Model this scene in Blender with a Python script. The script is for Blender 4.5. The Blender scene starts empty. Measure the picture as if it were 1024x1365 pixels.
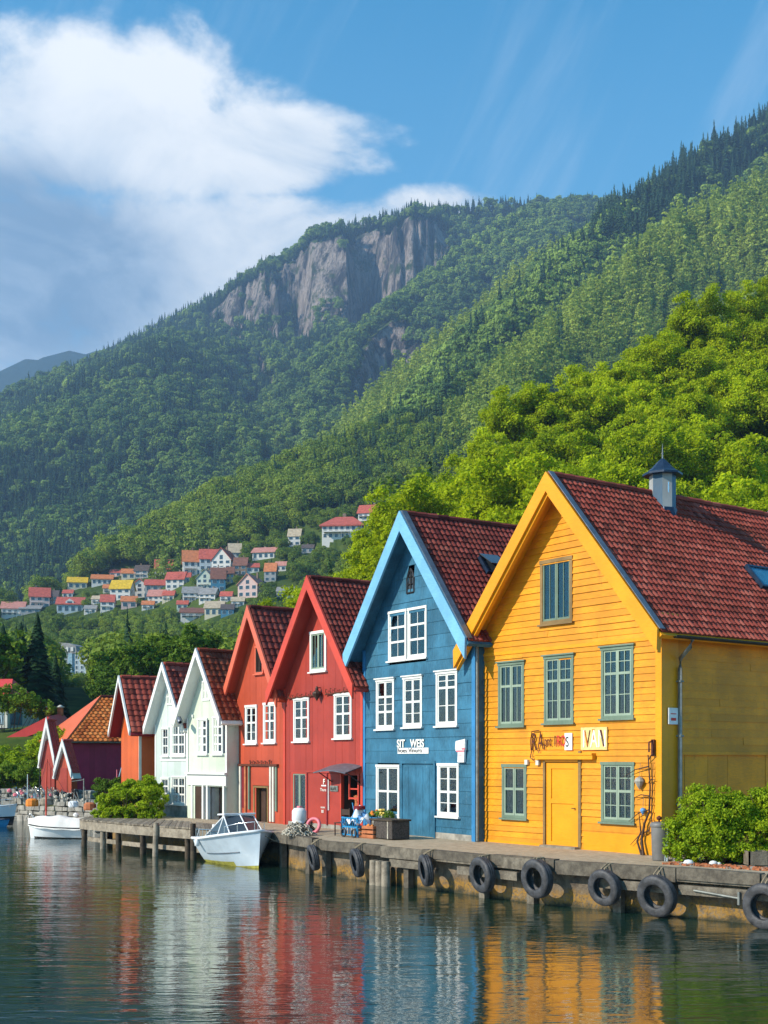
import bpy, math, random
import numpy as np
from mathutils import Vector, Matrix
R = math.radians
S = bpy.context.scene
C = S.collection

# ------------------------------------------------------------------ camera, world, sun, exposure
FPX, EYE, HOR = 1650.0, 3.1, 1010.0          # focal length in photo pixels, eye height, horizon row
HAZE = 2.2e-4
cd = bpy.data.cameras.new('camera'); cam = bpy.data.objects.new('camera', cd); C.objects.link(cam)
cam.location = (0, 0, EYE); cam.rotation_euler = (R(90), 0, 0)
cd.sensor_fit = 'VERTICAL'; cd.sensor_height = 36; cd.lens = FPX/1365*36
cd.shift_y = (HOR-682.5)/1365; cd.clip_end = 30000; cd.clip_start = .1
S.camera = cam
SUN = Vector((-.77, -.36, .53)).normalized()
SUN_EL = math.asin(SUN.z); SUN_ROT = math.atan2(SUN.x, SUN.y)
sl = bpy.data.lights.new('sun', 'SUN'); sl.energy = 5.0; sl.angle = R(.5); sl.color = (1, .90, .74)
so = bpy.data.objects.new('sun', sl); C.objects.link(so); so.rotation_euler = SUN.to_track_quat('Z', 'Y').to_euler()
S.view_settings.view_transform = 'Standard'; S.view_settings.look = 'None'
S.view_settings.gamma = 1; S.view_settings.exposure = .57; S.view_settings.use_curve_mapping = False
S.render.engine = 'CYCLES'
S.cycles.use_denoising = True
try: S.cycles.denoiser = 'OPENIMAGEDENOISE'
except Exception: pass
S.cycles.max_bounces = 8; S.cycles.transparent_max_bounces = 16; S.cycles.volume_bounces = 0
S.cycles.use_adaptive_sampling = False
S.cycles.sample_clamp_indirect = 6

class NT:
    """small helper round a node tree"""
    def __init__(s, nt): s.nt = nt; s.n = nt.nodes; s.l = nt.links
    def node(s, t, **kw):
        o = s.n.new(t)
        for k, v in kw.items(): setattr(o, k, v)
        return o
    def put(s, sock, v):
        if isinstance(v, bpy.types.NodeSocket): s.l.new(v, sock)
        elif isinstance(v, (tuple, list)):
            v = tuple(v)
            if len(sock.default_value) == 4 and len(v) == 3: v = v+(1,)
            sock.default_value = v
        else: sock.default_value = v
    def math(s, op, a, b=None, c=None, clamp=False):
        o = s.node('ShaderNodeMath', operation=op, use_clamp=clamp)
        for i, v in enumerate((a, b, c)):
            if v is not None: s.put(o.inputs[i], v)
        return o.outputs[0]
    def ramp(s, v, a, b, lo=0., hi=1., smooth=True):
        o = s.node('ShaderNodeMapRange', interpolation_type='SMOOTHSTEP' if smooth else 'LINEAR')
        for i, x in enumerate((v, a, b, lo, hi)): s.put(o.inputs[i], x)
        return o.outputs[0]
    def mix(s, f, a, b, mode='MIX'):
        o = s.node('ShaderNodeMix', data_type='RGBA', blend_type=mode)
        s.put(o.inputs[0], f); s.put(o.inputs[6], a); s.put(o.inputs[7], b)
        return o.outputs[2]
    def map(s, vec, scale=(1, 1, 1), rot=(0, 0, 0), loc=(0, 0, 0)):
        o = s.node('ShaderNodeMapping'); s.put(o.inputs[0], vec)
        o.inputs[1].default_value = loc; o.inputs[2].default_value = rot; o.inputs[3].default_value = scale
        return o.outputs[0]
    def noise(s, vec, scale, detail=3, rough=.55, dist=0, out=0):
        o = s.node('ShaderNodeTexNoise')
        s.put(o.inputs['Vector'], vec); o.inputs['Scale'].default_value = scale
        o.inputs['Detail'].default_value = detail; o.inputs['Roughness'].default_value = rough
        o.inputs['Distortion'].default_value = dist
        return o.outputs[out]

W = bpy.data.worlds.new('World'); S.world = W; W.use_nodes = True
w = NT(W.node_tree); w.n.clear()
tc = w.node('ShaderNodeTexCoord'); dvec = tc.outputs['Generated']
sx = w.node('ShaderNodeSeparateXYZ'); w.l.new(dvec, sx.inputs[0])
az = w.math('ARCTAN2', sx.outputs[0], sx.outputs[1]); el = w.math('ARCSINE', sx.outputs[2])
sky = w.node('ShaderNodeTexSky', sky_type='NISHITA', sun_disc=False)
sky.sun_elevation = SUN_EL; sky.sun_rotation = SUN_ROT; sky.altitude = 200; sky.air_density = 1.0; sky.dust_density = .25; sky.ozone_density = 4.5
hs = w.node('ShaderNodeHueSaturation'); hs.inputs['Hue'].default_value = .478; hs.inputs['Saturation'].default_value = 2.15; hs.inputs['Value'].default_value = 1.5
w.l.new(sky.outputs[0], hs.inputs['Color'])
# cloud bank: billows of noise on the sphere of directions, thick towards one quarter of the sky
n1 = w.noise(w.map(dvec, (1, 1, 1.7)), 3.6, 9, .55, .35)
n3 = w.noise(w.map(dvec, (1, 1, 1.9), loc=(9, 4, 2)), 7.5, 8, .62, .6)
n2 = w.noise(w.map(dvec, (1, 1, 1.6), loc=(3, 1, 7)), 11, 6, .6)
def ell(a0, e0, ra, re):
    a = w.math('DIVIDE', w.math('SUBTRACT', az, a0), ra); e = w.math('DIVIDE', w.math('SUBTRACT', el, e0), re)
    return w.math('ADD', w.math('MULTIPLY', a, a), w.math('MULTIPLY', e, e))
bank = ell(-.31, .455, .19, .058)
for e_ in ((-.12, .455, .10, .026), (-.12, .385, .19, .034), (.045, .412, .05, .018), (-.31, .370, .18, .07), (-.33, .312, .16, .026)): bank = w.math('MINIMUM', bank, ell(*e_))
nn = w.math('ADD', w.math('MULTIPLY', w.math('SUBTRACT', n1, .5), 2.6), w.math('MULTIPLY', w.math('ADD', w.math('SUBTRACT', n2, .5), w.math('SUBTRACT', n3, .5)), 1.7))
dens = w.ramp(w.math('ADD', w.math('SUBTRACT', 1.0, w.math('MULTIPLY', bank, .55)), nn), .08, .85)
far = w.ramp(w.math('ADD', w.math('SUBTRACT', n1, .60), w.math('MULTIPLY', w.math('SUBTRACT', n2, .5), .2)), 0, .16)
far = w.math('MULTIPLY', far, w.ramp(w.math('ABSOLUTE', az), .9, 1.6))          # a few clouds over the rest of the sky
dens = w.math('MAXIMUM', dens, w.math('MULTIPLY', far, .4))
cb = w.node('ShaderNodeCombineXYZ'); ct_, st2 = math.cos(R(58)), math.sin(R(58))
w.l.new(w.math('MULTIPLY', w.math('ADD', w.math('MULTIPLY', az, ct_), w.math('MULTIPLY', el, st2)), 2.4), cb.inputs[0])
w.l.new(w.math('MULTIPLY', w.math('SUBTRACT', w.math('MULTIPLY', el, ct_), w.math('MULTIPLY', az, st2)), 17.), cb.inputs[1]); w.l.new(sx.outputs[2], cb.inputs[2])
cir = w.noise(cb.outputs[0], 1.3, 6, .62, .4)
cir = w.math('MULTIPLY', w.ramp(cir, .48, .80), .17)
greyf = w.ramp(w.math('ADD', w.math('MULTIPLY', ell(-.31, .365, .16, .072), 1.0), w.math('MULTIPLY', w.math('SUBTRACT', n1, .5), -1.6)), 1.25, .25)
lit = w.ramp(w.math('ADD', w.math('ADD', w.math('ADD', w.math('MULTIPLY', n2, .25), w.math('MULTIPLY', n3, .85)), w.math('MULTIPLY', n1, .6)), w.math('MULTIPLY', w.math('SUBTRACT', el, .40), 1.6)), .60, 1.16)
ccol = w.mix(lit, (3.5, 4.6, 5.8), (8.9, 8.8, 8.5))
ccol = w.mix(w.math('MULTIPLY', greyf, .92), ccol, w.mix(w.ramp(n3, .36, .66), (1.5, 2.4, 3.6), (3.3, 4.2, 5.3)))
skyc = w.mix(w.ramp(el, .12, .58, .42, .0, False), hs.outputs[0], (4.6, 6.8, 8.6)); skyc = w.mix(cir, skyc, (7.5, 8, 8.6))
skyc = w.mix(w.math('MULTIPLY', dens, .93), skyc, ccol)
bg = w.node('ShaderNodeBackground'); w.l.new(skyc, bg.inputs[0]); bg.inputs[1].default_value = .1
wo = w.node('ShaderNodeOutputWorld'); w.l.new(bg.outputs[0], wo.inputs[0])

# ------------------------------------------------------------------ tags and mesh helpers
def tag(o, label=None, cat=None, group=None, kind=None):
    if label: o['label'] = label
    if cat: o['category'] = cat
    if group: o['group'] = group
    if kind: o['kind'] = kind
    return o
def empty(name, loc=(0, 0, 0), rz=0.0):
    o = bpy.data.objects.new(name, None); C.objects.link(o); o.empty_display_size = .3
    o.location = loc; o.rotation_euler = (0, 0, rz); return o
def thing(name, label, cat, loc=(0, 0, 0), rz=0.0, group=None):
    return tag(empty(name, loc, rz), label, cat, group)
def copy_tree(o, parent=None):
    c = o.copy(); C.objects.link(c)
    if parent is not None: c.parent = parent
    for ch in list(o.children): copy_tree(ch, c)
    return c
def link(name, me, parent=None):
    o = bpy.data.objects.new(name, me); C.objects.link(o)
    if parent is not None: o.parent = parent
    return o
def npmesh(name, V, F, mats, smooth=False, fattr=None):
    """mesh from arrays: V (n,3), F (m,k) all faces with k corners"""
    V = np.asarray(V, dtype=np.float32); F = np.asarray(F, dtype=np.int32)
    me = bpy.data.meshes.new(name); m, k = F.shape
    me.vertices.add(len(V)); me.vertices.foreach_set('co', V.ravel())
    me.loops.add(m*k); me.loops.foreach_set('vertex_index', F.ravel())
    me.polygons.add(m); me.polygons.foreach_set('loop_start', np.arange(m, dtype=np.int32)*k)
    me.polygons.foreach_set('loop_total', np.full(m, k, dtype=np.int32))
    if smooth: me.polygons.foreach_set('use_smooth', np.ones(m, dtype=bool))
    if fattr is not None:
        a = me.attributes.new('tint', 'FLOAT', 'FACE'); a.data.foreach_set('value', np.asarray(fattr, dtype=np.float32))
    me.update(calc_edges=True)
    for x in (mats if isinstance(mats, (list, tuple)) else [mats]): me.materials.append(x)
    return me
class MB:
    """collects faces, then links them as ONE mesh object"""
    def __init__(s, M=None): s.v = []; s.f = []; s.m = []; s.t = []; s.M = M; s.sm = []
    def add(s, vs, fs, m=0, t=0., sm=False):
        b = len(s.v)
        for p in vs:
            s.v.append(tuple(s.M @ Vector(p)) if s.M is not None else tuple(p))
        for f in fs: s.f.append(tuple(b+i for i in f)); s.m.append(m); s.t.append(t); s.sm.append(sm)
        return s
    def quad(s, a, b, c, d, m=0, t=0.): return s.add((a, b, c, d), ((0, 1, 2, 3),), m, t)
    def poly(s, pts, m=0, t=0.): return s.add(pts, (tuple(range(len(pts))),), m, t)
    def box(s, x0, x1, y0, y1, z0, z1, m=0, t=0., jit=0., M=None):
        j = lambda: random.uniform(-jit, jit) if jit else 0
        P = [(x+j(), y+j(), z+j()) for x in (x0, x1) for y in (y0, y1) for z in (z0, z1)]
        if M is not None: P = [M @ Vector(p) for p in P]
        return s.add(P, ((0, 1, 3, 2), (4, 6, 7, 5), (0, 4, 5, 1), (2, 3, 7, 6), (0, 2, 6, 4), (1, 5, 7, 3)), m, t)
    def prism(s, pts, off, m=0, t=0.):
        """extrude a polygon (list of 3-D points) by the vector off"""
        n = len(pts); o = Vector(off); a = [Vector(p) for p in pts]
        return s.add(a+[p+o for p in a], [tuple(range(n))[::-1], tuple(range(n, 2*n))]+[(i, (i+1) % n, n+(i+1) % n, n+i) for i in range(n)], m, t)
    def tube(s, pts, r, n=6, m=0, t=0., sm=True):
        """tube along a path; r one radius or one per point"""
        P = [Vector(p) for p in pts]; k = len(P)
        rs = r if isinstance(r, (list, tuple)) else [r]*k
        vs = []
        for i, p in enumerate(P):
            d = (P[min(i+1, k-1)]-P[max(i-1, 0)])
            d = d.normalized() if d.length > 1e-9 else Vector((0, 0, 1))
            a = d.cross(Vector((0, 0, 1)) if abs(d.z) < .9 else Vector((1, 0, 0))).normalized(); b = d.cross(a)
            for q in range(n):
                th = 2*math.pi*q/n; vs.append(p+a*rs[i]*math.cos(th)+b*rs[i]*math.sin(th))
        fs = [(i*n+q, i*n+(q+1) % n, (i+1)*n+(q+1) % n, (i+1)*n+q) for i in range(k-1) for q in range(n)]
        s.add(vs, fs, m, t, sm)
        s.add(vs[:n], (tuple(range(n))[::-1],), m, t); s.add(vs[-n:], (tuple(range(n)),), m, t)
        return s
    def lathe(s, prof, c=(0, 0, 0), n=20, m=0, axis='z', t=0., sm=True, closed=False):
        """prof: list of (radius, height)"""
        vs = []
        for rr, h in prof:
            for q in range(n):
                th = 2*math.pi*q/n; x, y = rr*math.cos(th), rr*math.sin(th)
                p = (x, y, h) if axis == 'z' else (x, h, y) if axis == 'y' else (h, x, y)
                vs.append((p[0]+c[0], p[1]+c[1], p[2]+c[2]))
        k = len(prof); rng = range(k if closed else k-1)
        fs = [(i*n+q, i*n+(q+1) % n, ((i+1) % k)*n+(q+1) % n, ((i+1) % k)*n+q) for i in rng for q in range(n)]
        return s.add(vs, fs, m, t, sm)
    def build(s, name, mats, parent=None, bevel=0.):
        me = bpy.data.meshes.new(name); me.from_pydata(s.v, [], s.f)
        me.polygons.foreach_set('material_index', s.m); me.polygons.foreach_set('use_smooth', s.sm)
        a = me.attributes.new('tint', 'FLOAT', 'FACE'); a.data.foreach_set('value', s.t)
        for x in (mats if isinstance(mats, (list, tuple)) else [mats]): me.materials.append(x)
        me.update(); o = link(name, me, parent)
        if bevel:
            b = o.modifiers.new('bevel', 'BEVEL'); b.width = bevel; b.segments = 2; b.limit_method = 'ANGLE'
        return o

# numpy value noise
def _hash(ix, iy, seed):
    n = (ix.astype(np.int64)*374761393+iy.astype(np.int64)*668265263+seed*1442695041) & 0xffffffff
    n = ((n ^ (n >> 13))*1274126177) & 0xffffffff
    n = (n ^ (n >> 16)) & 0xffff
    return n/65535.
def vnoise(x, y, seed=0):
    x = np.asarray(x, float); y = np.asarray(y, float)
    ix, iy = np.floor(x), np.floor(y); fx, fy = x-ix, y-iy
    fx = fx*fx*fx*(fx*(fx*6-15)+10); fy = fy*fy*fy*(fy*(fy*6-15)+10)
    a, b, c, d = _hash(ix, iy, seed), _hash(ix+1, iy, seed), _hash(ix, iy+1, seed), _hash(ix+1, iy+1, seed)
    return (a*(1-fx)+b*fx)*(1-fy)+(c*(1-fx)+d*fx)*fy
def fbm(x, y, seed=0, oct=4, gain=.5):
    v = 0; a = 1; t = 0
    for i in range(oct):
        v = v+a*vnoise(np.asarray(x)*2**i, np.asarray(y)*2**i, seed+i*17); t += a; a *= gain
    return v/t

# ------------------------------------------------------------------ materials
def newmat(name):
    m = bpy.data.materials.new(name); m.use_nodes = True
    k = NT(m.node_tree); b = m.node_tree.nodes['Principled BSDF']
    return m, k, b
def objco(k): return k.node('ShaderNodeTexCoord').outputs['Object']
def bump(k, b, h, strength=.4, dist=.02):
    o = k.node('ShaderNodeBump'); o.inputs['Strength'].default_value = strength; o.inputs['Distance'].default_value = dist
    k.put(o.inputs['Height'], h); k.l.new(o.outputs[0], b.inputs['Normal'])
def tint_of(k, kind='GEOMETRY'):
    a = k.node('ShaderNodeAttribute', attribute_name='tint', attribute_type=kind); return a.outputs['Fac']
def paint(name, rgb, rough=.5, var=.25, grain='h', dirt=(.05, .045, .035), dirt_amt=.35, spec=.35, vgroove=0):
    m, k, b = newmat(name); co = objco(k)
    d = tuple(c*(1-var) for c in rgb); l = tuple(min(1, c*(1+var*.45)+.006*var) for c in rgb)
    big = k.noise(co, 1.1, 4, .6); fine = k.noise(k.map(co, (3, 3, 26) if grain == 'h' else (26, 26, 2.5)), 2.2, 5, .65)
    f = k.ramp(k.math('ADD', k.math('MULTIPLY', big, .6), k.math('MULTIPLY', fine, .4)), .34, .68)
    col = k.mix(f, d, l)
    t = tint_of(k); col = k.mix(k.ramp(t, 0, 1, 0, .55, False), col, tuple(c*.62 for c in rgb))
    streak = k.noise(k.map(co, (7, 7, .55)), 1.3, 5, .62)
    spot = k.noise(co, 9, 5, .7)
    dm = k.math('MULTIPLY', k.ramp(streak, .54, .80), k.ramp(spot, .38, .66)); dm = k.math('MULTIPLY', dm, dirt_amt)
    col = k.mix(dm, col, dirt); k.l.new(col, b.inputs['Base Color'])
    k.l.new(k.ramp(fine, .3, .7, rough-.1, rough+.15), b.inputs['Roughness']); b.inputs['Specular IOR Level'].default_value = spec
    h = fine
    if vgroove:
        s_ = k.node('ShaderNodeSeparateXYZ'); k.l.new(co, s_.inputs[0])
        g = k.math('FRACT', k.math('MULTIPLY', k.math('ADD', s_.outputs[0], s_.outputs[1]), vgroove))
        g = k.ramp(k.math('ABSOLUTE', k.math('SUBTRACT', g, .5)), .36, .5, 1, 0); h = k.math('ADD', k.math('MULTIPLY', fine, .5), k.math('MULTIPLY', g, 1.2))
    bump(k, b, h, .35, .008)
    return m
def simple(name, rgb, rough=.5, metal=0., var=.2, scale=6, bmp=.15, spec=.4):
    m, k, b = newmat(name); co = objco(k)
    n = k.noise(co, scale, 5, .62)
    k.l.new(k.mix(k.ramp(n, .3, .7), tuple(c*(1-var) for c in rgb), tuple(min(1, c*(1+var*.6)) for c in rgb)), b.inputs['Base Color'])
    b.inputs['Roughness'].default_value = rough; b.inputs['Metallic'].default_value = metal; b.inputs['Specular IOR Level'].default_value = spec
    if bmp: bump(k, b, k.noise(co, scale*5, 4), bmp, .01)
    return m
def tilemat(name, dark, mid, light, moss=(.05, .045, .02), moss_amt=.45):
    m, k, b = newmat(name); co = objco(k); t = tint_of(k)
    col = k.mix(k.ramp(t, 0, .5, 0, 1, False), dark, mid); col = k.mix(k.ramp(t, .5, 1, 0, 1, False), col, light)
    big = k.noise(co, .7, 5, .65); sp = k.noise(co, 14, 4, .7)
    mm = k.math('MULTIPLY', k.ramp(big, .42, .72), k.ramp(sp, .40, .62)); col = k.mix(k.math('MULTIPLY', mm, moss_amt), col, moss)
    k.l.new(col, b.inputs['Base Color']); b.inputs['Roughness'].default_value = .8; b.inputs['Specular IOR Level'].default_value = .12
    bump(k, b, k.noise(co, 40, 4), .3, .01)
    return m
def leafmat(name, dark, light, trans=.3, inst=False, rnd=.5):
    m, k, b = newmat(name)
    oi = k.node('ShaderNodeObjectInfo').outputs['Random']; t = tint_of(k, 'INSTANCER' if inst else 'GEOMETRY')
    f = k.math('ADD', k.math('MULTIPLY', t, 1-rnd), k.math('MULTIPLY', oi, rnd))
    if inst: f = k.math('ADD', k.math('MULTIPLY', f, .75), k.math('MULTIPLY', tint_of(k), .25))
    col = k.mix(f, dark, light)
    k.l.new(col, b.inputs['Base Color']); b.inputs['Roughness'].default_value = .65; b.inputs['Specular IOR Level'].default_value = .12
    tr = k.node('ShaderNodeBsdfTranslucent'); k.l.new(k.mix(.35, col, k.mix(1., col, (1.5, 1.3, .4), 'MULTIPLY')), tr.inputs[0])
    mx = k.node('ShaderNodeMixShader'); mx.inputs[0].default_value = trans
    k.l.new(b.outputs[0], mx.inputs[1]); k.l.new(tr.outputs[0], mx.inputs[2])
    k.l.new(mx.outputs[0], m.node_tree.nodes['Material Output'].inputs[0])
    return m
def glassmat(name, tint=(.80, .88, .86)):
    m, k, b = newmat(name)
    fr = k.node('ShaderNodeFresnel'); fr.inputs[0].default_value = 2.0
    co = objco(k); bp = k.node('ShaderNodeBump'); bp.inputs['Strength'].default_value = .06; k.l.new(k.noise(co, 3, 2), bp.inputs['Height'])
    g = k.node('ShaderNodeBsdfGlossy'); g.inputs['Roughness'].default_value = .03; g.inputs[0].default_value = (.95, .97, 1, 1); k.l.new(bp.outputs[0], g.inputs['Normal'])
    tr = k.node('ShaderNodeBsdfTransparent'); tr.inputs[0].default_value = tint+(1,)
    mx = k.node('ShaderNodeMixShader'); k.l.new(fr.outputs[0], mx.inputs[0]); k.l.new(tr.outputs[0], mx.inputs[1]); k.l.new(g.outputs[0], mx.inputs[2])
    k.l.new(mx.outputs[0], m.node_tree.nodes['Material Output'].inputs[0])
    return m
M = {}
M['yellow'] = paint('yellow paint', (.74, .285, .003), .5, .34, 'h', (.26, .10, .015), .75)
M['yellow_trim'] = paint('yellow trim paint', (.75, .30, .004), .44, .15, 'h', (.3, .13, .01), .35)
M['blue'] = paint('blue paint', (.034, .150, .245), .5, .5, 'v', (.12, .25, .33), .7, vgroove=9)
M['blue_trim'] = paint('light blue trim paint', (.17, .42, .62), .42, .2, 'h', (.1, .15, .2), .3)
M['blue_post'] = paint('blue corner paint', (.035, .20, .42), .45, .25, 'v')
M['red'] = paint('red paint', (.36, .042, .026), .5, .2, 'v', (.20, .03, .025), .5)
M['red_trim'] = paint('red trim paint', (.55, .060, .032), .42, .18, 'h')
M['orange_red'] = paint('orange red paint', (.45, .068, .028), .5, .2, 'v', (.25, .05, .025), .5)
M['coral_trim'] = paint('coral trim paint', (.62, .13, .07), .42, .15, 'h')
M['dark_red'] = paint('dark red paint', (.20, .012, .018), .5, .25, 'v')
M['mint'] = paint('pale mint paint', (.60, .66, .53), .5, .16, 'v', (.30, .31, .22), .45)
M['ice'] = paint('pale grey green paint', (.56, .63, .58), .5, .16, 'v', (.27, .29, .24), .5)
M['orange'] = paint('orange paint', (.60, .11, .022), .5, .2, 'v', (.3, .07, .03), .5)
M['maroon'] = paint('maroon paint', (.44, .022, .068), .48, .25, 'v', (.08, .01, .02), .4, vgroove=5)
M['white'] = paint('white paint', (.72, .72, .68), .42, .1, 'v', (.35, .33, .27), .35)
M['sage'] = paint('sage green window paint', (.15, .21, .15), .45, .25, 'v', (.12, .12, .08), .5)
M['sage_pale'] = paint('pale sage window paint', (.27, .345, .26), .45, .2, 'v')
M['brown_trim'] = paint('brown weathered trim', (.24, .15, .055), .6, .35, 'h')
M['dark_brown'] = paint('dark brown wood', (.055, .028, .018), .55, .35, 'v')
M['tile_red'] = tilemat('red clay tiles', (.125, .026, .019), (.29, .058, .040), (.42, .115, .08))
M['tile_dark'] = tilemat('dark red clay tiles', (.085, .018, .016), (.21, .044, .034), (.32, .088, .065))
M['tile_brown'] = tilemat('brown red clay tiles', (.10, .022, .012), (.23, .05, .025), (.36, .10, .05))
M['tile_orange'] = tilemat('orange clay tiles', (.24, .055, .012), (.46, .13, .028), (.60, .22, .06), (.12, .05, .02), .3)
M['orange_sheet'] = paint('orange roof sheet', (.66, .125, .035), .45, .15, 'v')
M['red_sheet'] = paint('red roof sheet', (.62, .055, .045), .45, .2, 'v')
M['zinc'] = simple('grey zinc', (.16, .18, .21), .45, .5, .25)
M['pipe'] = simple('grey painted pipe', (.21, .22, .20), .45, .2, .3)
M['dark_metal'] = simple('dark metal', (.03, .03, .032), .45, .5)
M['rust'] = simple('rusty iron', (.12, .035, .018), .8, .2, .5, 12)
M['slate_blue'] = simple('dark blue sheet', (.018, .035, .07), .35, .3, .3)
M['panel_blue'] = paint('turret blue paint', (.035, .10, .17), .4, .3, 'v')
M['turret_grey'] = paint('turret pale panel paint', (.36, .37, .36), .5, .2, 'v')
M['cream'] = paint('cream paint', (.62, .60, .52), .5, .2, 'v')
M['skylight_glass'] = simple('skylight glass', (.03, .16, .26), .08, 0, .3, 2, 0, .9)
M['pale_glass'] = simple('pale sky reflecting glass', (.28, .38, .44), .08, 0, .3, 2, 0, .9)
M['glass'] = glassmat('window glass')
M['glass_green'] = glassmat('greenish window glass', (.62, .76, .66))
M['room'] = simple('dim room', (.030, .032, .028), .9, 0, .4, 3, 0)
M['curtain'] = simple('pale curtain', (.42, .43, .38), .85, 0, .2, 5)
M['curtain_green'] = simple('green curtain', (.14, .22, .15), .85, 0, .25, 5)
M['stone'] = simple('grey foundation stone', (.30, .28, .24), .85, 0, .4, 3, .6)
M['paper'] = simple('white paper', (.75, .74, .72), .6, 0, .1, 10, 0)
M['sign_cream'] = simple('cream sign board', (.74, .55, .20), .55, 0, .2, 8, .1)
M['ink_brown'] = simple('dark brown lettering', (.09, .018, .008), .5, 0, .2)
M['ink_black'] = simple('black lettering', (.02, .02, .02), .5, 0, .1)
M['ink_red'] = simple('red lettering', (.60, .03, .02), .5, 0, .15)
M['ink_orange'] = simple('orange lettering', (.75, .20, .01), .5, 0, .15)
M['ink_white'] = simple('white lettering', (.80, .78, .70), .5, 0, .1)
M['rubber'] = simple('worn tyre rubber', (.050, .050, .054), .55, 0, .6, 7, .7)
M['rope'] = simple('old rope', (.25, .20, .13), .9, 0, .3, 20, .4)
M['bark'] = simple('bark', (.075, .055, .038), .9, 0, .4, 8, .8)
M['gel'] = simple('white gelcoat', (.72, .74, .75), .25, 0, .08, 2, 0, .5)
M['gel_blue'] = simple('pale blue grey gelcoat', (.52, .60, .66), .25, 0, .1, 2, 0, .5)
M['canvas'] = simple('white canvas', (.72, .70, .66), .85, 0, .12, 3, .5)
M['boat_glass'] = simple('tinted boat windscreen', (.05, .06, .07), .08, 0, .2, 2, 0, .8)
M['chrome'] = simple('polished rail', (.62, .63, .64), .22, .9, .1)
M['antifoul'] = simple('yellow green antifouling', (.36, .33, .05), .6, 0, .4, 6)
M['blue_plastic'] = simple('blue plastic', (.02, .22, .45), .45, 0, .2)
M['pink'] = simple('pink plastic', (.75, .18, .22), .5, 0, .2)
M['terracotta'] = simple('terracotta', (.42, .14, .055), .8, 0, .25)
M['wicker'] = simple('dark wicker', (.070, .058, .050), .85, 0, .6, 30, .9)
M['bin'] = simple('grey plastic bin', (.16, .155, .15), .5, 0, .2, 3, .1)
M['net'] = simple('bleached fishing net', (.46, .42, .34), .9, 0, .5, 14, 1.)
M['cloth_blue'] = simple('blue cloth', (.10, .26, .50), .85, 0, .6, 8, .3)
M['cloth_white'] = simple('white cloth', (.68, .70, .72), .85, 0, .2, 8, .3)
M['flower_orange'] = simple('orange petals', (.75, .22, .02), .6, 0, .3, 30)
M['flower_yellow'] = simple('yellow petals', (.78, .55, .12), .6, 0, .3, 30)
M['leaf_bush'] = leafmat('bush leaves', (.13, .24, .010), (.43, .53, .018), .38, rnd=.15)
M['leaf_bright'] = leafmat('bright leaves', (.17, .25, .004), (.56, .65, .011), .46, rnd=.35)
M['leaf_mid'] = leafmat('mid green leaves', (.045, .115, .014), (.21, .31, .022), .34, rnd=.55)
M['leaf_dark'] = leafmat('dark needles', (.010, .030, .014), (.035, .080, .025), .12, rnd=.4)
def timber(name, a, b_, rough=.85):
    m, k, b = newmat(name); co = objco(k); t = tint_of(k)
    g = k.noise(k.map(co, (1, 1, 1)), 5, 6, .7); s_ = k.noise(co, 32, 4, .7)
    col = k.mix(k.ramp(g, .3, .7), a, b_); col = k.mix(k.math('MULTIPLY', t, .6), col, tuple(c*.4 for c in a))
    col = k.mix(k.math('MULTIPLY', k.ramp(s_, .5, .75), .35), col, (.03, .026, .02))
    k.l.new(col, b.inputs['Base Color']); b.inputs['Roughness'].default_value = rough; b.inputs['Specular IOR Level'].default_value = .25
    bump(k, b, s_, .6, .02); return m
M['timber'] = timber('weathered grey timber', (.17, .14, .105), (.34, .29, .22))
M['timber_dark'] = timber('dark wet timber', (.035, .026, .020), (.10, .075, .05))
M['deck'] = timber('worn deck concrete', (.30, .235, .155), (.46, .37, .26))
def seawallmat(name):
    m, k, b = newmat(name); co = k.node('ShaderNodeNewGeometry').outputs['Position']
    s_ = k.node('ShaderNodeSeparateXYZ'); k.l.new(co, s_.inputs[0]); z = s_.outputs[2]
    n = k.noise(co, 2.2, 6, .68); n2 = k.noise(k.map(co, (6, 6, .8)), 1.6, 5, .65); n3 = k.noise(co, 18, 5, .7)
    col = k.mix(k.ramp(n, .32, .68), (.045, .034, .024), (.20, .155, .105)); col = k.mix(k.math('MULTIPLY', k.ramp(n2, .48, .75), .75), col, (.025, .02, .016))
    zz = k.math('ADD', z, k.math('MULTIPLY', k.math('SUBTRACT', n, .5), .45))
    col = k.mix(k.math('MULTIPLY', k.math('MULTIPLY', k.ramp(zz, .42, .2), k.ramp(n3, .35, .6)), .85), col, (.30, .155, .012))
    col = k.mix(k.math('MULTIPLY', k.ramp(zz, .14, .0), .9), col, (.02, .022, .010))
    k.l.new(col, b.inputs['Base Color']); b.inputs['Roughness'].default_value = .8
    bump(k, b, k.math('ADD', n, k.math('MULTIPLY', n3, .5)), .9, .05); return m
M['edge'] = timber('dark weathered edge timber', (.085, .072, .056), (.22, .19, .145))
M['seawall'] = seawallmat('stained quay concrete')
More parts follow.
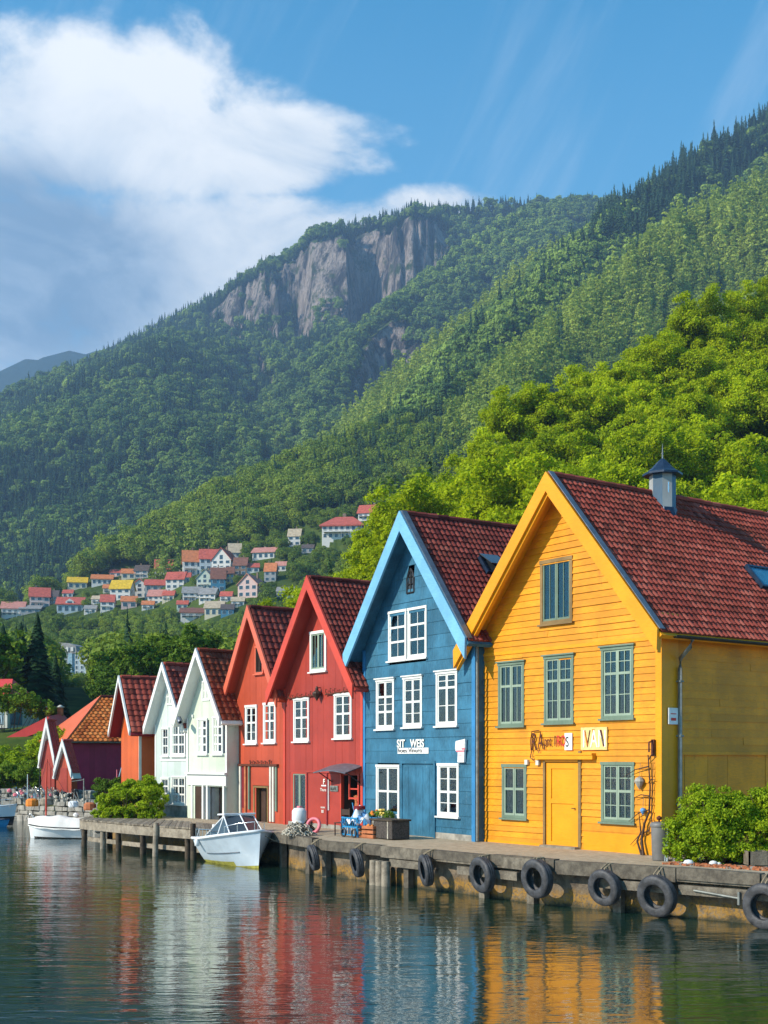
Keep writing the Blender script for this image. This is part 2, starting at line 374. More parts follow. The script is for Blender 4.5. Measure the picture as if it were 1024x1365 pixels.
# ------------------------------------------------------------------ water
def watermat():
    m, k, b = newmat('harbour water'); co = k.node('ShaderNodeNewGeometry').outputs['Position']
    n = k.noise(co, .07, 3, .5)
    k.l.new(k.mix(k.ramp(n, .35, .65), (.004, .026, .028), (.012, .030, .010)), b.inputs['Base Color'])
    b.inputs['Roughness'].default_value = .035; b.inputs['IOR'].default_value = 2.9; b.inputs['Specular IOR Level'].default_value = .5
    a = k.noise(k.map(co, (.34, 1.15, 1), rot=(0, 0, R(6))), 1.9, 3, .55, .5)
    c = k.noise(k.map(co, (.55, 1.5, 1), rot=(0, 0, R(-9))), 6.0, 3, .55, .3)
    d = k.noise(k.map(co, (.30, .8, 1)), .55, 2, .5)
    patch = k.ramp(k.noise(co, .12, 2, .5), .35, .65, .45, 1.)
    h = k.math('ADD', k.math('ADD', k.math('MULTIPLY', a, .038), k.math('MULTIPLY', k.math('MULTIPLY', c, .013), patch)), k.math('MULTIPLY', d, .048))
    bp = k.node('ShaderNodeBump'); bp.inputs['Strength'].default_value = .48; bp.inputs['Distance'].default_value = 1.
    k.l.new(h, bp.inputs['Height']); k.l.new(bp.outputs[0], b.inputs['Normal'])
    return m
wm = MB(); wm.quad((-600, -300, 0), (600, -300, 0), (600, 420, 0), (-600, 420, 0))
tag(wm.build('water', watermat()), 'rippled harbour water mirroring the coloured houses', 'water', None, 'structure')

# ------------------------------------------------------------------ terrain
def P(px, py, Y, dz=0): return ((px-512)/FPX*Y, Y, EYE+(HOR-py)/FPX*Y+dz)
SHORE = [(40, -6), (20, 10.6), (10.2, 19.4), (6.8, 22.5), (2.8, 26.1), (-2.1, 32.8), (-3.5, 36.2), (-5.6, 40.2), (-9.6, 45.2), (-11.2, 50.5), (-13.5, 58.5), (-18, 61.5), (-30, 63), (-90, 66)]
def polyline(x, y, pts):
    best = np.full(x.shape, 1e18); sg = np.zeros(x.shape); zz = np.zeros(x.shape); ss = np.zeros(x.shape); acc = 0
    for a, b in zip(pts[:-1], pts[1:]):
        ax, ay, bx, by = a[0], a[1], b[0], b[1]; dx, dy = bx-ax, by-ay; L2 = dx*dx+dy*dy
        t = np.clip(((x-ax)*dx+(y-ay)*dy)/L2, 0, 1)
        d = (x-ax-t*dx)**2+(y-ay-t*dy)**2
        s = np.sign(dx*(y-ay)-dy*(x-ax))*np.sign(dx*(0-ay)-dy*(0-ax))
        m = d < best; best = np.where(m, d, best); sg = np.where(m, s, sg); ss = np.where(m, acc+t*math.sqrt(L2), ss)
        if len(a) > 2: zz = np.where(m, a[2]+t*(b[2]-a[2]), zz)
        acc += math.sqrt(L2)
    return np.sqrt(best), sg, zz, ss
RIDGES = {
 'far': dict(p=[P(-500, 560, 3350), P(-200, 530, 3300), P(0, 489, 3200), P(60, 470, 3200), P(115, 465, 3200), P(200, 478, 3300), P(420, 520, 3350)], front=([0, 1000], [1, 0]), amp=40, wl=600),
 'main': dict(p=[P(-400, 760, 2500), P(-150, 690, 2350), P(0, 592, 2200), P(90, 525, 2100), P(150, 475, 2000), P(250, 423, 1950), P(320, 392, 1900), P(370, 357, 1850), P(450, 318, 1800), P(520, 298, 1780), P(545, 290, 1780), P(620, 287, 1800), P(700, 281, 1850), P(820, 279, 1900), P(1000, 320, 2000), P(1300, 300, 2100)],
              front=([0, 110, 900, 1250], [1, .865, .20, 0]), amp=36, wl=260),
 'spur': dict(p=[P(830, 285, 1840), P(760, 282, 1700), P(695, 300, 1600), P(620, 348, 1500), P(540, 412, 1400), P(480, 468, 1330), P(440, 532, 1240), P(395, 585, 1150), P(350, 640, 1040)],
              front=([0, 60, 500, 900], [0, 25, 330, 640]), abs=1, amp=22, wl=150),
 'east': dict(p=[P(1400, 20, 1350), P(1200, 90, 1250), P(1024, 186, 1120), P(940, 228, 1060), P(870, 277, 990), P(820, 320, 920), P(740, 398, 815), P(680, 468, 720), P(640, 522, 640), P(600, 562, 580), P(560, 610, 530)],
              front=([0, 120, 700], [0, 62, 560]), abs=1, amp=16, wl=110),
 'low_east': dict(p=[P(1300, 130, 860), P(1180, 200, 830), P(1024, 285, 780), P(900, 330, 720), P(800, 415, 650), P(730, 480, 590), P(660, 560, 520)],
              front=([0, 400], [0, 290]), abs=1, amp=12, wl=80),
 'village': dict(p=[P(1000, 470, 600), P(800, 500, 580), P(640, 552, 560), P(560, 580, 550), P(480, 602, 545), P(330, 658, 530), P(200, 727, 510), P(100, 784, 480), P(0, 826, 460), P(-150, 870, 430), P(-400, 950, 430)],
              front=([0, 110, 200, 290, 400, 440], [1, .64, .44, .25, .05, 0]), back=([0, 120], [1, .5]), amp=3.2, wl=45),
 'near': dict(p=[P(1500, 250, 155, -10), P(1250, 300, 148, -10), P(1024, 372, 138, -10), P(930, 405, 132, -10), P(840, 472, 127, -10), P(720, 500, 122, -10), P(640, 590, 116, -10), P(545, 668, 112, -10), P(490, 748, 112, -9), P(440, 800, 112, -8), P(380, 860, 110, -6)],
              front=([0, 60, 88], [1, .32, .0]), back=([0, 60, 140], [1, .3, 0]), amp=1.0, wl=20),
}
def height(x, y, full=False):
    x = np.asarray(x, float); y = np.asarray(y, float)
    sd, sg, _, _ = polyline(x, y, SHORE); sd = -sd*sg-.9
    h = .9+.016*np.maximum(sd-14, 0); h = np.where(sd < .45, -2.4+3.3*np.clip(sd/.45, 0, 1), h)
    rid = np.zeros(x.shape, int); pxv = 512+FPX*x/np.maximum(y, 1)
    for i, (nm, r) in enumerate(RIDGES.items()):
        d, s, Z, ss = polyline(x, y, r['p'])
        fx, fy = r['front']; bx, by = r.get('back', r['front'])
        dd = d
        if nm == 'main':
            wgt = np.clip((pxv-225)/130, 0, 1)*np.clip((600-pxv)/20, 0, 1)
            warp = 95*(fbm(pxv/24, d/160, 5, 5)-.5)+34*(fbm(pxv/5, d/60, 15, 3)-.5)+115*np.exp(-((pxv-492)/15.)**2)-34*np.exp(-((pxv-430)/30.)**2)-36*np.exp(-((pxv-545)/16.)**2)
            warp = np.maximum(warp, -26); dd = np.maximum(d+wgt*warp*np.clip((d-22)/45, 0, 1), 0)
            g = np.interp(d, fx, fy)*(1-wgt)+wgt*np.interp(dd, [0, 62, 76, 110, 155, 500, 900, 1250], [1, .945, .905, .80, .725, .46, .22, 0])
            g = np.where(s > 0, g, np.interp(d, [0, 900], [1, .4])); z = Z*g
        elif nm == 'spur':
            wgt = np.exp(-((pxv-505)/38.)**2)
            dc = np.maximum(d+40*(fbm(pxv/14, d/60, 9, 3)-.5), 0)
            f = np.interp(d, fx, fy)*(1-wgt)+wgt*np.interp(dc, [0, 8, 30, 60, 500, 900], [0, 8, 52, 75, 345, 640])
            z = Z-np.where(s > 0, f, np.interp(d, bx, by))
        elif r.get('abs'): z = Z-np.where(s > 0, np.interp(d, fx, fy), np.interp(d, bx, by))
        else: z = Z*np.where(s > 0, np.interp(d, fx, fy), np.interp(d, bx, by))
        nz = fbm(x/r['wl'], y/r['wl'], 31+i, 4)-.5
        z = z+2*r['amp']*nz*(1-.75*wgt if nm == 'main' else 1)*np.clip(d/(r['wl']*.6), .12, 1)*np.clip(z/(4*r['amp']), 0, 1)
        m = (z > h) & (sd > 8); h = np.where(m, z, h); rid = np.where(m, i+1, rid)
    return (h, rid, sd) if full else h
RN = list(RIDGES)
azs = np.radians(np.linspace(-31, 31, 760))
rad = np.concatenate([np.geomspace(13, 300, 170)[:-1], np.linspace(300, 1250, 230)[:-1], np.linspace(1250, 2080, 240)[:-1], np.geomspace(2080, 3550, 60)])
AZ, RA = np.meshgrid(azs, rad); TX, TY = RA*np.sin(AZ), RA*np.cos(AZ)
TZ, TR, TSD = height(TX, TY, True)
nr, na = TX.shape; ii = np.arange(nr*na).reshape(nr, na)
TF = np.stack([ii[:-1, :-1], ii[:-1, 1:], ii[1:, 1:], ii[1:, :-1]], -1).reshape(-1, 4)
def groundmat():
    m, k, b = newmat('hillside ground'); g = k.node('ShaderNodeNewGeometry'); co = g.outputs['Position']
    s_ = k.node('ShaderNodeSeparateXYZ'); k.l.new(g.outputs['True Normal'], s_.inputs[0]); nzv = s_.outputs[2]
    p_ = k.node('ShaderNodeSeparateXYZ'); k.l.new(co, p_.inputs[0])
    n = k.noise(co, .02, 5, .6); nf = k.noise(co, .25, 5, .65)
    grass = k.mix(k.ramp(n, .35, .65), (.020, .042, .010), (.060, .095, .016)); grass = k.mix(k.ramp(nf, .4, .7), grass, (.085, .115, .02))
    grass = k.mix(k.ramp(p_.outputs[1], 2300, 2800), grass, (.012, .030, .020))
    str_ = k.noise(k.map(co, (.05, .05, .012)), 1., 7, .68, .6); fine = k.noise(k.map(co, (1, 1, .35)), .11, 6, .7)
    rock = k.mix(k.ramp(str_, .40, .60), (.045, .040, .042), (.42, .345, .295)); rock = k.mix(k.ramp(fine, .5, .72), rock, (.045, .052, .034)); rock = k.mix(k.ramp(k.noise(co, .035, 4, .7), .52, .66), rock, (.05, .075, .02))
    steep = k.ramp(k.math('ADD', nzv, k.math('MULTIPLY', k.math('SUBTRACT', fine, .5), .35)), .74, .60)
    steep = k.math('MULTIPLY', steep, k.math('MULTIPLY', k.ramp(p_.outputs[1], 900, 1100), k.ramp(p_.outputs[1], 2600, 2400)))
    k.l.new(k.mix(steep, grass, rock), b.inputs['Base Color']); b.inputs['Roughness'].default_value = .95; b.inputs['Specular IOR Level'].default_value = .1
    bp = k.node('ShaderNodeBump'); bp.inputs['Strength'].default_value = 1.; bp.inputs['Distance'].default_value = 16.
    k.l.new(k.math('MULTIPLY', k.math('ADD', fine, str_), steep), bp.inputs['Height']); k.l.new(bp.outputs[0], b.inputs['Normal'])
    return m
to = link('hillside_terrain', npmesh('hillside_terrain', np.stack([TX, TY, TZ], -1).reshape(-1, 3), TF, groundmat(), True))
tag(to, 'wooded mountainsides and cliffs rising behind the harbour', 'terrain', None, 'structure')

def hit(px, py, y0=66, y1=2600):
    """where the sight line through a photo pixel meets the hillside"""
    Y = np.geomspace(y0, y1, 4000); X = (px-512)/FPX*Y; Z = EYE+(HOR-py)/FPX*Y
    h = height(X, Y); k = np.argmax(h >= Z)
    return (X[k], Y[k], float(h[k]))
# horizon profile, to leave out trees that nothing could see
EL = np.degrees(np.arctan2(TZ-EYE, RA)); CUM = np.maximum.accumulate(EL, 0)
def seen(x, y, z, hgt):
    r = np.hypot(x, y); a = np.arctan2(x, y)
    j = np.clip(np.searchsorted(azs, a), 3, na-4); i = np.clip(np.searchsorted(rad, r)-2, 0, nr-1)
    e = np.degrees(np.arctan2(z+hgt*1.25-EYE, r))
    return e > np.minimum(np.minimum(CUM[i, j], CUM[i, j-3]), CUM[i, j+3])
# ------------------------------------------------------------------ houses along the quay
DECK = .96
def subtract(iv, a, b):
    out = []
    for x0, x1 in iv:
        if b <= x0 or a >= x1: out.append((x0, x1))
        else:
            if a > x0: out.append((x0, a))
            if b < x1: out.append((b, x1))
    return out
def wall_face(mb, fn, w, h, slope, holes, siding, course=.15, lip=.018, z0=0.):
    """clad wall in its own plane; fn(x, out, z) places a point; slope None = plain rectangle"""
    zt = h+(slope*w/2 if slope else 0)
    if siding == 'h':
        z = z0
        while z < zt-.005:
            c = course*random.uniform(.92, 1.08); z1 = min(z+c, zt)
            lim = lambda q: (0, w) if not slope or q <= h else ((q-h)/slope, w-(q-h)/slope)
            a0, b0 = lim(z); a1, b1 = lim(z1); zm = (z+z1)/2
            iv = [(0., 1.)]
            for hx0, hx1, hz0, hz1 in holes:
                if hz0 < zm < hz1 and b0-a0 > .01: iv = subtract(iv, (hx0-a0)/(b0-a0), (hx1-a0)/(b0-a0))
            iv2 = []                                                   # boards are shorter than the wall
            for f0, f1 in iv:
                cur = f0
                while cur < f1-1e-6:
                    nx = cur+random.uniform(1.6, 4.2)/max(b0-a0, .3)
                    if f1-nx < .25: nx = f1
                    iv2.append((cur, min(nx, f1))); cur = min(nx, f1)
            for f0, f1 in iv2:
                o = random.uniform(-.003, .004); l = lip*random.uniform(.8, 1.3); t = random.random()**2; j0, j1 = random.uniform(-.005, .005), random.uniform(-.005, .005)
                A, B = a0+f0*(b0-a0), a0+f1*(b0-a0); A1, B1 = a1+f0*(b1-a1), a1+f1*(b1-a1)
                mb.add([fn(A, o, z1 and z+j0), fn(B, o, z+j1), fn(B, o+l, z+j1), fn(A, o+l, z+j0), fn(A1, o+.002, z1+.004), fn(B1, o+.002, z1+.004)], ((0, 1, 2, 3), (3, 2, 5, 4)), 0, t)
            z = z1
    else:
        x = 0.
        cuts = set()
        while x < w-.004:
            c = min(course*random.uniform(.9, 1.1), w-x)
            if w-x-c < course*.4: c = w-x
            x1 = x+c; xm = (x+x1)/2
            top = lambda q: h+slope*(w/2-abs(q-w/2)) if slope else h
            iv = [(z0, None)]
            segs = [(z0, 99.)]
            for hx0, hx1, hz0, hz1 in holes:
                if hx0 < xm < hx1: segs = subtract(segs, hz0, hz1)
            o = random.uniform(-.004, .004); t = random.random()**3
            for s0, s1 in segs:
                ta, tb = min(s1, top(x)), min(s1, top(x1))
                if max(ta, tb) <= s0: continue
                ta, tb = max(ta, s0), max(tb, s0)
                mb.add([fn(x, o, s0), fn(x1-.006, o, s0), fn(x1-.006, o, tb), fn(x, o, ta), fn(x1-.006, o-.006, s0), fn(x1-.006, o-.006, tb), fn(x1, o-.006, s0), fn(x1, o-.006, tb)],
                       ((0, 1, 2, 3), (1, 4, 5, 2), (4, 6, 7, 5)), 0, t)
            x = x1
def tile_plane(mb, s, w2, zr, alpha, y0, y1, q0, q1, tw=.21, th=.30, amp=.028, lift=.035, m=0):
    """pantiles on one slope; s=+1 right slope, -1 left slope; w2 = x of the ridge; q = distance down from the ridge"""
    ca, sa = math.cos(alpha), math.sin(alpha)
    nrw = max(1, round((q1-q0)/th)); th = (q1-q0)/nrw; nc = max(1, round((y1-y0)/tw)); tw = (y1-y0)/nc; k = 5
    prof = [0, .72, 1, .78, .22, -.12]
    for r in range(nrw):
        rt = random.random()*.25
        for c in range(nc):
            j = random.uniform(-.007, .007); t = min(1, max(0, random.gauss(.45, .17)+rt-.12))
            vs = []
            for e, (q, lf) in enumerate(((q0+r*th, .004), (q0+(r+1)*th+.025, lift+j), (q0+(r+1)*th+.025, -.01))):
                for i in range(k+1):
                    hh = amp*prof[i]+lf if e < 2 else lf
                    y = y0+(c+i/k)*tw
                    vs.append((w2+s*(q*ca+hh*sa), y, zr-q*sa+hh*ca))
            fs = []
            for e in range(2):
                for i in range(k):
                    f = (e*6+i, e*6+i+1, (e+1)*6+i+1, (e+1)*6+i); fs.append(f if s < 0 else f[::-1])
            mb.add(vs, fs, m, t)
def roof(root, w, h, slope, depth, of, oe, ob, tile, trim, soff, tw=.21, th=.30, board=.26, btk=.05, double=False, flash=True, ridge_m=None, hip=0, amp=.028):
    alpha = math.atan(slope); ca, sa = math.cos(alpha), math.sin(alpha); w2 = w/2
    zu = h+slope*w2+.01                                # underside at the ridge
    tk = .11; zr = zu+tk/ca; q1 = (w2+oe)/ca; y0, y1 = -of, depth+ob
    t = MB()
    for s in (1, -1): tile_plane(t, s, w2, zr, alpha, y0+.05, y1, .05, q1+.03, tw, th, amp)
    ro = t.build('roof', M[tile], root)
    rc = MB(); n = round((y1-y0)/.36)
    for i in range(n):
        ya = y0+.06+i*(y1-y0-.06)/n; yb = ya+(y1-y0)/n+.02; r0 = .095+random.uniform(-.006, .006)
        pts = []
        for yy, rr in ((ya, r0*.88), (yb, r0*1.06)):
            pts += [(w2+rr*math.cos(a)*1.15, yy, zr+.0+rr*math.sin(a)*.95) for a in (math.radians(-25+i2*46) for i2 in range(6))]
        rc.add(pts, [(i2, i2+1, 7+i2, 6+i2) for i2 in range(5)]+[(5, 4, 3, 2, 1, 0), (6, 7, 8, 9, 10, 11)], 0, min(1, max(0, random.gauss(.4, .2))))
    rc.build('ridge_tiles', M[tile], ro)
    so = MB()                                          # boarded underside and the roof's closed edges
    for s in (1, -1):
        a = (w2, y0+.02, zu); b_ = (w2+s*q1*ca, y0+.02, zu-q1*sa); nx, nz = s*sa*tk, ca*tk
        p = [a, b_, (b_[0]+nx, b_[1], b_[2]+nz-.005), (w2, y0+.02, zr-.012)]
        so.prism([(x, y, z) for x, y, z in p], (0, y1-y0-.03, 0))
    so.build('soffit', M[soff], root)
    for s in (1, -1):                                  # barge boards on the front rakes
        bb = MB()
        def board_at(yf, yb2, up, dn, ext=.03):
            ar = (w2, zr+up/ca); br = (w2+s*(q1+ext)*ca, zr-(q1+ext)*sa+up/ca)
            pts = [(ar[0], yf, ar[1]), (br[0], yf, br[1]), (br[0]-s*.02, yf, br[1]-dn/ca*.98), (ar[0], yf, ar[1]-dn/ca)]
            bb.prism(pts if s < 0 else pts[::-1], (0, yb2-yf, 0))
        board_at(y0-btk, y0+.015, .035, board)
        if double: board_at(y0+.02, y0+.13, -.07, board*.86, -.03)
        bb.build('barge_board', M[trim], root)
    if flash:
        fl = MB()
        for s in ((1,) if flash == 1 else (1, -1)):
            a = (w2+s*.03*ca, zr+.075); q = q1+.02
            p0 = [(w2+s*(.02*ca+.06*sa), zr+.06*ca+.01), (w2+s*(q*ca+.06*sa), zr-q*sa+.06*ca)]
            pts = [(p0[0][0], y0-.02, p0[0][1]), (p0[1][0], y0-.02, p0[1][1]), (p0[1][0], y0+.15, p0[1][1]), (p0[0][0], y0+.15, p0[0][1])]
            fl.prism(pts if s < 0 else pts[::-1], (s*.02*sa, 0, .02*ca))
        fl.build('verge_flashing', M['zinc'], root)
    return dict(zr=zr, zu=zu, alpha=alpha, q1=q1, y0=y0, y1=y1, ro=ro)
def gutter(root, x, y0, y1, z, mat='dark_metal', r=.06):
    g = MB(); n = 7; vs = []
    for y in (y0, y1):
        for i in range(n): a = math.pi+math.pi*i/(n-1); vs.append((x+r*math.cos(a), y, z+r*math.sin(a)))
        for i in range(n-1, -1, -1): a = math.pi+math.pi*i/(n-1); vs.append((x+(r-.012)*math.cos(a), y, z+(r-.012)*math.sin(a)))
    k = 2*n; g.add(vs, [(i, (i+1) % k, k+(i+1) % k, k+i) for i in range(k)]+[tuple(range(k))[::-1], tuple(range(k, 2*k))])
    g.build('gutter', M[mat], root)
def window(root, x0, x1, z0, z1, trim='white', frame='white', cw=.07, sash=2, cols=1, rows=(.5,), mun=None, sill=True, head=False, curt='curtain', ct=.34, open_=None, glass='glass', proud=.035, room=.5, sub='window'):
    """glazed opening in the front wall; rows = heights of the crossbars, mun = (columns, rows) of thin bars in each light"""
    t = MB()
    t.box(x0-.01, x0+cw, -proud, .05, z0, z1); t.box(x1-cw, x1+.01, -proud, .05, z0, z1)
    t.box(x0-.025, x1+.025, -proud-.012, .05, z1-cw*.4, z1+cw*.75); t.box(x0+cw-.001, x1-cw+.001, -proud+.003, .05, z0-.0, z0+cw)
    if head: t.box(x0-.06, x1+.06, -proud-.05, .02, z1+cw*.75, z1+cw*.75+.035)
    wd = t.build(sub, M[trim], root)
    a, b, c, d = x0+cw, x1-cw, z0+cw, z1-cw*.4
    f = MB(); fw = min(.042, (b-a)*.08)
    ed = [a+(b-a)*i/sash for i in range(sash+1)]; ys = [-.012]*sash
    for i in range(sash):
        l, r_ = ed[i]+(.004 if i else 0), ed[i+1]-(.004 if i < sash-1 else 0); y = random.uniform(-.004, .004)
        f.box(l, l+fw, y-.018, y+.03, c, d); f.box(r_-fw, r_, y-.018, y+.03, c, d)
        f.box(l+fw, r_-fw, y-.016, y+.028, c, c+fw*1.2); f.box(l+fw, r_-fw, y-.016, y+.028, d-fw, d)
        hs_ = [c]+[c+(d-c)*q for q in rows]+[d]
        for q in rows: f.box(l+fw-.002, r_-fw+.002, y-.021, y+.027, c+(d-c)*q-fw*.7, c+(d-c)*q+fw*.7)
        if mun:
            mc, mr = mun; th = .009
            for k in range(1, mc): xx = l+fw+(r_-l-2*fw)*k/mc; f.box(xx-th, xx+th, y-.012, y+.018, c+fw, d-fw)
            for k in range(len(hs_)-1):
                for q in range(1, mr): zz = hs_[k]+(hs_[k+1]-hs_[k])*q/mr; f.box(l+fw, r_-fw, y-.010, y+.016, zz-th, zz+th)
    f.build('sash', M[frame], wd)
    g = MB(); g.box(a+.005, b-.005, .004, .010, c+.005, d-.005); g.build('pane', M[glass], wd)
    rm = MB(); e = .03
    rm.quad((a, room, c), (b, room, c), (b, room, d), (a, room, d)); rm.quad((a, e, c), (a, room, c), (a, room, d), (a, e, d)); rm.quad((b, e, c), (b, e, d), (b, room, d), (b, room, c))
    rm.quad((a, e, d), (a, room, d), (b, room, d), (b, e, d)); rm.quad((a, e, c), (b, e, c), (b, room, c), (a, room, c)); rm.build('window_recess', M['room'], wd)
    if curt:
        cu = MB(); segs = [(a, a+(b-a)*ct), (b-(b-a)*ct, b)] if ct < .5 else [(a, b)]
        for l, r_ in segs:
            n = max(8, int((r_-l)/.02)); zb = c+random.uniform(-.0, .12)*(d-c)
            ph = random.random()*6
            pts = [(l+(r_-l)*i/n, .12+.022*math.sin(i*1.25+ph)+.01*math.sin(i*.4+ph)) for i in range(n+1)]
            for (xa, ya), (xb, yb) in zip(pts[:-1], pts[1:]): cu.quad((xa, ya, zb), (xb, yb, zb), (xb, yb, d), (xa, ya, d))
        cu.build('curtain', M[curt], wd)
    if sill:
        s = MB(); s.box(x0-.06, x1+.06, -proud-.055, .02, z0-.045, z0-.002); s.build('sill', M[trim], wd)
    return wd
def text(name, s, parent, x, y, z, size, mat, squeeze=1., ext=.004, align='LEFT', bold=0., tilt=0):
    cu = bpy.data.curves.new(name, 'FONT'); cu.body = s; cu.size = size; cu.extrude = ext; cu.align_x = align; cu.offset = bold
    cu.materials.append(M[mat]); o = bpy.data.objects.new(name, cu); C.objects.link(o); o.parent = parent
    o.location = (x, y, z); o.rotation_euler = (R(90), 0, 0)
    if tilt: o.rotation_euler = (R(90), R(tilt), 0)
    o.scale = (squeeze, 1, 1)
    bpy.context.view_layer.update(); me = bpy.data.meshes.new_from_object(o); q = link(name, me, parent); q.matrix_local = o.matrix_local.copy()
    me.materials.clear(); me.materials.append(M[mat]); bpy.data.objects.remove(o); return q
def frame_of(L, Rt, back=0.):
    L = Vector(L); Rt = Vector(Rt); d = Rt-L; w = d.length; u = d/w; v = Vector((-u.y, u.x))
    return L+v*back, w, math.atan2(u.y, u.x)
def house(label, L, Rt, h, slope, depth, wallm, siding, holes, course=.15, lip=.018, back=0., group='gabled wooden houses along the quay', z0=0., cat='house', side_fn=None, name='gabled_house', base=DECK):
    o, w, rz = frame_of(L, Rt, back)
    root = thing(name, label, cat, (o.x, o.y, base), rz, group)
    wl = MB(); wall_face(wl, lambda x, q, z: (x, -q, z), w, h, slope, holes, siding, course, lip, z0)
    if side_fn is None: wall_face(wl, lambda x, q, z: (w+q, x, z), depth, h+.02, None, [], siding, course, lip, z0)
    else: side_fn(wl, w, depth)
    wl.quad((0, 0, z0), (0, 0, h+.02), (0, depth, h+.02), (0, depth, z0)); za = h+slope*w/2
    wl.poly([(0, depth, z0), (0, depth, h), (w/2, depth, za), (w, depth, h), (w, depth, z0)])
    wl.build('wall', M[wallm], root)
    return root, w

random.seed(5)
# ---- yellow house
YL, YR = (2.45, 31.8), (6.04, 26.96); YH, YS, YD = 5.10, 1.17, 7.6
wins = dict(attic=(2.28, 3.34, 5.35, 6.84), a1=(.76, 1.69, 2.93, 4.47), a2=(2.41, 3.38, 2.97, 4.53), a3=(4.28, 5.24, 3.03, 4.61), b1=(.90, 1.78, .64, 1.93), b2=(4.28, 5.26, .68, 2.0))
hl = [(a+.04, b-.04, c+.04, d-.03) for a, b, c, d in wins.values()]+[(2.44, 3.56, -1, 2.04)]
def yside(wl, w, d):
    wall_face(wl, lambda x, q, z: (w+q, x, z), d, YH+.05, None, [], 'h', .17, .012, 2.26)
    wall_face(wl, lambda x, q, z: (w+q-.01, x, z), d, 2.2, None, [], 'v', .75, .01, 0)
    wl.box(w-.02, w+.045, .55, d, 2.2, 2.27)
yh, yw = house('deep yellow clapboard house with green windows, a red tiled roof and a blue roof turret', YL, YR, YH, YS, YD, 'yellow', 'h', hl, .155, .024, side_fn=yside, name='yellow_house')
rf = roof(yh, yw, YH, YS, YD, .52, .36, .3, 'tile_red', 'yellow_trim', 'yellow_trim', .165, .225, .30, .05, True, 1)
b = MB()
b.box(yw-.14, yw+.028, -.032, .0, 0, YH+.1); b.box(yw+.001, yw+.035, -.031, .52, 0, YH+.2); b.box(-.03, .10, -.03, .0, 0, YH)
b.box(.1, yw-.142, -.034, -.0, 4.72, 4.80); b.box(3.72, yw-.142, -.032, 0, .0, .42)
b.box(.1, 2.30, -.032, 0, 0, .06)
b.build('corner_board', M['yellow_trim'], yh)
for k, (x0, x1, z0, z1) in wins.items():
    if k == 'attic': window(yh, x0, x1, z0, z1, 'brown_trim', 'sage', .075, 2, rows=(), mun=(2, 1), curt='curtain_green', ct=.6, glass='glass_green')
    elif k == 'b1': window(yh, x0, x1, z0, z1, 'sage', 'sage_pale', .07, 2, rows=(.55,), mun=(1, 1), curt='curtain', ct=.2, glass='glass_green')
    elif k == 'b2': window(yh, x0, x1, z0, z1, 'sage', 'sage_pale', .06, 2, rows=(.52,), mun=(2, 2), curt='curtain_green', ct=.2, glass='glass_green')
    else: window(yh, x0, x1, z0, z1, 'sage', 'sage_pale', .06, 2, rows=(.64,), mun=(2, 2) if k != 'a1' else (2, 1), head=True, curt='curtain' if k != 'a2' else 'curtain_green', ct=.24, glass='glass_green')
d = MB()
d.box(2.46, 3.54, .02, .06, .0, 2.02); d.box(2.46, 2.62, -.005, .02, 0, 2.02); d.box(3.38, 3.54, -.005, .02, 0, 2.02); d.box(2.62, 3.38, -.003, .02, 1.88, 2.02); d.box(2.62, 3.38, -.003, .02, 1.05, 1.16); d.box(2.62, 3.38, -.003, .02, 0, .14)
dr = d.build('door', M['yellow_trim'], yh)
d = MB(); d.box(2.38, 2.45, -.045, .05, 0, 2.06); d.box(3.555, 3.64, -.045, .05, 0, 2.3); d.build('door_frame', M['brown_trim'], dr)
d = MB(); d.box(2.455, 3.55, -.05, .05, 2.04, 2.09); d.box(2.2, 4.1, -.16, .01, 2.20, 2.245); d.box(2.2, 4.1, -.14, .0, 2.10, 2.20); d.build('door_hood', M['yellow_trim'], yh)
d = MB(); d.tube([(3.44, -.02, .95), (3.44, -.06, .95), (3.36, -.06, .95)], .011); d.build('handle', M['dark_metal'], dr)
d = MB(); d.box(2.42, 3.6, -.2, .04, .0, .05); d.build('threshold', M['timber'], dr)
gutter(yh, yw+.46, -.1, YD+.2, YH-.33, 'dark_metal', .065)
p = MB(); p.tube([(yw+.44, .5, YH-.38), (yw+.38, .5, YH-.55), (yw+.11, .5, YH-.78), (yw+.10, .5, YH-1.0), (yw+.10, .5, .05)], .048, 10)
for z in (1.1, 2.6, 3.8): p.box(yw+.0, yw+.16, .44, .56, z, z+.035)
p.build('downpipe', M['pipe'], yh)
p = MB(); p.tube([(-.38, .12, YH-.4), (-.34, .1, YH-.5), (-.09, .03, YH-.70), (-.075, .0, YH-.9), (-.075, .0, .05)], .036, 8); p.build('downpipe', M['pipe'], yh)
gutter(yh, -.44, -.2, YD, YH-.36, 'dark_metal', .055)
# roof turret: eight sided drum with a bell cap
ty = 3.35; tr = MB(); zb = rf['zr']-.66; zt = rf['zr']+.48; n = 8; rr = .33; tx = yw/2+.16
for q in range(n):
    a0, a1 = 2*math.pi*(q+.5)/n, 2*math.pi*(q+1.5)/n
    a0 -= math.pi/n*1.2; a1 -= math.pi/n*1.2; tr.quad((tx+rr*math.cos(a0), ty+rr*math.sin(a0), zb), (tx+rr*math.cos(a1), ty+rr*math.sin(a1), zb), (tx+rr*math.cos(a1), ty+rr*math.sin(a1), zt), (tx+rr*math.cos(a0), ty+rr*math.sin(a0), zt), q % 2)
tur = tr.build('roof_turret', [M['panel_blue'], M['turret_grey']], yh)
c_ = MB(); c_.lathe([(.50, zt-.03), (.50, zt+.02), (.38, zt+.08), (.25, zt+.19), (.14, zt+.31), (.04, zt+.40), (0, zt+.41)], (tx, ty, 0), 8, sm=False); c_.lathe([(.0, zt-.03), (.50, zt-.03)], (tx, ty, 0), 8, sm=False); c_.build('turret_cap', M['slate_blue'], tur)
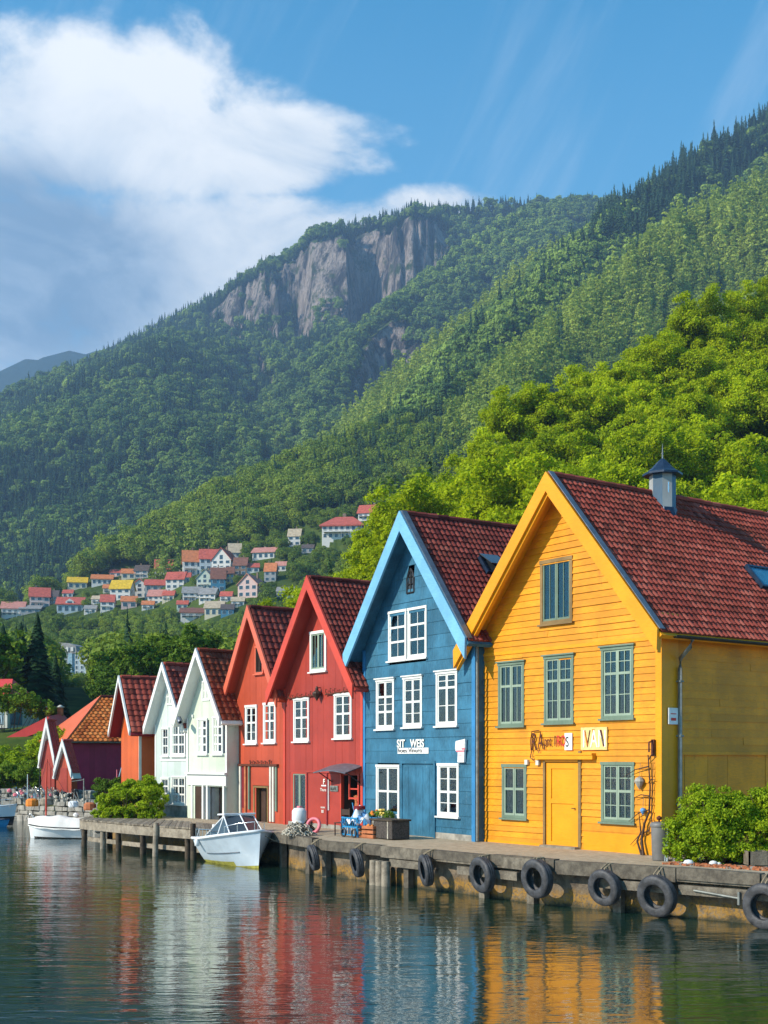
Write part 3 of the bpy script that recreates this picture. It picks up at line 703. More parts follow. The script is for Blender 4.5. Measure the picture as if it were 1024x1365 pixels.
c_ = MB(); c_.tube([(tx, ty, zt+.40), (tx, ty, zt+.62), (tx, ty, zt+.78)], [.02, .014, .004]); c_.lathe([(0, zt+.5), (.035, zt+.53), (0, zt+.57)], (tx, ty, 0), 8); c_.build('finial', M['zinc'], tur)
c_ = MB(); c_.lathe([(rr*1.25, zb+.0), (rr*1.03, zb+.27)], (tx+.02, ty, 0), 8, sm=False); c_.build('turret_flashing', M['slate_blue'], tur)
c_ = MB(); c_.box(tx+.31, tx+.325, ty-.16, ty-.13, zb+.62, zb+.88); c_.build('latch', M['chrome'], tur)
def skylight(root, rf, w, y, q, wy, hq, glass, tilt=0.):
    al = rf['alpha']; o = Vector((w/2+q*math.cos(al)+.06*math.sin(al), y, rf['zr']-q*math.sin(al)+.06*math.cos(al)))
    Mx = Matrix.Translation(o) @ Matrix.Rotation(al, 4, 'Y')
    s = MB(Mx); s.box(0, hq, 0, .06, -.05, .07); s.box(0, hq, wy-.06, wy, -.05, .07); s.box(0, .06, .06, wy-.06, -.05, .07); s.box(hq-.07, hq, .06, wy-.06, -.05, .06)
    sk = s.build('skylight', M['slate_blue'], root)
    g = MB(Mx); g.box(.06, hq-.07, .06, wy-.06, .02, .035); g.build('pane', M[glass], sk)
    if tilt: g2 = MB(Mx @ Matrix.Rotation(-tilt, 4, 'Y')); g2.box(.0, hq, .01, wy-.01, .09, .11); g2.build('open_sash', M[glass], sk)
skylight(yh, rf, yw, 4.6, 2.55, 1.0, .78, 'skylight_glass')
skylight(yh, rf, yw, 5.68, 2.45, .75, .85, 'skylight_glass')
v_ = MB(); al = rf['alpha']
v_.prism([(yw/2-.02, rf['y1']-.02, rf['zr']+.13), (yw/2+.12, rf['y1']-.02, rf['zr']+.06), (yw/2+rf['q1']*math.cos(al), rf['y1']-.02, rf['zr']-rf['q1']*math.sin(al)+.1), (yw/2+rf['q1']*math.cos(al), rf['y1']-.02, rf['zr']-rf['q1']*math.sin(al)-.05), (yw/2-.02, rf['y1']-.02, rf['zr']-.1)], (0, .12, 0))
v_.build('end_flashing', M['zinc'], yh)
c_ = MB()                                              # small bits fixed to the front
for x, z in ((2.22, 2.02), (1.83, 2.03)): c_ = MB(); c_.box(x-.05, x+.05, -.09, -.02, z-.06, z+.06); c_.build('junction_box', M['cream'], yh)

# ---- blue house
BL, BR = (-.59, 36.0), (2.33, 31.5); BH, BS = 5.25, 1.24
bwin = dict(dbl=(1.36, 3.22, 4.85, 6.2), a1=(.72, 1.63, 2.95, 4.32), a2=(2.10, 3.0, 2.98, 4.32), a3=(3.67, 4.60, 2.98, 4.37), b1=(.72, 1.9, .45, 1.9), b2=(3.74, 4.67, .6, 1.95))
hl = [(a+.04, b-.04, c+.04, d-.03) for a, b, c, d in bwin.values()]+[(2.26, 2.62, 6.65, 7.3)]
bh, bw = house('blue panelled house with white windows and pale blue barge boards', BL, BR, BH, BS, 8.0, 'blue', 'h', hl, .34, .018, name='blue_house')
rb = roof(bh, bw, BH, BS, 8.0, .5, .26, .3, 'tile_dark', 'blue_trim', 'blue', .165, .225, .34, .05, False, 2)
for k, (x0, x1, z0, z1) in bwin.items():
    if k == 'dbl':
        for a, b_ in ((x0, (x0+x1)/2-.04), ((x0+x1)/2+.04, x1)): window(bh, a, b_, z0, z1, 'white', 'white', .06, 1, rows=(.36, .68), mun=(2, 1), ct=.3)
    elif k == 'b1': window(bh, x0, x1, z0, z1, 'white', 'white', .06, 2, rows=(.5,), curt='curtain', ct=.2, sill=True)
    elif k == 'b2': window(bh, x0, x1, z0, z1, 'white', 'white', .06, 2, rows=(.46,), mun=(1, 2), curt='curtain', ct=.6)
    elif k == 'a3': window(bh, x0, x1, z0, z1, 'white', 'white', .06, 2, rows=(.72,), mun=(1, 2), head=True, ct=.6)
    else: window(bh, x0, x1, z0, z1, 'white', 'white', .06, 2, rows=(.66, .33) if k == 'a1' else (.5,), mun=(1, 2), head=True, ct=.3)
lw = MB(); pts = [(2.27, 6.66), (2.61, 6.66), (2.61, 7.05), (2.54, 7.22), (2.44, 7.32), (2.34, 7.22), (2.27, 7.05)]
for (xa, za), (xb, zb2) in zip(pts, pts[1:]+pts[:1]): lw.tube([(xa, -.015, za), (xb, -.015, zb2)], .03, 4, sm=False)
lw.tube([(2.44, -.01, 6.66), (2.44, -.01, 7.3)], .015, 4); lw.tube([(2.27, -.01, 6.9), (2.61, -.01, 6.9)], .015, 4); lw.tube([(2.27, -.01, 7.1), (2.61, -.01, 7.1)], .012, 4)
lo = lw.build('lancet_window', M['dark_metal'], bh); g = MB(); g.poly([(x, .012, z) for x, z in pts]); g.build('pane', M['boat_glass'], lo)
c_ = MB(); c_.box(2.02, 3.62, -.030, -.012, .02, 1.93); c_.box(2.0, 2.07, -.05, 0, 0, 1.98); c_.box(3.57, 3.64, -.05, 0, 0, 1.98); c_.box(2.0, 3.64, -.052, 0, 1.98, 2.05)
for x in (2.38, 2.72, 3.05, 3.36): c_.box(x-.008, x+.008, -.036, -.028, .06, 1.9)
c_.build('door', M['blue'], bh)
c_ = MB(); c_.box(bw-.13, bw+.02, -.03, 0, 0, BH); c_.build('corner_board', M['blue_post'], bh); c_ = MB(); c_.box(-.02, .12, -.03, 0, 0, BH); c_.build('corner_board', M['blue_post'], bh)
c_ = MB(); c_.box(2.1, bw-.14, -.025, 0, 0, .16, jit=.004); c_.box(.0, 2.0, -.022, 0, 0, .12); c_.build('plinth', M['stone'], bh)
p = MB(); p.tube([(bw+.10, -.02, BH-.2), (bw+.10, -.02, .02)], .035, 8); p.build('downpipe', M['pipe'], bh)
p = MB(); p.tube([(-.06, .04, BH-.5), (-.06, .04, .02)], .035, 8); p.build('downpipe', M['blue_post'], bh)
skylight(bh, rb, bw, 1.35, 1.55, .62, .62, 'boat_glass', .35)

# ---- big red house
RL, RR = (-3.2, 39.7), (-.61, 36.0); RH, RS = 4.35, 1.36
rwin = dict(attic=(1.62, 2.54, 4.79, 5.98), a1=(.63, 1.54, 2.65, 3.98), a2=(3.0, 3.94, 2.72, 4.02))
hl = [(a+.04, b-.04, c+.04, d-.03) for a, b, c, d in rwin.values()]+[(.52, 1.43, .25, 1.66), (3.42, 4.36, .1, 1.62)]
rh, rw = house('tall crimson house with a small grey porch canopy and a dark red tiled roof', RL, RR, RH, RS, 7.0, 'red', 'v', hl, .34, name='red_house')
rr_ = roof(rh, rw, RH, RS, 7.0, .5, .24, .3, 'tile_dark', 'red_trim', 'red', .17, .23, .26, .05, False, 0)
window(rh, *rwin['attic'], 'white', 'sage_pale', .075, 2, rows=(), mun=(2, 1), ct=.6)
window(rh, *rwin['a1'], 'white', 'white', .06, 2, rows=(.55,), mun=(1, 2), ct=.26); window(rh, *rwin['a2'], 'white', 'white', .06, 2, rows=(.55,), mun=(1, 2), ct=.26)
window(rh, .54, 1.41, .25, 1.66, 'red_trim', 'sage_pale', .05, 2, rows=(), mun=(1, 1), curt='curtain', ct=.45, sill=False)
c_ = MB()
c_.box(1.5, 2.62, -.028, -.008, .12, 1.66); c_.box(2.66, 3.36, -.030, -.008, .12, 1.66); c_.box(.40, 3.4, -.06, -.005, 1.68, 1.74); c_.build('shop_panel', M['red'], rh)
c_ = MB(); c_.box(2.60, 2.67, -.06, -.0, .1, 1.68); c_.build('panel_post', M['dark_red'], rh); c_ = MB(); c_.box(1.44, 1.5, -.05, 0, .1, 1.68); c_.build('panel_post', M['dark_red'], rh)
aw = MB(); n = 9
for i in range(n):
    x0, x1 = 2.75+i*1.75/n, 2.75+(i+1)*1.75/n; z = lambda x: 1.80+.07*math.sin((x-2.75)/1.75*math.pi); q = -.55-.06*(i % 2)
    aw.add([(x0, -.0, z(x0)+.1), (x1, 0, z(x1)+.1), (x1, -.62, z(x1)-.10), (x0, -.62, z(x0)-.10), (x0, 0, z(x0)+.075), (x1, 0, z(x1)+.075), (x1, -.62, z(x1)-.125), (x0, -.62, z(x0)-.125)], ((0, 3, 2, 1), (4, 5, 6, 7), (3, 7, 6, 2)))
ao = aw.build('canopy', M['zinc'], rh); c_ = MB()
for x in (2.9, 4.38): c_ = MB(); c_.tube([(x, -.01, 1.4), (x, -.5, 1.70)], .016); c_.build('bracket', M['dark_metal'], ao)
en = MB(); a, b_, c, d = 3.42, 4.36, .1, 1.62
en.quad((a, 1.4, c), (b_, 1.4, c), (b_, 1.4, d), (a, 1.4, d)); en.quad((a, .02, c), (a, 1.4, c), (a, 1.4, d), (a, .02, d)); en.quad((b_, .02, c), (b_, .02, d), (b_, 1.4, d), (b_, 1.4, c)); en.quad((a, .02, d), (a, 1.4, d), (b_, 1.4, d), (b_, .02, d)); en.quad((a, .02, c), (b_, .02, c), (b_, 1.4, c), (a, 1.4, c))
eo = en.build('entrance', M['room'], rh)
c_ = MB(); c_.box(3.36, 3.42, -.05, .06, .1, 1.66); c_.box(4.30, 4.36, -.05, .06, .1, 1.66); c_.box(3.78, 3.82, -.02, .03, .9, 1.62); c_.box(3.82, 4.3, -.02, .03, .92, .97); c_.box(3.82, 4.30, .01, .05, 1.2, 1.24); c_.build('entrance_frame', M['red_trim'], eo)
c_ = MB()
for i in range(26): x, z = random.uniform(3.5, 4.2), random.uniform(.25, .95); c_.box(x-.06, x+.06, .35, .45, z-.05, z+.09, jit=.02)
c_.build('stacked_wares', M['terracotta'], eo)
c_ = MB(); c_.box(.30, 4.42, -.03, .0, -.0, .12, jit=.003); c_.build('plinth', M['stone'], rh)
c_ = MB(); c_.box(rw-.10, rw+.02, -.03, 0, .1, RH); c_.build('corner_board', M['red_trim'], rh); c_ = MB(); c_.box(-.02, .10, -.03, 0, 0, RH); c_.build('corner_board', M['red_trim'], rh)
# ornaments: two iron strips with curls, a lantern between them
for xs, xe, za, zb2, nn in ((.32, 1.92, 4.02, 4.06, 6), (2.55, 4.3, 4.05, 4.14, 7)):
    c_ = MB(); pts = [(xs+(xe-xs)*i/12, -.06, za+(zb2-za)*i/12+.012*math.sin(i*1.9)) for i in range(13)]; c_.tube(pts, .022, 6)
    for i in range(nn):
        x = xs+(xe-xs)*(i+.35)/nn; h_ = random.uniform(.09, .19); z = za+.01
        c_.tube([(x, -.06, z), (x-.05, -.07, z+h_*.5), (x-.02, -.08, z+h_), (x+.05, -.08, z+h_*.85)], [.018, .016, .013, .01], 5)
    c_.build('iron_bracket', M['rust'], rh)
c_ = MB(); c_.lathe([(.0, 3.86), (.06, 3.96), (.15, 4.10), (.13, 4.14), (.05, 4.2), (.05, 4.26), (.02, 4.32), (0, 4.33)], (2.2, -.14, 0), 8, sm=False); c_.tube([(2.2, 0, 4.28), (2.2, -.14, 4.28)], .015); c_.build('wall_lantern', M['dark_brown'], rh)

# ---- small orange-red house
SL, SR = (-5.36, 42.5), (-3.42, 39.73); SH, SS = 4.22, 1.60
swin = dict(a1=(.88, 1.67, 2.61, 3.86), a2=(2.12, 2.92, 2.63, 3.9))
hl = [(a+.04, b-.04, c+.04, d-.03) for a, b, c, d in swin.values()]+[(1.58, 2.08, 4.95, 5.8), (1.42, 2.42, 0, 1.2)]
sh, sw_ = house('narrow orange-red house beside the pale houses, with a recessed dark door', SL, SR, SH, SS, 6.5, 'orange_red', 'v', hl, .40, back=.22, name='orange_red_house')
roof(sh, sw_, SH, SS, 6.5, .36, .2, .3, 'tile_dark', 'coral_trim', 'orange_red', .22, .28, .22, .05, False, 0)
window(sh, *swin['a1'], 'white', 'white', .07, 2, rows=(.55,), mun=(1, 2), ct=.25); window(sh, *swin['a2'], 'white', 'white', .07, 2, rows=(.55,), mun=(1, 2), ct=.25)
window(sh, 1.56, 2.10, 4.93, 5.82, 'coral_trim', 'dark_brown', .05, 2, rows=(), mun=(2, 1), curt=None, glass='glass')
c_ = MB(); c_.box(.45, 3.1, -.09, -.0, 1.86, 1.93)
for i in range(6): x = 1.3+i*.26; c_.tube([(x, -.06, 1.93), (x+.03, -.07, 2.0+random.random()*.08), (x-.05, -.07, 2.03)], .022, 5)
c_.build('door_lintel', M['rust'], sh)
c_ = MB(); c_.box(1.34, 2.5, -.035, -.008, 1.22, 1.82); c_.build('panel', M['orange_red'], sh)
for xs, mm in ((.50, 'cream'), (.86, 'terracotta'), (1.12, 'sage'), (2.56, 'cream'), (2.74, 'cream'), (2.92, 'sage')):
    c_ = MB(); c_.box(xs, xs+.10, -.05-.02*random.random(), 0, .05 if mm != 'sage' else .4, 1.85); c_.build('pilaster', M[mm], sh)
c_ = MB(); c_.box(.62, .84, -.02, .0, .45, 1.84); c_.build('dark_panel', M['dark_red'], sh)
c_ = MB(); a, b_, c, d = 1.42, 2.42, 0, 1.2; c_.box(a, a+.08, -.02, .3, c, d); c_.box(b_-.08, b_, -.02, .3, c, d); c_.box(a+.08, b_-.08, -.02, .3, d-.06, d)
do = c_.build('door', M['brown_trim'], sh); c_ = MB(); c_.box(a+.08, a+.50, .18, .22, 0, d-.06); c_.box(a+.57, b_-.08, .18, .22, 0, d-.06); c_.box(a+.49, a+.58, .24, .26, 0, d-.06); c_.build('door_leaf', M['dark_brown'], do)
c_ = MB(); c_.lathe([(0, .15), (.03, .16), (.03, .2)], (a+.66, 0, .62), 8, axis='y'); c_.build('handle', M['chrome'], do)
c_ = MB(); c_.tube([(.1, 0, 4.0), (.1, -.15, 3.95), (.16, -.17, 3.9)], .02); c_.tube([(.04, -.08, 1.5), (.1, -.1, 1.72), (.2, -.08, 1.8)], .03); c_.build('iron_bracket', M['rust'], sh)

# ---- white house (right of the pale pair)
WL, WR = (-6.99, 44.0), (-5.32, 42.02); WH, WS = 3.55, 1.62
wwin = dict(a1=(.72, 1.34, 2.26, 3.48), a2=(1.70, 2.34, 2.26, 3.52))
hl = [(a+.03, b-.03, c+.03, d-.03) for a, b, c, d in wwin.values()]+[(.34, 2.42, -.1, 1.14)]
wh, ww = house('pale mint house with a white porch, just left of the orange-red house', WL, WR, WH, WS, 6.0, 'mint', 'v', hl, .5, name='white_house')
roof(wh, ww, WH, WS, 6.0, .42, .2, .3, 'tile_brown', 'white', 'white', .24, .25, .15, .05, False, 0)
for k in wwin: window(wh, *wwin[k], 'white', 'white', .05, 2, rows=(.25, .5, .75), mun=(1, 1), ct=.2)
window(wh, 1.02, 1.50, 4.12, 4.78, 'white', 'white', .05, 2, rows=(.5,), mun=(2, 1), ct=.2, sill=False)
c_ = MB(); c_.box(.06, ww-.02, -.05, 0, 1.18, 1.56); c_.box(.0, ww+.02, -.13, 0, 1.56, 1.63)
for x in (.3, 1.02, 1.30, 2.34): c_.box(x, x+.10, -.04, .08, -.02, 1.18)
c_.box(.36, .44, -.05, 0, 3.56, 3.66); c_.box(0, .08, -.03, 0, 1.63, WH); c_.box(ww-.08, ww+.01, -.03, 0, 1.63, WH)
po = c_.build('porch', M['white'], wh)
c_ = MB(); a, b_, c, d = .34, 2.42, -.05, 1.14; c_.quad((a, .9, c), (b_, .9, c), (b_, .9, d), (a, .9, d)); c_.quad((a, .02, c), (a, .9, c), (a, .9, d), (a, .02, d)); c_.quad((b_, .02, c), (b_, .02, d), (b_, .9, d), (b_, .9, c)); c_.quad((a, .02, d), (a, .9, d), (b_, .9, d), (b_, .02, d)); c_.build('recess', M['cream'], po)
c_ = MB(); c_.box(.40, 1.02, .03, .07, 0, 1.12); c_.build('shutter', M['dark_brown'], po)
c_ = MB(); c_.box(1.40, 1.9, .10, .14, .0, 1.12); c_.build('glazed_door', M['boat_glass'], po)
c_ = MB(); c_.lathe([(.02, 0), (.09, .05), (.10, .32), (.06, .38)], (0, 0, 0), 10); c_.M = None
o_ = c_.build('floodlight', M['zinc'], wh); o_.location = (.12, -.42, 3.55); o_.rotation_euler = (R(20), R(118), 0)
# ---- grey-white house (left of the pale pair)
GL, GR = (-8.53, 46.15), (-7.02, 44.34); GH, GS = 3.35, 1.68
gwin = dict(a1=(.55, 1.02, 2.2, 3.22), a2=(1.24, 2.2, 2.2, 3.34), b1=(.46, 1.04, .50, 1.38), b2=(1.24, 2.2, .45, 1.44))
hl = [(a+.03, b-.03, c+.03, d-.03) for a, b, c, d in gwin.values()]
gh, gw = house('pale grey-green house with stacked white windows, leftmost of the two pale houses', GL, GR, GH, GS, 6.0, 'ice', 'v', hl, .5, name='white_house')
roof(gh, gw, GH, GS, 6.0, .36, .2, .3, 'tile_red', 'white', 'white', .24, .25, .14, .05, False, 0)
for k in gwin: window(gh, *gwin[k], 'white', 'white', .05, 1 if k[1] == '1' else 2, rows=(.34, .67), mun=(2, 1), ct=.2, head=k == 'a2')
window(gh, .86, 1.32, 4.06, 4.66, 'white', 'white', .04, 2, rows=(.5,), mun=(2, 1), ct=.2, sill=False)
c_ = MB(); c_.box(-.02, 1.12, -.03, 0, -.05, .38, jit=.004); c_.box(1.13, gw, -.05, 0, -.05, .42, jit=.004); c_.build('plinth', M['stone'], gh)
c_ = MB(); c_.box(0, .08, -.02, 0, .4, GH); c_.box(gw-.1, gw, -.02, 0, .4, GH); c_.box(.4, gw-.1, -.03, 0, 2.02, 2.10); c_.build('corner_board', M['white'], gh)

# ---- orange house with its side wall in shade
OL, OR_ = (-10.35, 48.75), (-9.20, 46.52); OH, OS = 3.28, 1.40
oh, ow = house('bright orange house with white-edged gable, behind the leafy bush', OL, OR_, OH, OS, 6.0, 'orange', 'v', [], .45, name='orange_house')
roof(oh, ow, OH, OS, 6.0, .42, .25, .3, 'tile_red', 'white', 'dark_red', .24, .26, .12, .05, False, 0)
c_ = MB(); c_.box(0, ow, -.03, 0, 0, .72); c_.build('plinth', M['terracotta'], oh)
c_ = MB(); c_.box(ow, ow+.04, 0.02, 5.9, 0, .62); c_.build('plinth', M['stone'], oh)
c_ = MB(); c_.box(ow+.0, ow+.03, -.02, .08, .72, OH); c_.build('corner_board', M['cream'], oh)
c_ = MB(); c_.tube([(ow*.45, -.03, .62), (ow*.45, -.12, .60), (ow*.5, -.14, .5)], .04); c_.build('iron_bracket', M['rust'], oh)

# ---- maroon boathouse with a hipped orange tile roof
MC = Vector((-16.6, 66.0)); mv = Vector((.891, .454)); mu = Vector((.454, -.891)); MW, MD, MH = 7.0, 8.0, 3.05
ml = MC-mu*MW; mroot = thing('boathouse', 'maroon boathouse with a hipped orange tile roof, left of the bright orange house', 'boathouse', (ml.x, ml.y, 1.05), math.atan2(mu.y, mu.x))
wl = MB(); wall_face(wl, lambda x, q, z: (x, -q, z), MW, MH, None, [], 'v', .3); wall_face(wl, lambda x, q, z: (MW+q, x, z), MD, MH, None, [], 'v', .3)
wl.quad((0, 0, 0), (0, 0, MH), (0, MD, MH), (0, MD, 0)); wl.quad((0, MD, 0), (0, MD, MH), (MW, MD, MH), (MW, MD, 0)); wl.build('wall', M['maroon'], mroot)
al = math.atan(.66); zr = MH+.66*MW/2+.1; hipl = 2.4
t = MB(); nrow = 15; q1 = (MW/2+.35)/math.cos(al)
for s in (1, -1):
    for r in range(nrow):
        qa, qb = r*q1/nrow, (r+1)*q1/nrow+.03; ya = hipl-(hipl+.35)*(r+.5)/nrow-.0; ncol = max(1, round((MD+.3-ya)/.27))
        for c in range(ncol):
            y0_, y1_ = ya+(MD+.3-ya)*c/ncol, ya+(MD+.3-ya)*(c+1)/ncol; ym = (y0_+y1_)/2; tt = min(1, max(0, random.gauss(.5, .22)))
            vs = []
            for q, lf in ((qa, .01), (qb, .05), (qb, -.02)):
                for yy, hh in ((y0_, 0), (ym, .045), (y1_, 0)):
                    hh = hh+lf if lf > 0 else lf; vs.append((MW/2+s*(q*math.cos(al)+hh*math.sin(al)), yy, zr-q*math.sin(al)+hh*math.cos(al)))
            fs = [(0, 1, 4, 3), (1, 2, 5, 4), (3, 4, 7, 6), (4, 5, 8, 7)]; t.add(vs, fs if s < 0 else [f[::-1] for f in fs], 0, tt)
t.build('roof', M['tile_orange'], mroot)
t = MB(); e = .35; zl = zr-q1*math.sin(al)
t.prism([(-e, -e-.03, zl-.02), (MW+e+.05, -e-.03, zl-.02), (MW/2, hipl+.05, zr+.05)], (0, -.06, .09)); t.build('hip_end', M['orange_sheet'], mroot)
t = MB(); t.box(-e, MW+e, -e, MD+.3, zl-.10, zl-.03); t.build('soffit', M['dark_brown'], mroot)
t = MB(); t.tube([(MW/2, hipl, zr+.05), (MW/2, MD+.3, zr+.05)], .10, 8); t.build('ridge_cap', M['tile_dark'], mroot)
p = MB(); p.tube([(MW+.08, 4.6, MH), (MW+.08, 4.6, 1.1), (MW+.12, 4.62, .1)], [.035, .035, .06], 8); p.build('downpipe', M['pipe'], mroot)
gutter(mroot, MW+e+.08, -.3, MD, zl-.02, 'pipe', .06)
# two narrow red gabled sheds in front of its lit end
def shed(label, x0, x1, Y, hh, sl, dep, wallm, trim, roofm, skew=.35):
    L = ((x0-512)/FPX*Y, Y); w_ = (x1-x0)/FPX*Y
    Rt = (L[0]+w_*math.cos(skew), L[1]-w_*math.sin(skew))
    r, w = house(label, L, Rt, hh, sl, dep, wallm, 'v', [], .25, name='boat_shed', cat='shed', group='narrow red sheds by the boathouse', base=1.1)
    roof(r, w, hh, sl, dep, .12, .07, .1, roofm, trim, 'white', .25, .25, .12, .04, False, 0)
    c_ = MB(); c_.box(0, w, -.03, 0, 0, .28); c_.build('plinth', M['cream'], r)
    c_ = MB(); c_.box(w*.28, w*.72, -.025, 0, .28, 1.5); c_.build('door', M['red'], r)
    return r
shed('narrow red shed with white edged steep roof, left of its lower twin', 55, 76, 62.5, 1.75, 4.2, .5, 'red', 'white', 'red_sheet')
shed('lower red shed with white edged steep roof, against the maroon boathouse', 75, 99, 61.0, 1.15, 3.0, .5, 'orange_red', 'white', 'red_sheet')

# ---- far left: two red-roofed buildings among the trees
def quick_roof(root, w, d, h, rise, m, e=.3, hip=0., name='roof'):
    t = MB(); zt = h+rise; A = (-e, -e, h); B = (w+e, -e, h); Cc = (w+e, d+e, h); D = (-e, d+e, h); E1 = (-e+hip, d/2, zt); F1 = (w+e-hip, d/2, zt)
    t.quad(A, B, F1, E1); t.quad(Cc, D, E1, F1); t.poly([D, A, E1]); t.poly([B, Cc, F1])
    t.box(-e, w+e, -e, d+e, h-.12, h-.002); return t.build(name, M[m], root)
def block(root, w, d, h, m, name='wall'):
    t = MB(); t.box(0, w, 0, d, 0, h); return t.build(name, M[m], root)
Y = 84.; x0 = (-78-512)/FPX*Y; ph = thing('pavilion_house', 'red hip-roofed building with a band of pale blue windows at the left edge', 'house', (x0, Y, 1.2), R(-8))
block(ph, 4.6, 5, 3.9, 'dark_brown'); wb = MB(); wb.box(-.05, 4.75, -.08, 5.05, 3.9, 5.6); wo_ = wb.build('window_band', M['cream'], ph)
for i in range(4): g = MB(); g.box(.15+i*1.13, 1.05+i*1.13, -.12, -.079, 4.15, 5.35); g.build('pane', M['pale_glass'] if i % 2 else M['skylight_glass'], wo_)
g = MB(); g.box(4.751, 4.79, .4, 2.2, 4.15, 5.35); g.build('pane', M['skylight_glass'], wo_)
quick_roof(ph, 4.7, 5, 5.62, 1.75, 'red_sheet', .35, 1.1)
c_ = MB(); c_.box(-.3, 4.9, -.5, -.09, 3.2, 3.35); c_.build('eave_board', M['red_sheet'], ph)
Y = 74.; lh = thing('red_roofed_house', 'low house with a long sloping bright red roof, half hidden by bushes', 'house', ((-30-512)/FPX*Y, Y, 1.1), R(0))
block(lh, 4.0, 5, 2.0, 'cream')
t = MB(); t.prism([(-.4, -.3, 2.0), (2.1, -.3, 3.0), (4.25, -.3, 4.3), (4.5, -.3, 4.2), (4.5, -.3, 1.9)], (0, 3, 0)); t.build('gable_wall', M['cream'], lh)
t = MB(); t.add([(-.8, -.5, 1.85), (4.35, -.5, 4.45), (4.35, 2.8, 4.75), (-.8, 2.8, 2.2), (4.9, -.5, 3.9), (4.9, 2.8, 4.2)], ((0, 1, 2, 3), (1, 4, 5, 2), (0, 4, 1))); t.build('roof', M['red_sheet'], lh)
for i, x in enumerate((3.5, 4.2)):
    t = MB(); t.box(x, x+.3, 2.2, 2.5, 4.0, 5.05); co_ = t.build('chimney', M['terracotta'], lh); t = MB(); t.lathe([(.1, 5.05), (.3, 5.12), (.05, 5.25)], (x+.15, 2.35, 0), 8); t.build('chimney_cap', M['cream'], co_)
# ------------------------------------------------------------------ foliage
def leaf_cloud(rng, cen, rad, n, size, center, up=.35, out=.8, shell=(.72, 1.06), aspect=.62):
    cen = np.asarray(cen, float); rad = np.asarray(rad, float)
    pr = rad**2; k = rng.choice(len(cen), n, p=pr/pr.sum())
    d = rng.normal(size=(n, 3)); d /= np.linalg.norm(d, axis=1)[:, None]
    o = cen[k]-np.asarray(center); o /= (np.linalg.norm(o, axis=1)[:, None]+1e-6)
    d = d+o*.75; d /= np.linalg.norm(d, axis=1)[:, None]
    p = cen[k]+d*(rad[k]*rng.uniform(shell[0], shell[1], n))[:, None]*np.array([1, 1, .82])
    nrm = d*out+rng.normal(size=(n, 3))*.55; nrm[:, 2] += up; nrm /= np.linalg.norm(nrm, axis=1)[:, None]
    a = np.cross(nrm, rng.normal(size=(n, 3))); a /= np.linalg.norm(a, axis=1)[:, None]; b = np.cross(nrm, a)
    s = size*rng.uniform(.6, 1.35, n)[:, None]
    V = np.stack([p-a*s, p-b*s*aspect-a*s*.1, p+a*s, p+b*s*aspect-a*s*.1], 1).reshape(-1, 3)
    F = np.arange(n*4).reshape(n, 4)
    pt = rng.uniform(0, 1, len(cen))
    T = np.clip(pt[k]*.55+rng.uniform(0, .45, n), 0, 1)
    return V, F, T
def crown_puffs(rng, rx, rz, zc, k, lo=.42, hi=.8, pr=(.26, .46), lop=.25, cone=0.):
    d = rng.normal(size=(k, 3)); d /= np.linalg.norm(d, axis=1)[:, None]; d[:, 2] = np.where(d[:, 2] < -.55, -d[:, 2], d[:, 2])
    r = rng.uniform(lo, hi, k); c = d*r[:, None]*np.array([rx, rx, rz])+np.array([0, 0, zc])
    c[:, :2] += rng.normal(size=2)*lop*rx*.4
    if cone: t = (c[:, 2]-(zc-rz))/(2*rz); c[:, :2] *= (1.15-cone*t)[:, None]
    return c, rng.uniform(pr[0], pr[1], k)*rx
def tree_meshes(name, seed, H, rx, rz, npuff, nleaf, leaf, mat, trunk_r, cone=0.):
    rng = np.random.default_rng(seed); zc = H-rz
    c, r = crown_puffs(rng, rx, rz*.9, zc, npuff, cone=cone)
    cc = [[0, 0, zc]]; rr = [rx*.45]
    for p, q in zip(c, r):                                  # every limb carries many small tufts
        for i in range(11):
            d = rng.normal(size=3); d /= np.linalg.norm(d); d[2] = d[2]*.8+.15
            cc.append(p+d*q*rng.uniform(.40, 1.02)); rr.append(q*rng.uniform(.28, .50))
    V, F, T = leaf_cloud(rng, np.array(cc), np.array(rr), nleaf, leaf, (0, 0, zc-rz*.3), .35, .55, (.25, 1.15))
    crown = npmesh('crown', V, F, M[mat], False, T)
    t = MB(); top = zc+rz*.35; bend = rng.normal(size=2)*.05*H
    t.tube([(0, 0, -.8), (bend[0]*.2, bend[1]*.2, H*.18), (bend[0]*.6, bend[1]*.6, H*.42), (bend[0], bend[1], top)], [trunk_r*1.25, trunk_r*.95, trunk_r*.7, trunk_r*.18], 8)
    for j in range(7):
        q = c[j % len(c)]; z = H*rng.uniform(.22, .5); t.tube([(bend[0]*.4, bend[1]*.4, z), (q[0]*.5, q[1]*.5, (z+q[2])/2+.2), tuple(q)], [trunk_r*.45, trunk_r*.28, trunk_r*.08], 5)
    me = bpy.data.meshes.new('trunk'); me.from_pydata(t.v, [], t.f); me.polygons.foreach_set('use_smooth', t.sm); me.materials.append(M['bark'])
    return crown, me
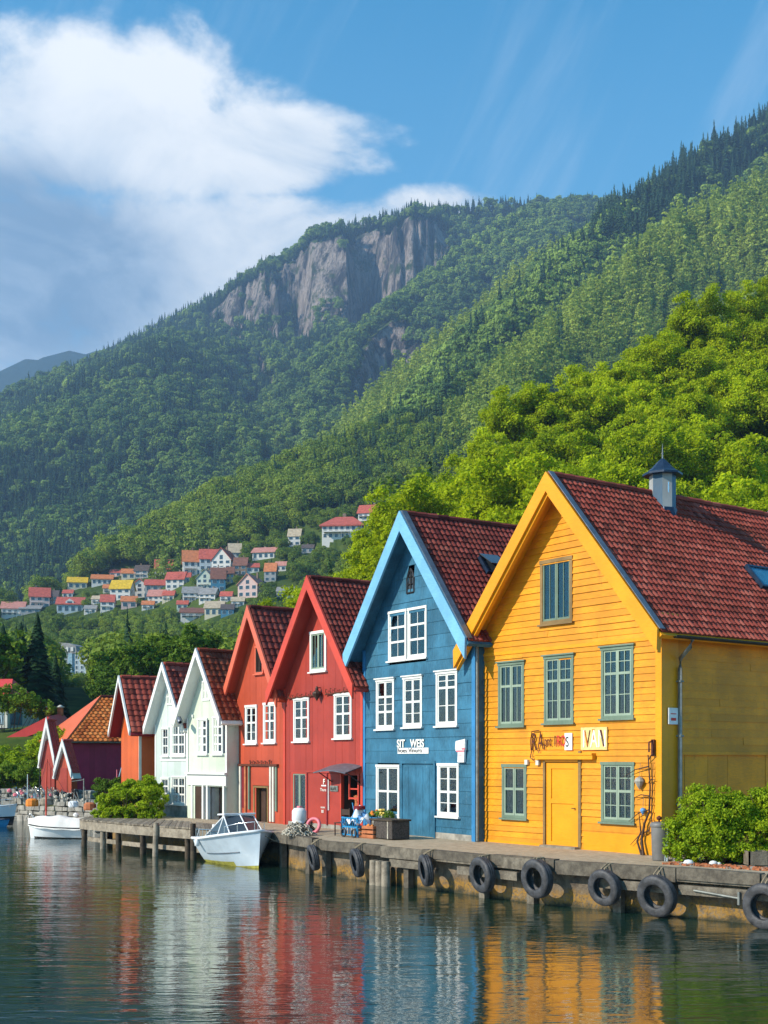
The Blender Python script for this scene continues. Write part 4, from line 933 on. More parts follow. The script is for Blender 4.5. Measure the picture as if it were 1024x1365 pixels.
def bush(name, label, cat, loc, puffs, n, leaf, mat, seed, group=None, up=.35):
    rng = np.random.default_rng(seed); c = np.array([p[:3] for p in puffs]); r = np.array([p[3] for p in puffs])
    cc = []; rr = []
    for p, q in zip(c, r):                                  # each swelling breaks into small tufts
        for i in range(34):
            d = rng.normal(size=3); d /= np.linalg.norm(d); d[2] = abs(d[2])*.9-.15 if d[2] < -.4 else d[2]
            cc.append(p+d*q*rng.uniform(.45, 1.0)); rr.append(q*rng.uniform(.16, .34))
    root = thing(name, label, cat, loc, 0, group)
    V, F, T = leaf_cloud(rng, cc, rr, n, leaf, c.mean(0)-np.array([0, 0, .3]), up, .55, (.35, 1.3), .5); V[:, 2] = np.maximum(V[:, 2], .02)
    link('foliage', npmesh('foliage', V, F, M[mat], False, T), root)
    t = MB()
    for p, q in zip(c, r):
        for i in range(5):
            d = rng.normal(size=3)*.5*q; t.tube([(p[0]*.6+d[0]*.3, p[1]*.6+d[1]*.3, -.02), (p[0]*.85+d[0]*.6, p[1]*.85+d[1]*.6, p[2]*.6), (p[0]+d[0], p[1]+d[1], p[2]+q*.4)], [.022, .016, .006], 5)
    t.build('stems', M['bark'], root); return root

# ------------------------------------------------------------------ quay
FRONT = [Vector(p) for p in ((24, 7.0), (10.3, 19.35), (6.95, 22.6), (2.95, 26.2), (-2.05, 32.75), (-3.35, 35.9))]
def offs(pts, d):
    """polyline moved by d towards the water (camera side)"""
    out = []
    for i, p in enumerate(pts):
        a = pts[max(i-1, 0)]; b = pts[min(i+1, len(pts)-1)]; t = (b-a).normalized(); n = Vector((-t.y, t.x))
        if n.dot(p) > 0: n = -n
        out.append(p+n*d)
    return out
def dense(pts, step, jit=0):
    out = []
    for a, b in zip(pts[:-1], pts[1:]):
        n = max(1, int((b-a).length/step)); t = (b-a).normalized(); nn = Vector((-t.y, t.x))
        for i in range(n): out.append(a+(b-a)*i/n+nn*(random.uniform(-jit, jit) if i else 0))
    return out+[pts[-1]]
random.seed(11)
fe = dense(FRONT, .35, .018)
back = [Vector(p) for p in ((-6.2, 40.4), (-9.9, 46.4), (-8, 54), (30, 54), (34, 10))]
dk = MB(); ring = [(p.x, p.y, DECK) for p in fe+back]
dk.poly(ring[::-1] if Vector((ring[1][0]-ring[0][0], ring[1][1]-ring[0][1])).cross(Vector((ring[-1][0]-ring[0][0], ring[-1][1]-ring[0][1]))) < 0 else ring)
for a, b in zip(fe[:-1], fe[1:]):
    j0 = .72; dk.quad((a.x, a.y, DECK), (b.x, b.y, DECK), (b.x, b.y, j0), (a.x, a.y, j0), 1)
ins = offs(fe, -.9)
for i in range(len(fe)-1): dk.quad((fe[i].x, fe[i].y, .72), (fe[i+1].x, fe[i+1].y, .72), (ins[i+1].x, ins[i+1].y, .72), (ins[i].x, ins[i].y, .72), 1)
tag(dk.build('quay', [M['deck'], M['edge']]), 'worn quay deck in front of the coloured houses', 'quay', None, 'structure')
sw = MB(); wl_ = dense(offs(FRONT, -.28), .6, .03)+dense([Vector((-3.6, 36.4)), Vector((-5.7, 40.0)), Vector((-9.7, 45.0)), Vector((-11.3, 50.5))], .5, .08)
for a, b in zip(wl_[:-1], wl_[1:]): sw.quad((a.x, a.y, .715), (b.x, b.y, .715), (b.x, b.y, -1), (a.x, a.y, -1))
sw.build('quay_wall', M['seawall']); tag(bpy.data.objects['quay_wall'], 'stained concrete wall under the quay deck', 'quay wall', None, 'structure')
def on_quay(px, d=0.):
    """point of the quay edge on the sight line through a photo column, its tangent and water-side normal"""
    t = (px-512)/FPX; pts = offs(FRONT, d)
    for a, b in zip(pts[:-1], pts[1:]):
        u = b-a; den = u.x-t*u.y; s = (t*a.y-a.x)/den
        if -.001 <= s <= 1.001:
            n = Vector((-u.y, u.x)).normalized(); n = -n if n.dot(a) > 0 else n
            return a+u*s, u.normalized(), n
# edge beams and fender posts under the lip
bm_ = MB()
for px0, px1 in ((1040, 905), (895, 790), (690, 610), (560, 520)):
    a, t, n = on_quay(px0); b, _, _ = on_quay(px1); a, b = a+n*.02, b+n*.02
    bm_.prism([(a.x, a.y, .66), (b.x, b.y, .66), (b.x, b.y, .48), (a.x, a.y, .48)], (-n.x*.14, -n.y*.14, 0))
o_ = bm_.build('edge_beam', M['edge']); tag(o_, 'weathered timber beams bolted along the quay wall under the deck lip', 'beam', None, 'structure')
a, t, n = on_quay(985, .06); pr = MB(); b, _, _ = on_quay(925, .05)
pr.tube([(a.x, a.y, .50), (b.x, b.y, .58)], .022, 6); pr.tube([(a.x, a.y, .62), (a.x, a.y, .38)], .03, 6); tag(pr.build('mooring_rail', M['pipe']), 'thin pale mooring rail on the quay wall between the two rightmost tyres', 'rail')
pil = thing('fender_piles', 'cluster of three rough timber fender piles against the quay below the blue house', 'fender', (*on_quay(506, .1)[0], 0))
for k in range(3):
    _, t, n = on_quay(506); q = MB(); o = t*(k-1)*.24; q.tube([(o.x, o.y, -1), (o.x+.01, o.y, .2), (o.x, o.y+.01, .60)], [.11, .115, .10], 9); q.build('pile', M['timber'], pil)
eb = MB(); random.seed(61); x_ = 0; L_ = sum((b-a).length for a, b in zip(FRONT[1:-1], FRONT[2:]))
def along(s):
    for a, b in zip(FRONT[:-1], FRONT[1:]):
        l = (b-a).length
        if s <= l: return a+(b-a)*(s/l), (b-a)/l
        s -= l
    return FRONT[-1], (b-a)/l
x_ = 12.
while x_ < sum((b-a).length for a, b in zip(FRONT[:-1], FRONT[1:]))-.5:
    ln = random.uniform(1.3, 3.4); (a, u), (b, _) = along(x_), along(x_+ln-random.uniform(.01, .05)); n = Vector((-u.y, u.x)); n = -n if n.dot(a) > 0 else n
    o0, o1 = random.uniform(.015, .06), random.uniform(.015, .06); zt, zb2 = DECK+random.uniform(-.02, .035), .74+random.uniform(-.07, .03); a0, b0 = a+n*o0, b+n*o1
    eb.prism([(a0.x, a0.y, zt), (b0.x, b0.y, zt+random.uniform(-.015, .015)), (b0.x, b0.y, zb2), (a0.x, a0.y, zb2+random.uniform(-.02, .02))], (-n.x*.22, -n.y*.22, 0), 0, random.random()); x_ += ln
    if random.random() < .8: c = a.lerp(b, random.uniform(.1, .9))-n*.06; eb.prism([(c.x-u.x*.09, c.y-u.y*.09, .72), (c.x+u.x*.09, c.y+u.y*.09, .72), (c.x+u.x*.09, c.y+u.y*.09, -.6), (c.x-u.x*.09, c.y-u.y*.09, -.6)], (-n.x*.16, -n.y*.16, 0), 0, random.random())
o_ = eb.build('edge_timber', M['edge']); tag(o_, 'worn grey edge timbers and short piles along the quay front', 'quay edge', None, 'structure')
# tyres
def tyre(px, py, label, tilt=0., r=.46, twist=0., tl=True):
    r *= .87
    p, t, n = on_quay(px, .16); Y = p.y; z = EYE+(HOR-py)/FPX*Y
    root = thing('tyre', label, 'tyre', (p.x, p.y, z), math.atan2(n.y, n.x)+twist, 'tyre fenders hanging on the quay')
    ty_ = MB(); w = r*.27
    prof = [(r*.53, -w*.72), (r*.60, -w*.92), (r*.82, -w), (r*.94, -w*.86), (r*.985, -w*.6), (r, -w*.3), (r*.985, -w*.27), (r*.985, -w*.2), (r, -w*.17), (r, w*.17), (r*.985, w*.2), (r*.985, w*.27), (r, w*.3), (r*.985, w*.6), (r*.94, w*.86), (r*.82, w), (r*.60, w*.92), (r*.53, w*.72), (r*.60, w*.55), (r*.80, w*.45), (r*.86, 0), (r*.80, -w*.45), (r*.60, -w*.55)]
    ty_.lathe(prof, (0, 0, 0), 40, axis='x', closed=True)
    b = ty_.build('casing', M['rubber'], root); b.rotation_euler = (0, R(tilt), 0)
    if tl:
        q = MB()
        top = DECK+.02-z
        for s in (-1, 1): q.tube([(-.02, s*.03, r*.60), (.10, s*.035, r*.80), (.04, s*.04, r*1.02), (-.14, s*.04, max(top, r*1.03)), (-.22, s*.04, top)], .016, 5)
        q.build('rope', M['rope'], root)
TYRES = [(418, 1143, 'small dark tyre on the quay below the crimson house porch, beside the motor boat', 12, .40, -.38), (476, 1150, 'dark tyre hanging below the blue handcart, left of the timber fender piles', 10, .42, -.36),
      (568, 1160, 'dark tyre on the quay wall below the blue house door, right of the timber piles', 8, .43, -.42), (643, 1166, 'tyre below the corner where the blue and yellow houses meet', 6, .46, -.14),
      (716, 1171, 'tyre on the quay straight below the left part of the yellow door', 5, .48, -.22), (806, 1183, 'rounder tyre with a thick tread, below the lower right yellow-house window', 8, .43, -.10),
      (876, 1194, 'largest fully seen tyre, hanging below the grey bin', 10, .48, -.06), (1020, 1208, 'tyre cut off by the right edge, below the leafy bush', 3, .49, -.05)]
for px, py, lb, ti, r, tw in TYRES: tyre(px, py, lb, ti, r, tw)
# ------------------------------------------------------------------ timber jetty on the left
jet = thing('jetty', 'grey timber jetty on posts in front of the pale houses and the bush', 'jetty', (0, 0, 0))
JF = [Vector((-3.3, 36.05)), Vector((-5.86, 37.7)), Vector((-8.2, 40.1)), Vector((-10.6, 43.1))]; JB = [Vector((-3.7, 37.6)), Vector((-6.4, 41.2)), Vector((-8.6, 44.2)), Vector((-10.9, 47.5))]
pl = MB()
for k in range(3):
    n = int((JF[k+1]-JF[k]).length/.17)
    for i in range(n):
        a, b = JF[k].lerp(JF[k+1], i/n), JF[k].lerp(JF[k+1], (i+.95)/n); c, d = JB[k].lerp(JB[k+1], (i+.95)/n), JB[k].lerp(JB[k+1], i/n); e = (a-d).normalized()*random.uniform(0, .05); z = DECK+.005+random.uniform(-.008, .008)
        pl.prism([(a.x+e.x, a.y+e.y, z), (b.x+e.x, b.y+e.y, z), (c.x, c.y, z), (d.x, d.y, z)], (0, 0, -.05), 0, random.random())
pl.build('planks', M['timber'], jet)
bmm = MB()
for k in range(3):
    a, b = JF[k], JF[k+1]; n = Vector((-(b-a).y, (b-a).x)).normalized(); n = -n if n.dot(a) > 0 else n
    bmm.prism([(a.x, a.y, .90), (b.x, b.y, .90), (b.x, b.y, .62), (a.x, a.y, .62)], (-n.x*.10, -n.y*.10, 0)); c, d = a-n*1.3, b-n*1.3; bmm.prism([(c.x, c.y, .90), (d.x, d.y, .90), (d.x, d.y, .70), (c.x, c.y, .70)], (-n.x*.1, -n.y*.1, 0))
    c, d = a-n*.2, b-n*.2; bmm.prism([(c.x, c.y, .34), (d.x, d.y, .34), (d.x, d.y, .20), (c.x, c.y, .20)], (-n.x*.08, -n.y*.08, 0))
bmm.build('beam', M['timber'], jet)
for k, (i, f, zt) in enumerate([(0, .5, .8), (0, .95, 1.1), (1, .12, .85), (1, .55, 1.05), (1, .86, .85), (2, .3, .88), (2, .60, .88), (2, .98, .86)]):
    p = JF[i].lerp(JF[i+1], f); q = MB(); p = p+Vector((.16, .13)) if zt < .9 else p; q.tube([(p.x-.06, p.y-.06, -1), (p.x-.05, p.y-.06, .3), (p.x-.05+random.uniform(-.03, .03), p.y-.06, zt)], [.10, .095, .085], 9); q.build('post', M['timber_dark' if k % 3 else 'timber'], jet)
# stone embankment at the inner harbour
def stone_wall(name, label, pts, zt, zb, s=.42, seed=3):
    random.seed(seed); g = MB(); pts = [Vector(p) for p in pts]
    for a, b in zip(pts[:-1], pts[1:]):
        L = (b-a).length; u = (b-a)/L; n = Vector((-u.y, u.x)); n = -n if n.dot(a) > 0 else n; z = zb
        while z < zt-.05:
            hh = min(random.uniform(.7, 1.2)*s*.7, zt-z); x = 0
            while x < L:
                ww_ = random.uniform(.6, 1.5)*s; c = a+u*(x+ww_/2); o = random.uniform(-.05, .08)
                Mx = Matrix.Translation((c.x+n.x*o, c.y+n.y*o, z+hh/2)) @ Matrix.Rotation(math.atan2(u.y, u.x)+random.uniform(-.06, .06), 4, 'Z')
                g.box(-ww_/2+.015, ww_/2-.015, -.25, .25, -hh/2+.012, hh/2-.012, 0, random.random(), .03, Mx); x += ww_
            z += hh
    o = g.build(name, M['stone'], None, .03); tag(o, label, 'wall', None, 'structure'); return o
stone_wall('harbour_wall', 'rough stone harbour wall at the far left behind the small boats', [(-10.6, 46.5), (-11.6, 50.8), (-13.6, 58.3), (-18, 61.2), (-30, 62.6)], 1.12, -.5)
stone_wall('garden_wall', 'low stone retaining wall in front of the boathouse', [(-14.2, 60.8), (-17.6, 63.4), (-26, 66)], 1.5, .9, .3, 4)

# ------------------------------------------------------------------ plants on the quay
bx = lambda px, Y: ((px-512)/FPX*Y, Y, DECK)
bush('leafy_bush', 'dense bright green bush at the foot of the yellow house side wall', 'bush', bx(948, 25.3), [(-.50, .05, .50, .50), (-.08, .0, .78, .62), (.42, .1, .86, .64), (.05, .35, .95, .58), (-.15, -.25, .42, .48), (.46, -.25, .42, .48), (-.62, -.12, .16, .34), (-.25, -.38, .14, .34), (.2, -.42, .14, .36), (.7, -.35, .14, .36), (.1, .0, 1.12, .30), (.55, .1, 1.18, .28)], 42000, .033, 'leaf_bush', 1)
bush('leafy_bush', 'bright green bush cut off by the right edge, beside the larger one', 'bush', bx(1040, 25.2), [(-.40, .05, .65, .55), (.15, .1, 1.05, .62), (.6, 0, .9, .6), (-.2, .3, 1.0, .5), (.1, -.3, .48, .48), (-.5, -.25, .16, .36), (0, -.42, .14, .36), (.5, -.3, .2, .4), (-.15, .1, 1.3, .3)], 36000, .033, 'leaf_bush', 2)
bush('leafy_bush', 'wide yellow-green bush growing on the jetty edge below the orange house', 'bush', (bx(170, 43.9)[0], 44.3, .93), [(-.80, .2, .45, .5), (-.25, 0, .70, .6), (.30, -.1, .70, .62), (.80, -.3, .62, .58), (.05, .4, .85, .55), (.55, .35, .9, .58), (-.95, 0, .15, .36), (-.5, -.3, .12, .38), (0, -.45, .12, .4), (.55, -.55, .12, .4), (.95, -.55, .2, .38)], 40000, .048, 'leaf_bush', 3)
bush('clipped_hedge', 'small grey-green clipped hedge left of the orange house', 'hedge', (bx(150, 49.5)[0]+.2, 49.5, .95), [(-.5, 0, .8, .5), (.1, 0, .85, .5), (.6, 0, .8, .5)], 6000, .05, 'leaf_mid', 4)
# mulch bed with stones at the bush's foot
random.seed(21); mu_ = MB(); c, t, n = on_quay(960)
for i in range(420):
    p = c-n*random.uniform(.75, 1.25)+t*random.uniform(-1.6, 1.6); s = random.uniform(.015, .05)
    mu_.box(-s, s, -s*.6, s*.6, -s*.3, s*.5, 0 if random.random() < .8 else 1, random.random(), s*.3, Matrix.Translation((p.x, p.y, DECK+.01)) @ Matrix.Rotation(random.random()*6, 4, 'Z'))
o_ = mu_.build('bark_mulch', [M['terracotta'], M['stone']]); tag(o_, 'scattered reddish bark mulch at the foot of the bushes', 'mulch', None, 'stuff')
for px, s, lb in ((918, .11, 'white rounded stone at the left foot of the bush'), (951, .09, 'pale stone below the middle of the bush'), (958, .06, 'smallest pale stone right of the bush middle')):
    g = MB(); Y = 25.0; g.lathe([(0, 0), (s*.8, s*.1), (s, s*.5), (s*.7, s*1.0), (.0, s*1.15)], (0, 0, 0), 8); o_ = g.build('stone', M['gel']); o_.location = bx(px, Y-.35); o_.scale = (1, .7, .9); tag(o_, lb, 'stone', 'pale stones under the bushes')
pt = thing('plant_pot', 'square wooden planter at the right edge under the bush', 'planter', bx(1008, 24.45)); g = MB()
for s in range(4): g.box(-.2, .2, -.2, -.17, .03, .30, 0, random.random(), 0, Matrix.Rotation(s*math.pi/2, 4, 'Z'))
g.build('box', M['timber'], pt); g = MB(); g.box(-.168, .168, -.168, .168, .05, .27); g.build('soil', M['bark'], pt)
# bin
bn = thing('waste_bin', 'tall grey cylindrical waste bin at the corner of the yellow house', 'bin', bx(880, 25.75)); g = MB(); g.lathe([(0, 0), (.155, 0), (.165, .03), (.185, .72), (.185, .73)], n=24); g.build('body', M['bin'], bn)
g = MB(); g.lathe([(.195, .70), (.205, .72), (.205, .76), (.18, .79), (.12, .81), (.11, .76), (0, .75)], n=24); g.build('lid', M['bin'], bn)
g = MB(); g.lathe([(0, .84), (.05, .85), (.06, .90), (.0, .94)], (-.02, 0, 0), 10); g.tube([(-.02, 0, .74), (-.02, 0, .86)], .02); g.build('knob', M['rust'], bn)
ic = MB(); random.seed(4)
for i in range(7): x, y = random.uniform(-.12, .12), random.uniform(-.1, .1); ic.tube([(x, y, 0), (x*.8, y, .3), (x*.6+random.uniform(-.04, .04), y, random.uniform(.45, .85))], [.022, .016, .008], 5)
o_ = ic.build('metal_rods', M['chrome']); o_.location = bx(893, 25.6); tag(o_, 'bundle of thin pale metal rods leaning right behind the bin', 'rods')
# climbing stems and hanging ornaments on the yellow front
def on_house(root_L, root_R, x, y, z): o, w, rz = frame_of(root_L, root_R); u = Vector((math.cos(rz), math.sin(rz))); v = Vector((-u.y, u.x)); p = o+u*x+v*y; return (p.x, p.y, DECK+z), rz
loc, rz = on_house(YL, YR, 5.62, -.06, 0)
cl = thing('climbing_plant', 'bare climbing stems on the right end of the yellow front', 'climber', loc, rz); g = MB()
g.tube([(.05, -.12, 0), (-.05, -.06, .35), (.02, -.04, .7), (.14, -.03, .95), (.16, -.02, 1.5), (.10, -.02, 2.2)], [.035, .03, .025, .022, .018, .012], 6)
g.tube([(-.02, -.1, 0), (-.18, -.06, .3), (-.08, -.05, .5), (-.16, -.03, .95)], [.028, .022, .018, .008], 6); g.tube([(.22, -.02, .1), (.20, -.02, 1.0), (.24, -.02, 2.0)], [.014, .012, .008], 5)
for z0, x1, z1 in ((1.0, -.45, .72), (1.95, -.62, 1.70), (1.6, .32, 1.65), (2.1, .30, 2.2), (1.3, -.3, 1.25), (.55, -.4, .2), (.5, .25, .75)): g.tube([(.13, -.03, z0), ((x1+.13)/2, -.05, (z0+z1)/2+.05), (x1, -.03, z1)], [.016, .011, .006], 5)
g.build('stems', M['dark_brown'], cl)
for (x, z, mm, sz, lb, nm) in ((5.48, 1.62, 'stone', .12, 'grey shell-like ornament hanging beside the lower right yellow-house window', 'wall_ornament'), (5.58, .98, 'cloth_blue', .07, 'slim blue glass drop hanging on a cord from the climbing stems', 'hanging_ornament')):
    loc, rz = on_house(YL, YR, x, -.09, z); r_ = thing(nm, lb, 'ornament', loc, rz); g = MB()
    g.lathe([(0, -sz*1.6), (sz*.5, -sz*.9), (sz, 0), (sz*.7, sz*.6), (0, sz*.9)], n=9, sm=False); g.build('drop', M[mm], r_); g = MB(); g.tube([(0, 0, sz*.8), (0, .03, sz*.8+.3)], .006, 4); g.build('cord', M['rope'], r_)
loc, rz = on_house(YL, YR, 5.86, -.05, 2.36); g = MB(); g.box(-.04, .04, -.05, 0, -.18, .18); g.tube([(0, -.05, .15), (0, -.16, .12), (0, -.16, -.1)], .02); o_ = g.build('wall_lamp', M['rust'], None); o_.location = loc; o_.rotation_euler.z = rz; tag(o_, 'thin rusty wall lamp near the corner of the yellow front', 'lamp')
# ------------------------------------------------------------------ signs
loc, rz = on_house(YL, YR, 1.97, -.055, 2.22)
sg = thing('shop_sign', 'ornate brown and red lettered sign left above the yellow door', 'sign', loc, rz)
text('lettering', 'R', sg, 0, 0, .10, .62, 'ink_brown', .55, .006, bold=-.004); text('lettering', 'A', sg, .24, -.004, .12, .60, 'ink_brown', .52, .006, bold=-.004)
text('lettering', 'pnt', sg, .47, 0, .20, .36, 'ink_brown', .50); text('lettering', 'I', sg, .80, 0, .20, .36, 'ink_brown', .7); text('lettering', 'RO', sg, .88, 0, .20, .36, 'ink_red', .62)
g = MB(); g.box(1.155, 1.40, 0, .02, .10, .50); g.build('plate', M['paper'], sg); text('lettering', 'S', sg, 1.19, -.006, .18, .34, 'ink_black', .7)
g = MB(); g.tube([(.04, 0, .12), (.0, -.02, -.08), (.12, -.03, -.14), (.26, -.03, -.05), (.3, 0, .1)], .013, 5); g.tube([(.02, -.01, .1), (.0, -.01, .35), (.05, -.01, .56), (.3, -.01, .58)], .012, 5); g.build('scroll', M['ink_brown'], sg)
loc, rz = on_house(YL, YR, 3.66, -.06, 2.30)
sg = thing('shop_sign', 'cream sign board reading VAN right above the yellow door', 'sign', loc, rz)
g = MB(); g.box(0, .82, 0, .03, .02, .54); g.build('board', M['sign_cream'], sg)
text('lettering', 'I', sg, .05, -.005, .08, .58, 'ink_white', .7); text('lettering', 'V', sg, .12, -.005, .08, .58, 'ink_brown', .55); text('lettering', 'A', sg, .30, -.005, .08, .58, 'ink_white', .62); text('lettering', 'N', sg, .54, -.005, .08, .58, 'ink_white', .6)
g = MB(); g.poly([(.36, -.008, .5), (.44, -.008, .5), (.40, -.008, .22)]); g.poly([(.20, -.009, .12), (.24, -.009, .12), (.15, -.009, .46), (.11, -.009, .46)]); g.build('orange_mark', M['ink_orange'], sg)
g = MB(); g.poly([(.60, -.009, .48), (.66, -.009, .48), (.76, -.009, .10), (.71, -.009, .10)]); g.build('brown_mark', M['ink_brown'], sg)
o_, w_, rz = frame_of(YL, YR); p = Matrix.Rotation(rz, 4, 'Z') @ Vector((yw+.055, .30, 3.05)); g = MB(); g.box(0, .03, -.15, .15, -.18, .18); g.box(.03, .034, -.08, .08, -.10, -.04, 1); g.box(.03, .034, -.09, .09, .04, .06, 1)
n_ = g.build('notice', [M['paper'], M['ink_red']]); n_.location = (YL[0]+p.x, YL[1]+p.y, DECK+p.z); n_.rotation_euler.z = rz; tag(n_, 'small white notice on the corner of the yellow house by the downpipe', 'notice')
loc, rz = on_house(BL, BR, 1.80, -.035, 2.26)
sg = thing('shop_sign', 'white lettered sign over the door of the blue house', 'sign', loc, rz)
text('lettering', 'SIT', sg, 0, 0, .17, .30, 'ink_white', 1.0, bold=.008); text('lettering', 'WEIS', sg, .66, 0, .17, .30, 'ink_white', .98, bold=.008)
g = MB(); g.box(.02, 1.52, .004, .012, -.01, .15); g.build('board', M['paper'], sg); text('lettering', 'hoes Vinuro', sg, .04, -.003, .025, .17, 'ink_black', 1.42)
loc, rz = on_house(BL, BR, 4.62, -.10, 2.02); sg = thing('notice', 'white double notice with red marks on the right end of the blue front', 'notice', loc, rz)
g = MB(); g.poly([(.0, 0, .34), (.40, 0, .38), (.42, 0, .60), (.02, 0, .54)]); g.prism([(.10, .0, .0), (.38, .0, .0), (.40, .0, .36), (.12, .0, .34)], (0, .06, 0)); g.prism([(.0, .01, .30), (.42, .01, .32), (.42, .01, .60), (.02, .01, .55)], (0, .05, 0)); g.build('card', M['paper'], sg)
g = MB(); g.box(.06, .40, -.008, -.002, .27, .31); g.box(.30, .44, -.012, -.004, .33, .37); g.box(.14, .3, -.006, -.002, .18, .20); g.build('red_mark', M['pink'], sg)
loc, rz = on_house(RL, RR, 2.2, -.05, .1); sg = thing('painted_lettering', 'small white lettering and a grey plaque on the red shop panels', 'sign', loc, rz)
text('lettering', 'F', sg, .22, 0, 1.24, .22, 'ink_white', 1., bold=.006); text('lettering', 'Thurs', sg, .05, 0, 1.02, .13, 'ink_white', 1.1); text('lettering', 'noon', sg, .08, 0, .50, .10, 'ink_white', 1.2); text('lettering', '88', sg, .12, 0, .36, .13, 'ink_white', 1.)
g = MB(); g.box(.12, .40, -.002, .012, 1.17, 1.21); g.box(.52, .55, -.02, .012, .45, 1.40); g.build('white_strip', M['paper'], sg); g = MB(); g.box(.62, 1.05, -.01, .015, 1.03, 1.20); g.build('plaque', M['pipe'], sg); text('lettering', 'KAFE', sg, .66, -.014, 1.06, .13, 'ink_black', 1.1)
# ------------------------------------------------------------------ goods on the quay
Y0 = 33.6
pb = thing('wicker_chest', 'dark wicker chest standing against the blue house, under the flower box', 'chest', bx(520, 32.6), R(-57)); g = MB(); g.box(-.52, .52, -.28, .28, .02, .48, 0, 0, .01); g.build('body', M['wicker'], pb, .02); g = MB(); g.box(-.55, .55, -.31, .31, .482, .53); g.build('lid', M['timber_dark'], pb, .01)
g = MB(); g.box(-.40, -.36, -.29, -.28, .02, .48); g.box(.30, .34, -.29, -.28, .02, .48); g.build('strap', M['net'], pb)
fb = thing('flower_box', 'blue window box full of orange and cream blooms under the lower left blue-house window', 'flower box', on_house(BL, BR, 1.25, -.20, .42)[0], on_house(BL, BR, 0, 0, 0)[1]); g = MB(); g.box(-.62, .62, -.14, .14, -.16, .03); g.build('box', M['blue_post'], fb)
rng = np.random.default_rng(8); V, F, T = leaf_cloud(rng, [(-.4, 0, .08), (0, 0, .1), (.35, 0, .1)], [.16, .17, .18], 900, .03, (0, 0, 0)); link('foliage', npmesh('foliage', V, F, M['leaf_mid'], False, T), fb)
random.seed(3)
for k in range(16):
    x = random.uniform(-.6, .35); z = random.uniform(.10, .26); g = MB(); s = random.uniform(.035, .06); g.lathe([(0, -s*.5), (s*.9, -s*.3), (s, .1*s), (s*.6, s*.6), (0, s*.4)], (x, random.uniform(-.16, 0), z), 8, sm=False); g.build('bloom', M['flower_orange' if x < -.2 else 'flower_yellow'], fb)
ct = thing('handcart', 'blue handcart piled with white and blue cloth in front of the shop entrance', 'cart', bx(476, 33.4), R(-55)); g = MB()
g.box(-.38, .38, -.24, .24, .26, .30)
for x in (-.36, .36):
    for y in (-.22, .22): g.box(x-.02, x+.02, y-.02, y+.02, .02, .55)
for i in range(8): x = -.34+i*.097; g.box(x-.008, x+.008, -.25, -.235, .06, .26); g.box(x-.008, x+.008, -.25, -.235, .30, .52)
g.box(-.38, .38, -.255, -.235, .50, .54); g.box(-.38, .38, -.255, -.235, .05, .09); g.tube([(-.36, .22, .5), (-.55, .25, .75), (-.6, .25, .9)], .018); g.build('frame', M['blue_plastic'], ct)
for x in (-.25, .25): g = MB(); g.lathe([(.09, -.02), (.12, -.02), (.12, .02), (.09, .02)], (x, -.27, .12), 16, axis='y', closed=True); g.build('wheel', M['rubber'], ct)
random.seed(9); g = MB(); nx, ny = 18, 12; vs = []
for i in range(nx+1):
    for j in range(ny+1):
        x = -.42+.84*i/nx; y = -.28+.56*j/ny; hgt = .34+.46*math.exp(-((x-.10)/.24)**2-((y-.02)/.26)**2)+.06*math.sin(x*21+y*9)+.05*math.sin(y*25-x*8); vs.append((x, y, hgt))
g.add(vs, [(i*(ny+1)+j, (i+1)*(ny+1)+j, (i+1)*(ny+1)+j+1, i*(ny+1)+j+1) for i in range(nx) for j in range(ny)], 0, 0, True)
for k, f in enumerate(range(len(g.f))): g.m[f] = 1 if ((f // ny)+(f % ny)//3) % 5 < 2 else 0
g.build('cloth', [M['cloth_white'], M['cloth_blue']], ct); g = MB(); g.box(.0, .22, -.1, .1, .74, .84, jit=.03); g.build('bundle', M['dark_red'], ct)
for px, Y, s, lb in ((497, 32.9, .9, 'orange crate with a sloping board left of the wicker chest'), (487, 33.2, .6, 'smaller orange crate tucked beside the handcart')):
    cr = thing('crate', lb, 'crate', bx(px, Y), R(-50), 'orange crates by the wicker chest'); g = MB(); h_ = .42*s
    for z in (.02, .15*s, .28*s):
        for y in (-.2*s, .2*s): g.box(-.26*s, .26*s, y-.01, y+.01, z, z+.09*s)
        for x in (-.26*s, .26*s): g.box(x-.01, x+.01, -.19*s, .19*s, z, z+.09*s)
    g.box(-.25*s, .25*s, -.19*s, .19*s, .0, .02); g.build('slats', M['terracotta'], cr); g = MB()
    for i in range(9): g.lathe([(0, -.06), (.06, 0), (0, .06)], (random.uniform(-.18, .18)*s, random.uniform(-.14, .14)*s, .36*s), 8); g.build('fruit', M['flower_orange'], cr) if i == 8 else None
tk_ = thing('water_tank', 'white plastic barrel standing in front of the crimson house', 'barrel', bx(399, 35.7)); g = MB(); g.lathe([(0, .02), (.19, .02), (.21, .06), (.215, .30), (.20, .33), (.215, .36), (.21, .60), (.16, .68), (.06, .70), (0, .70)], n=22); g.build('body', M['gel'], tk_); g = MB(); g.lathe([(.07, .70), (.07, .745), (0, .75)], n=12); g.build('cap', M['pink'], tk_)
nt_ = MB(); random.seed(14); cs = []
for i in range(150):
    a = random.random()*6.28; r = random.random()**.6*.38; x, y = r*math.cos(a), r*math.sin(a)*.7; z = max(.03, .34*(1-(r/.4)**2))*random.random(); th = random.random()*6.28; s = random.uniform(.05, .13)
    nt_.tube([(x-s*math.cos(th), y-s*math.sin(th), z), (x, y, z+s*.5), (x+s*math.cos(th), y+s*math.sin(th), z)], .016, 4)
o_ = nt_.build('fishing_net', M['net']); o_.location = bx(398, 33.9); o_.scale = (1.1, 1.1, 1.1); tag(o_, 'heap of bleached fishing net on the quay edge below the white barrel', 'net')
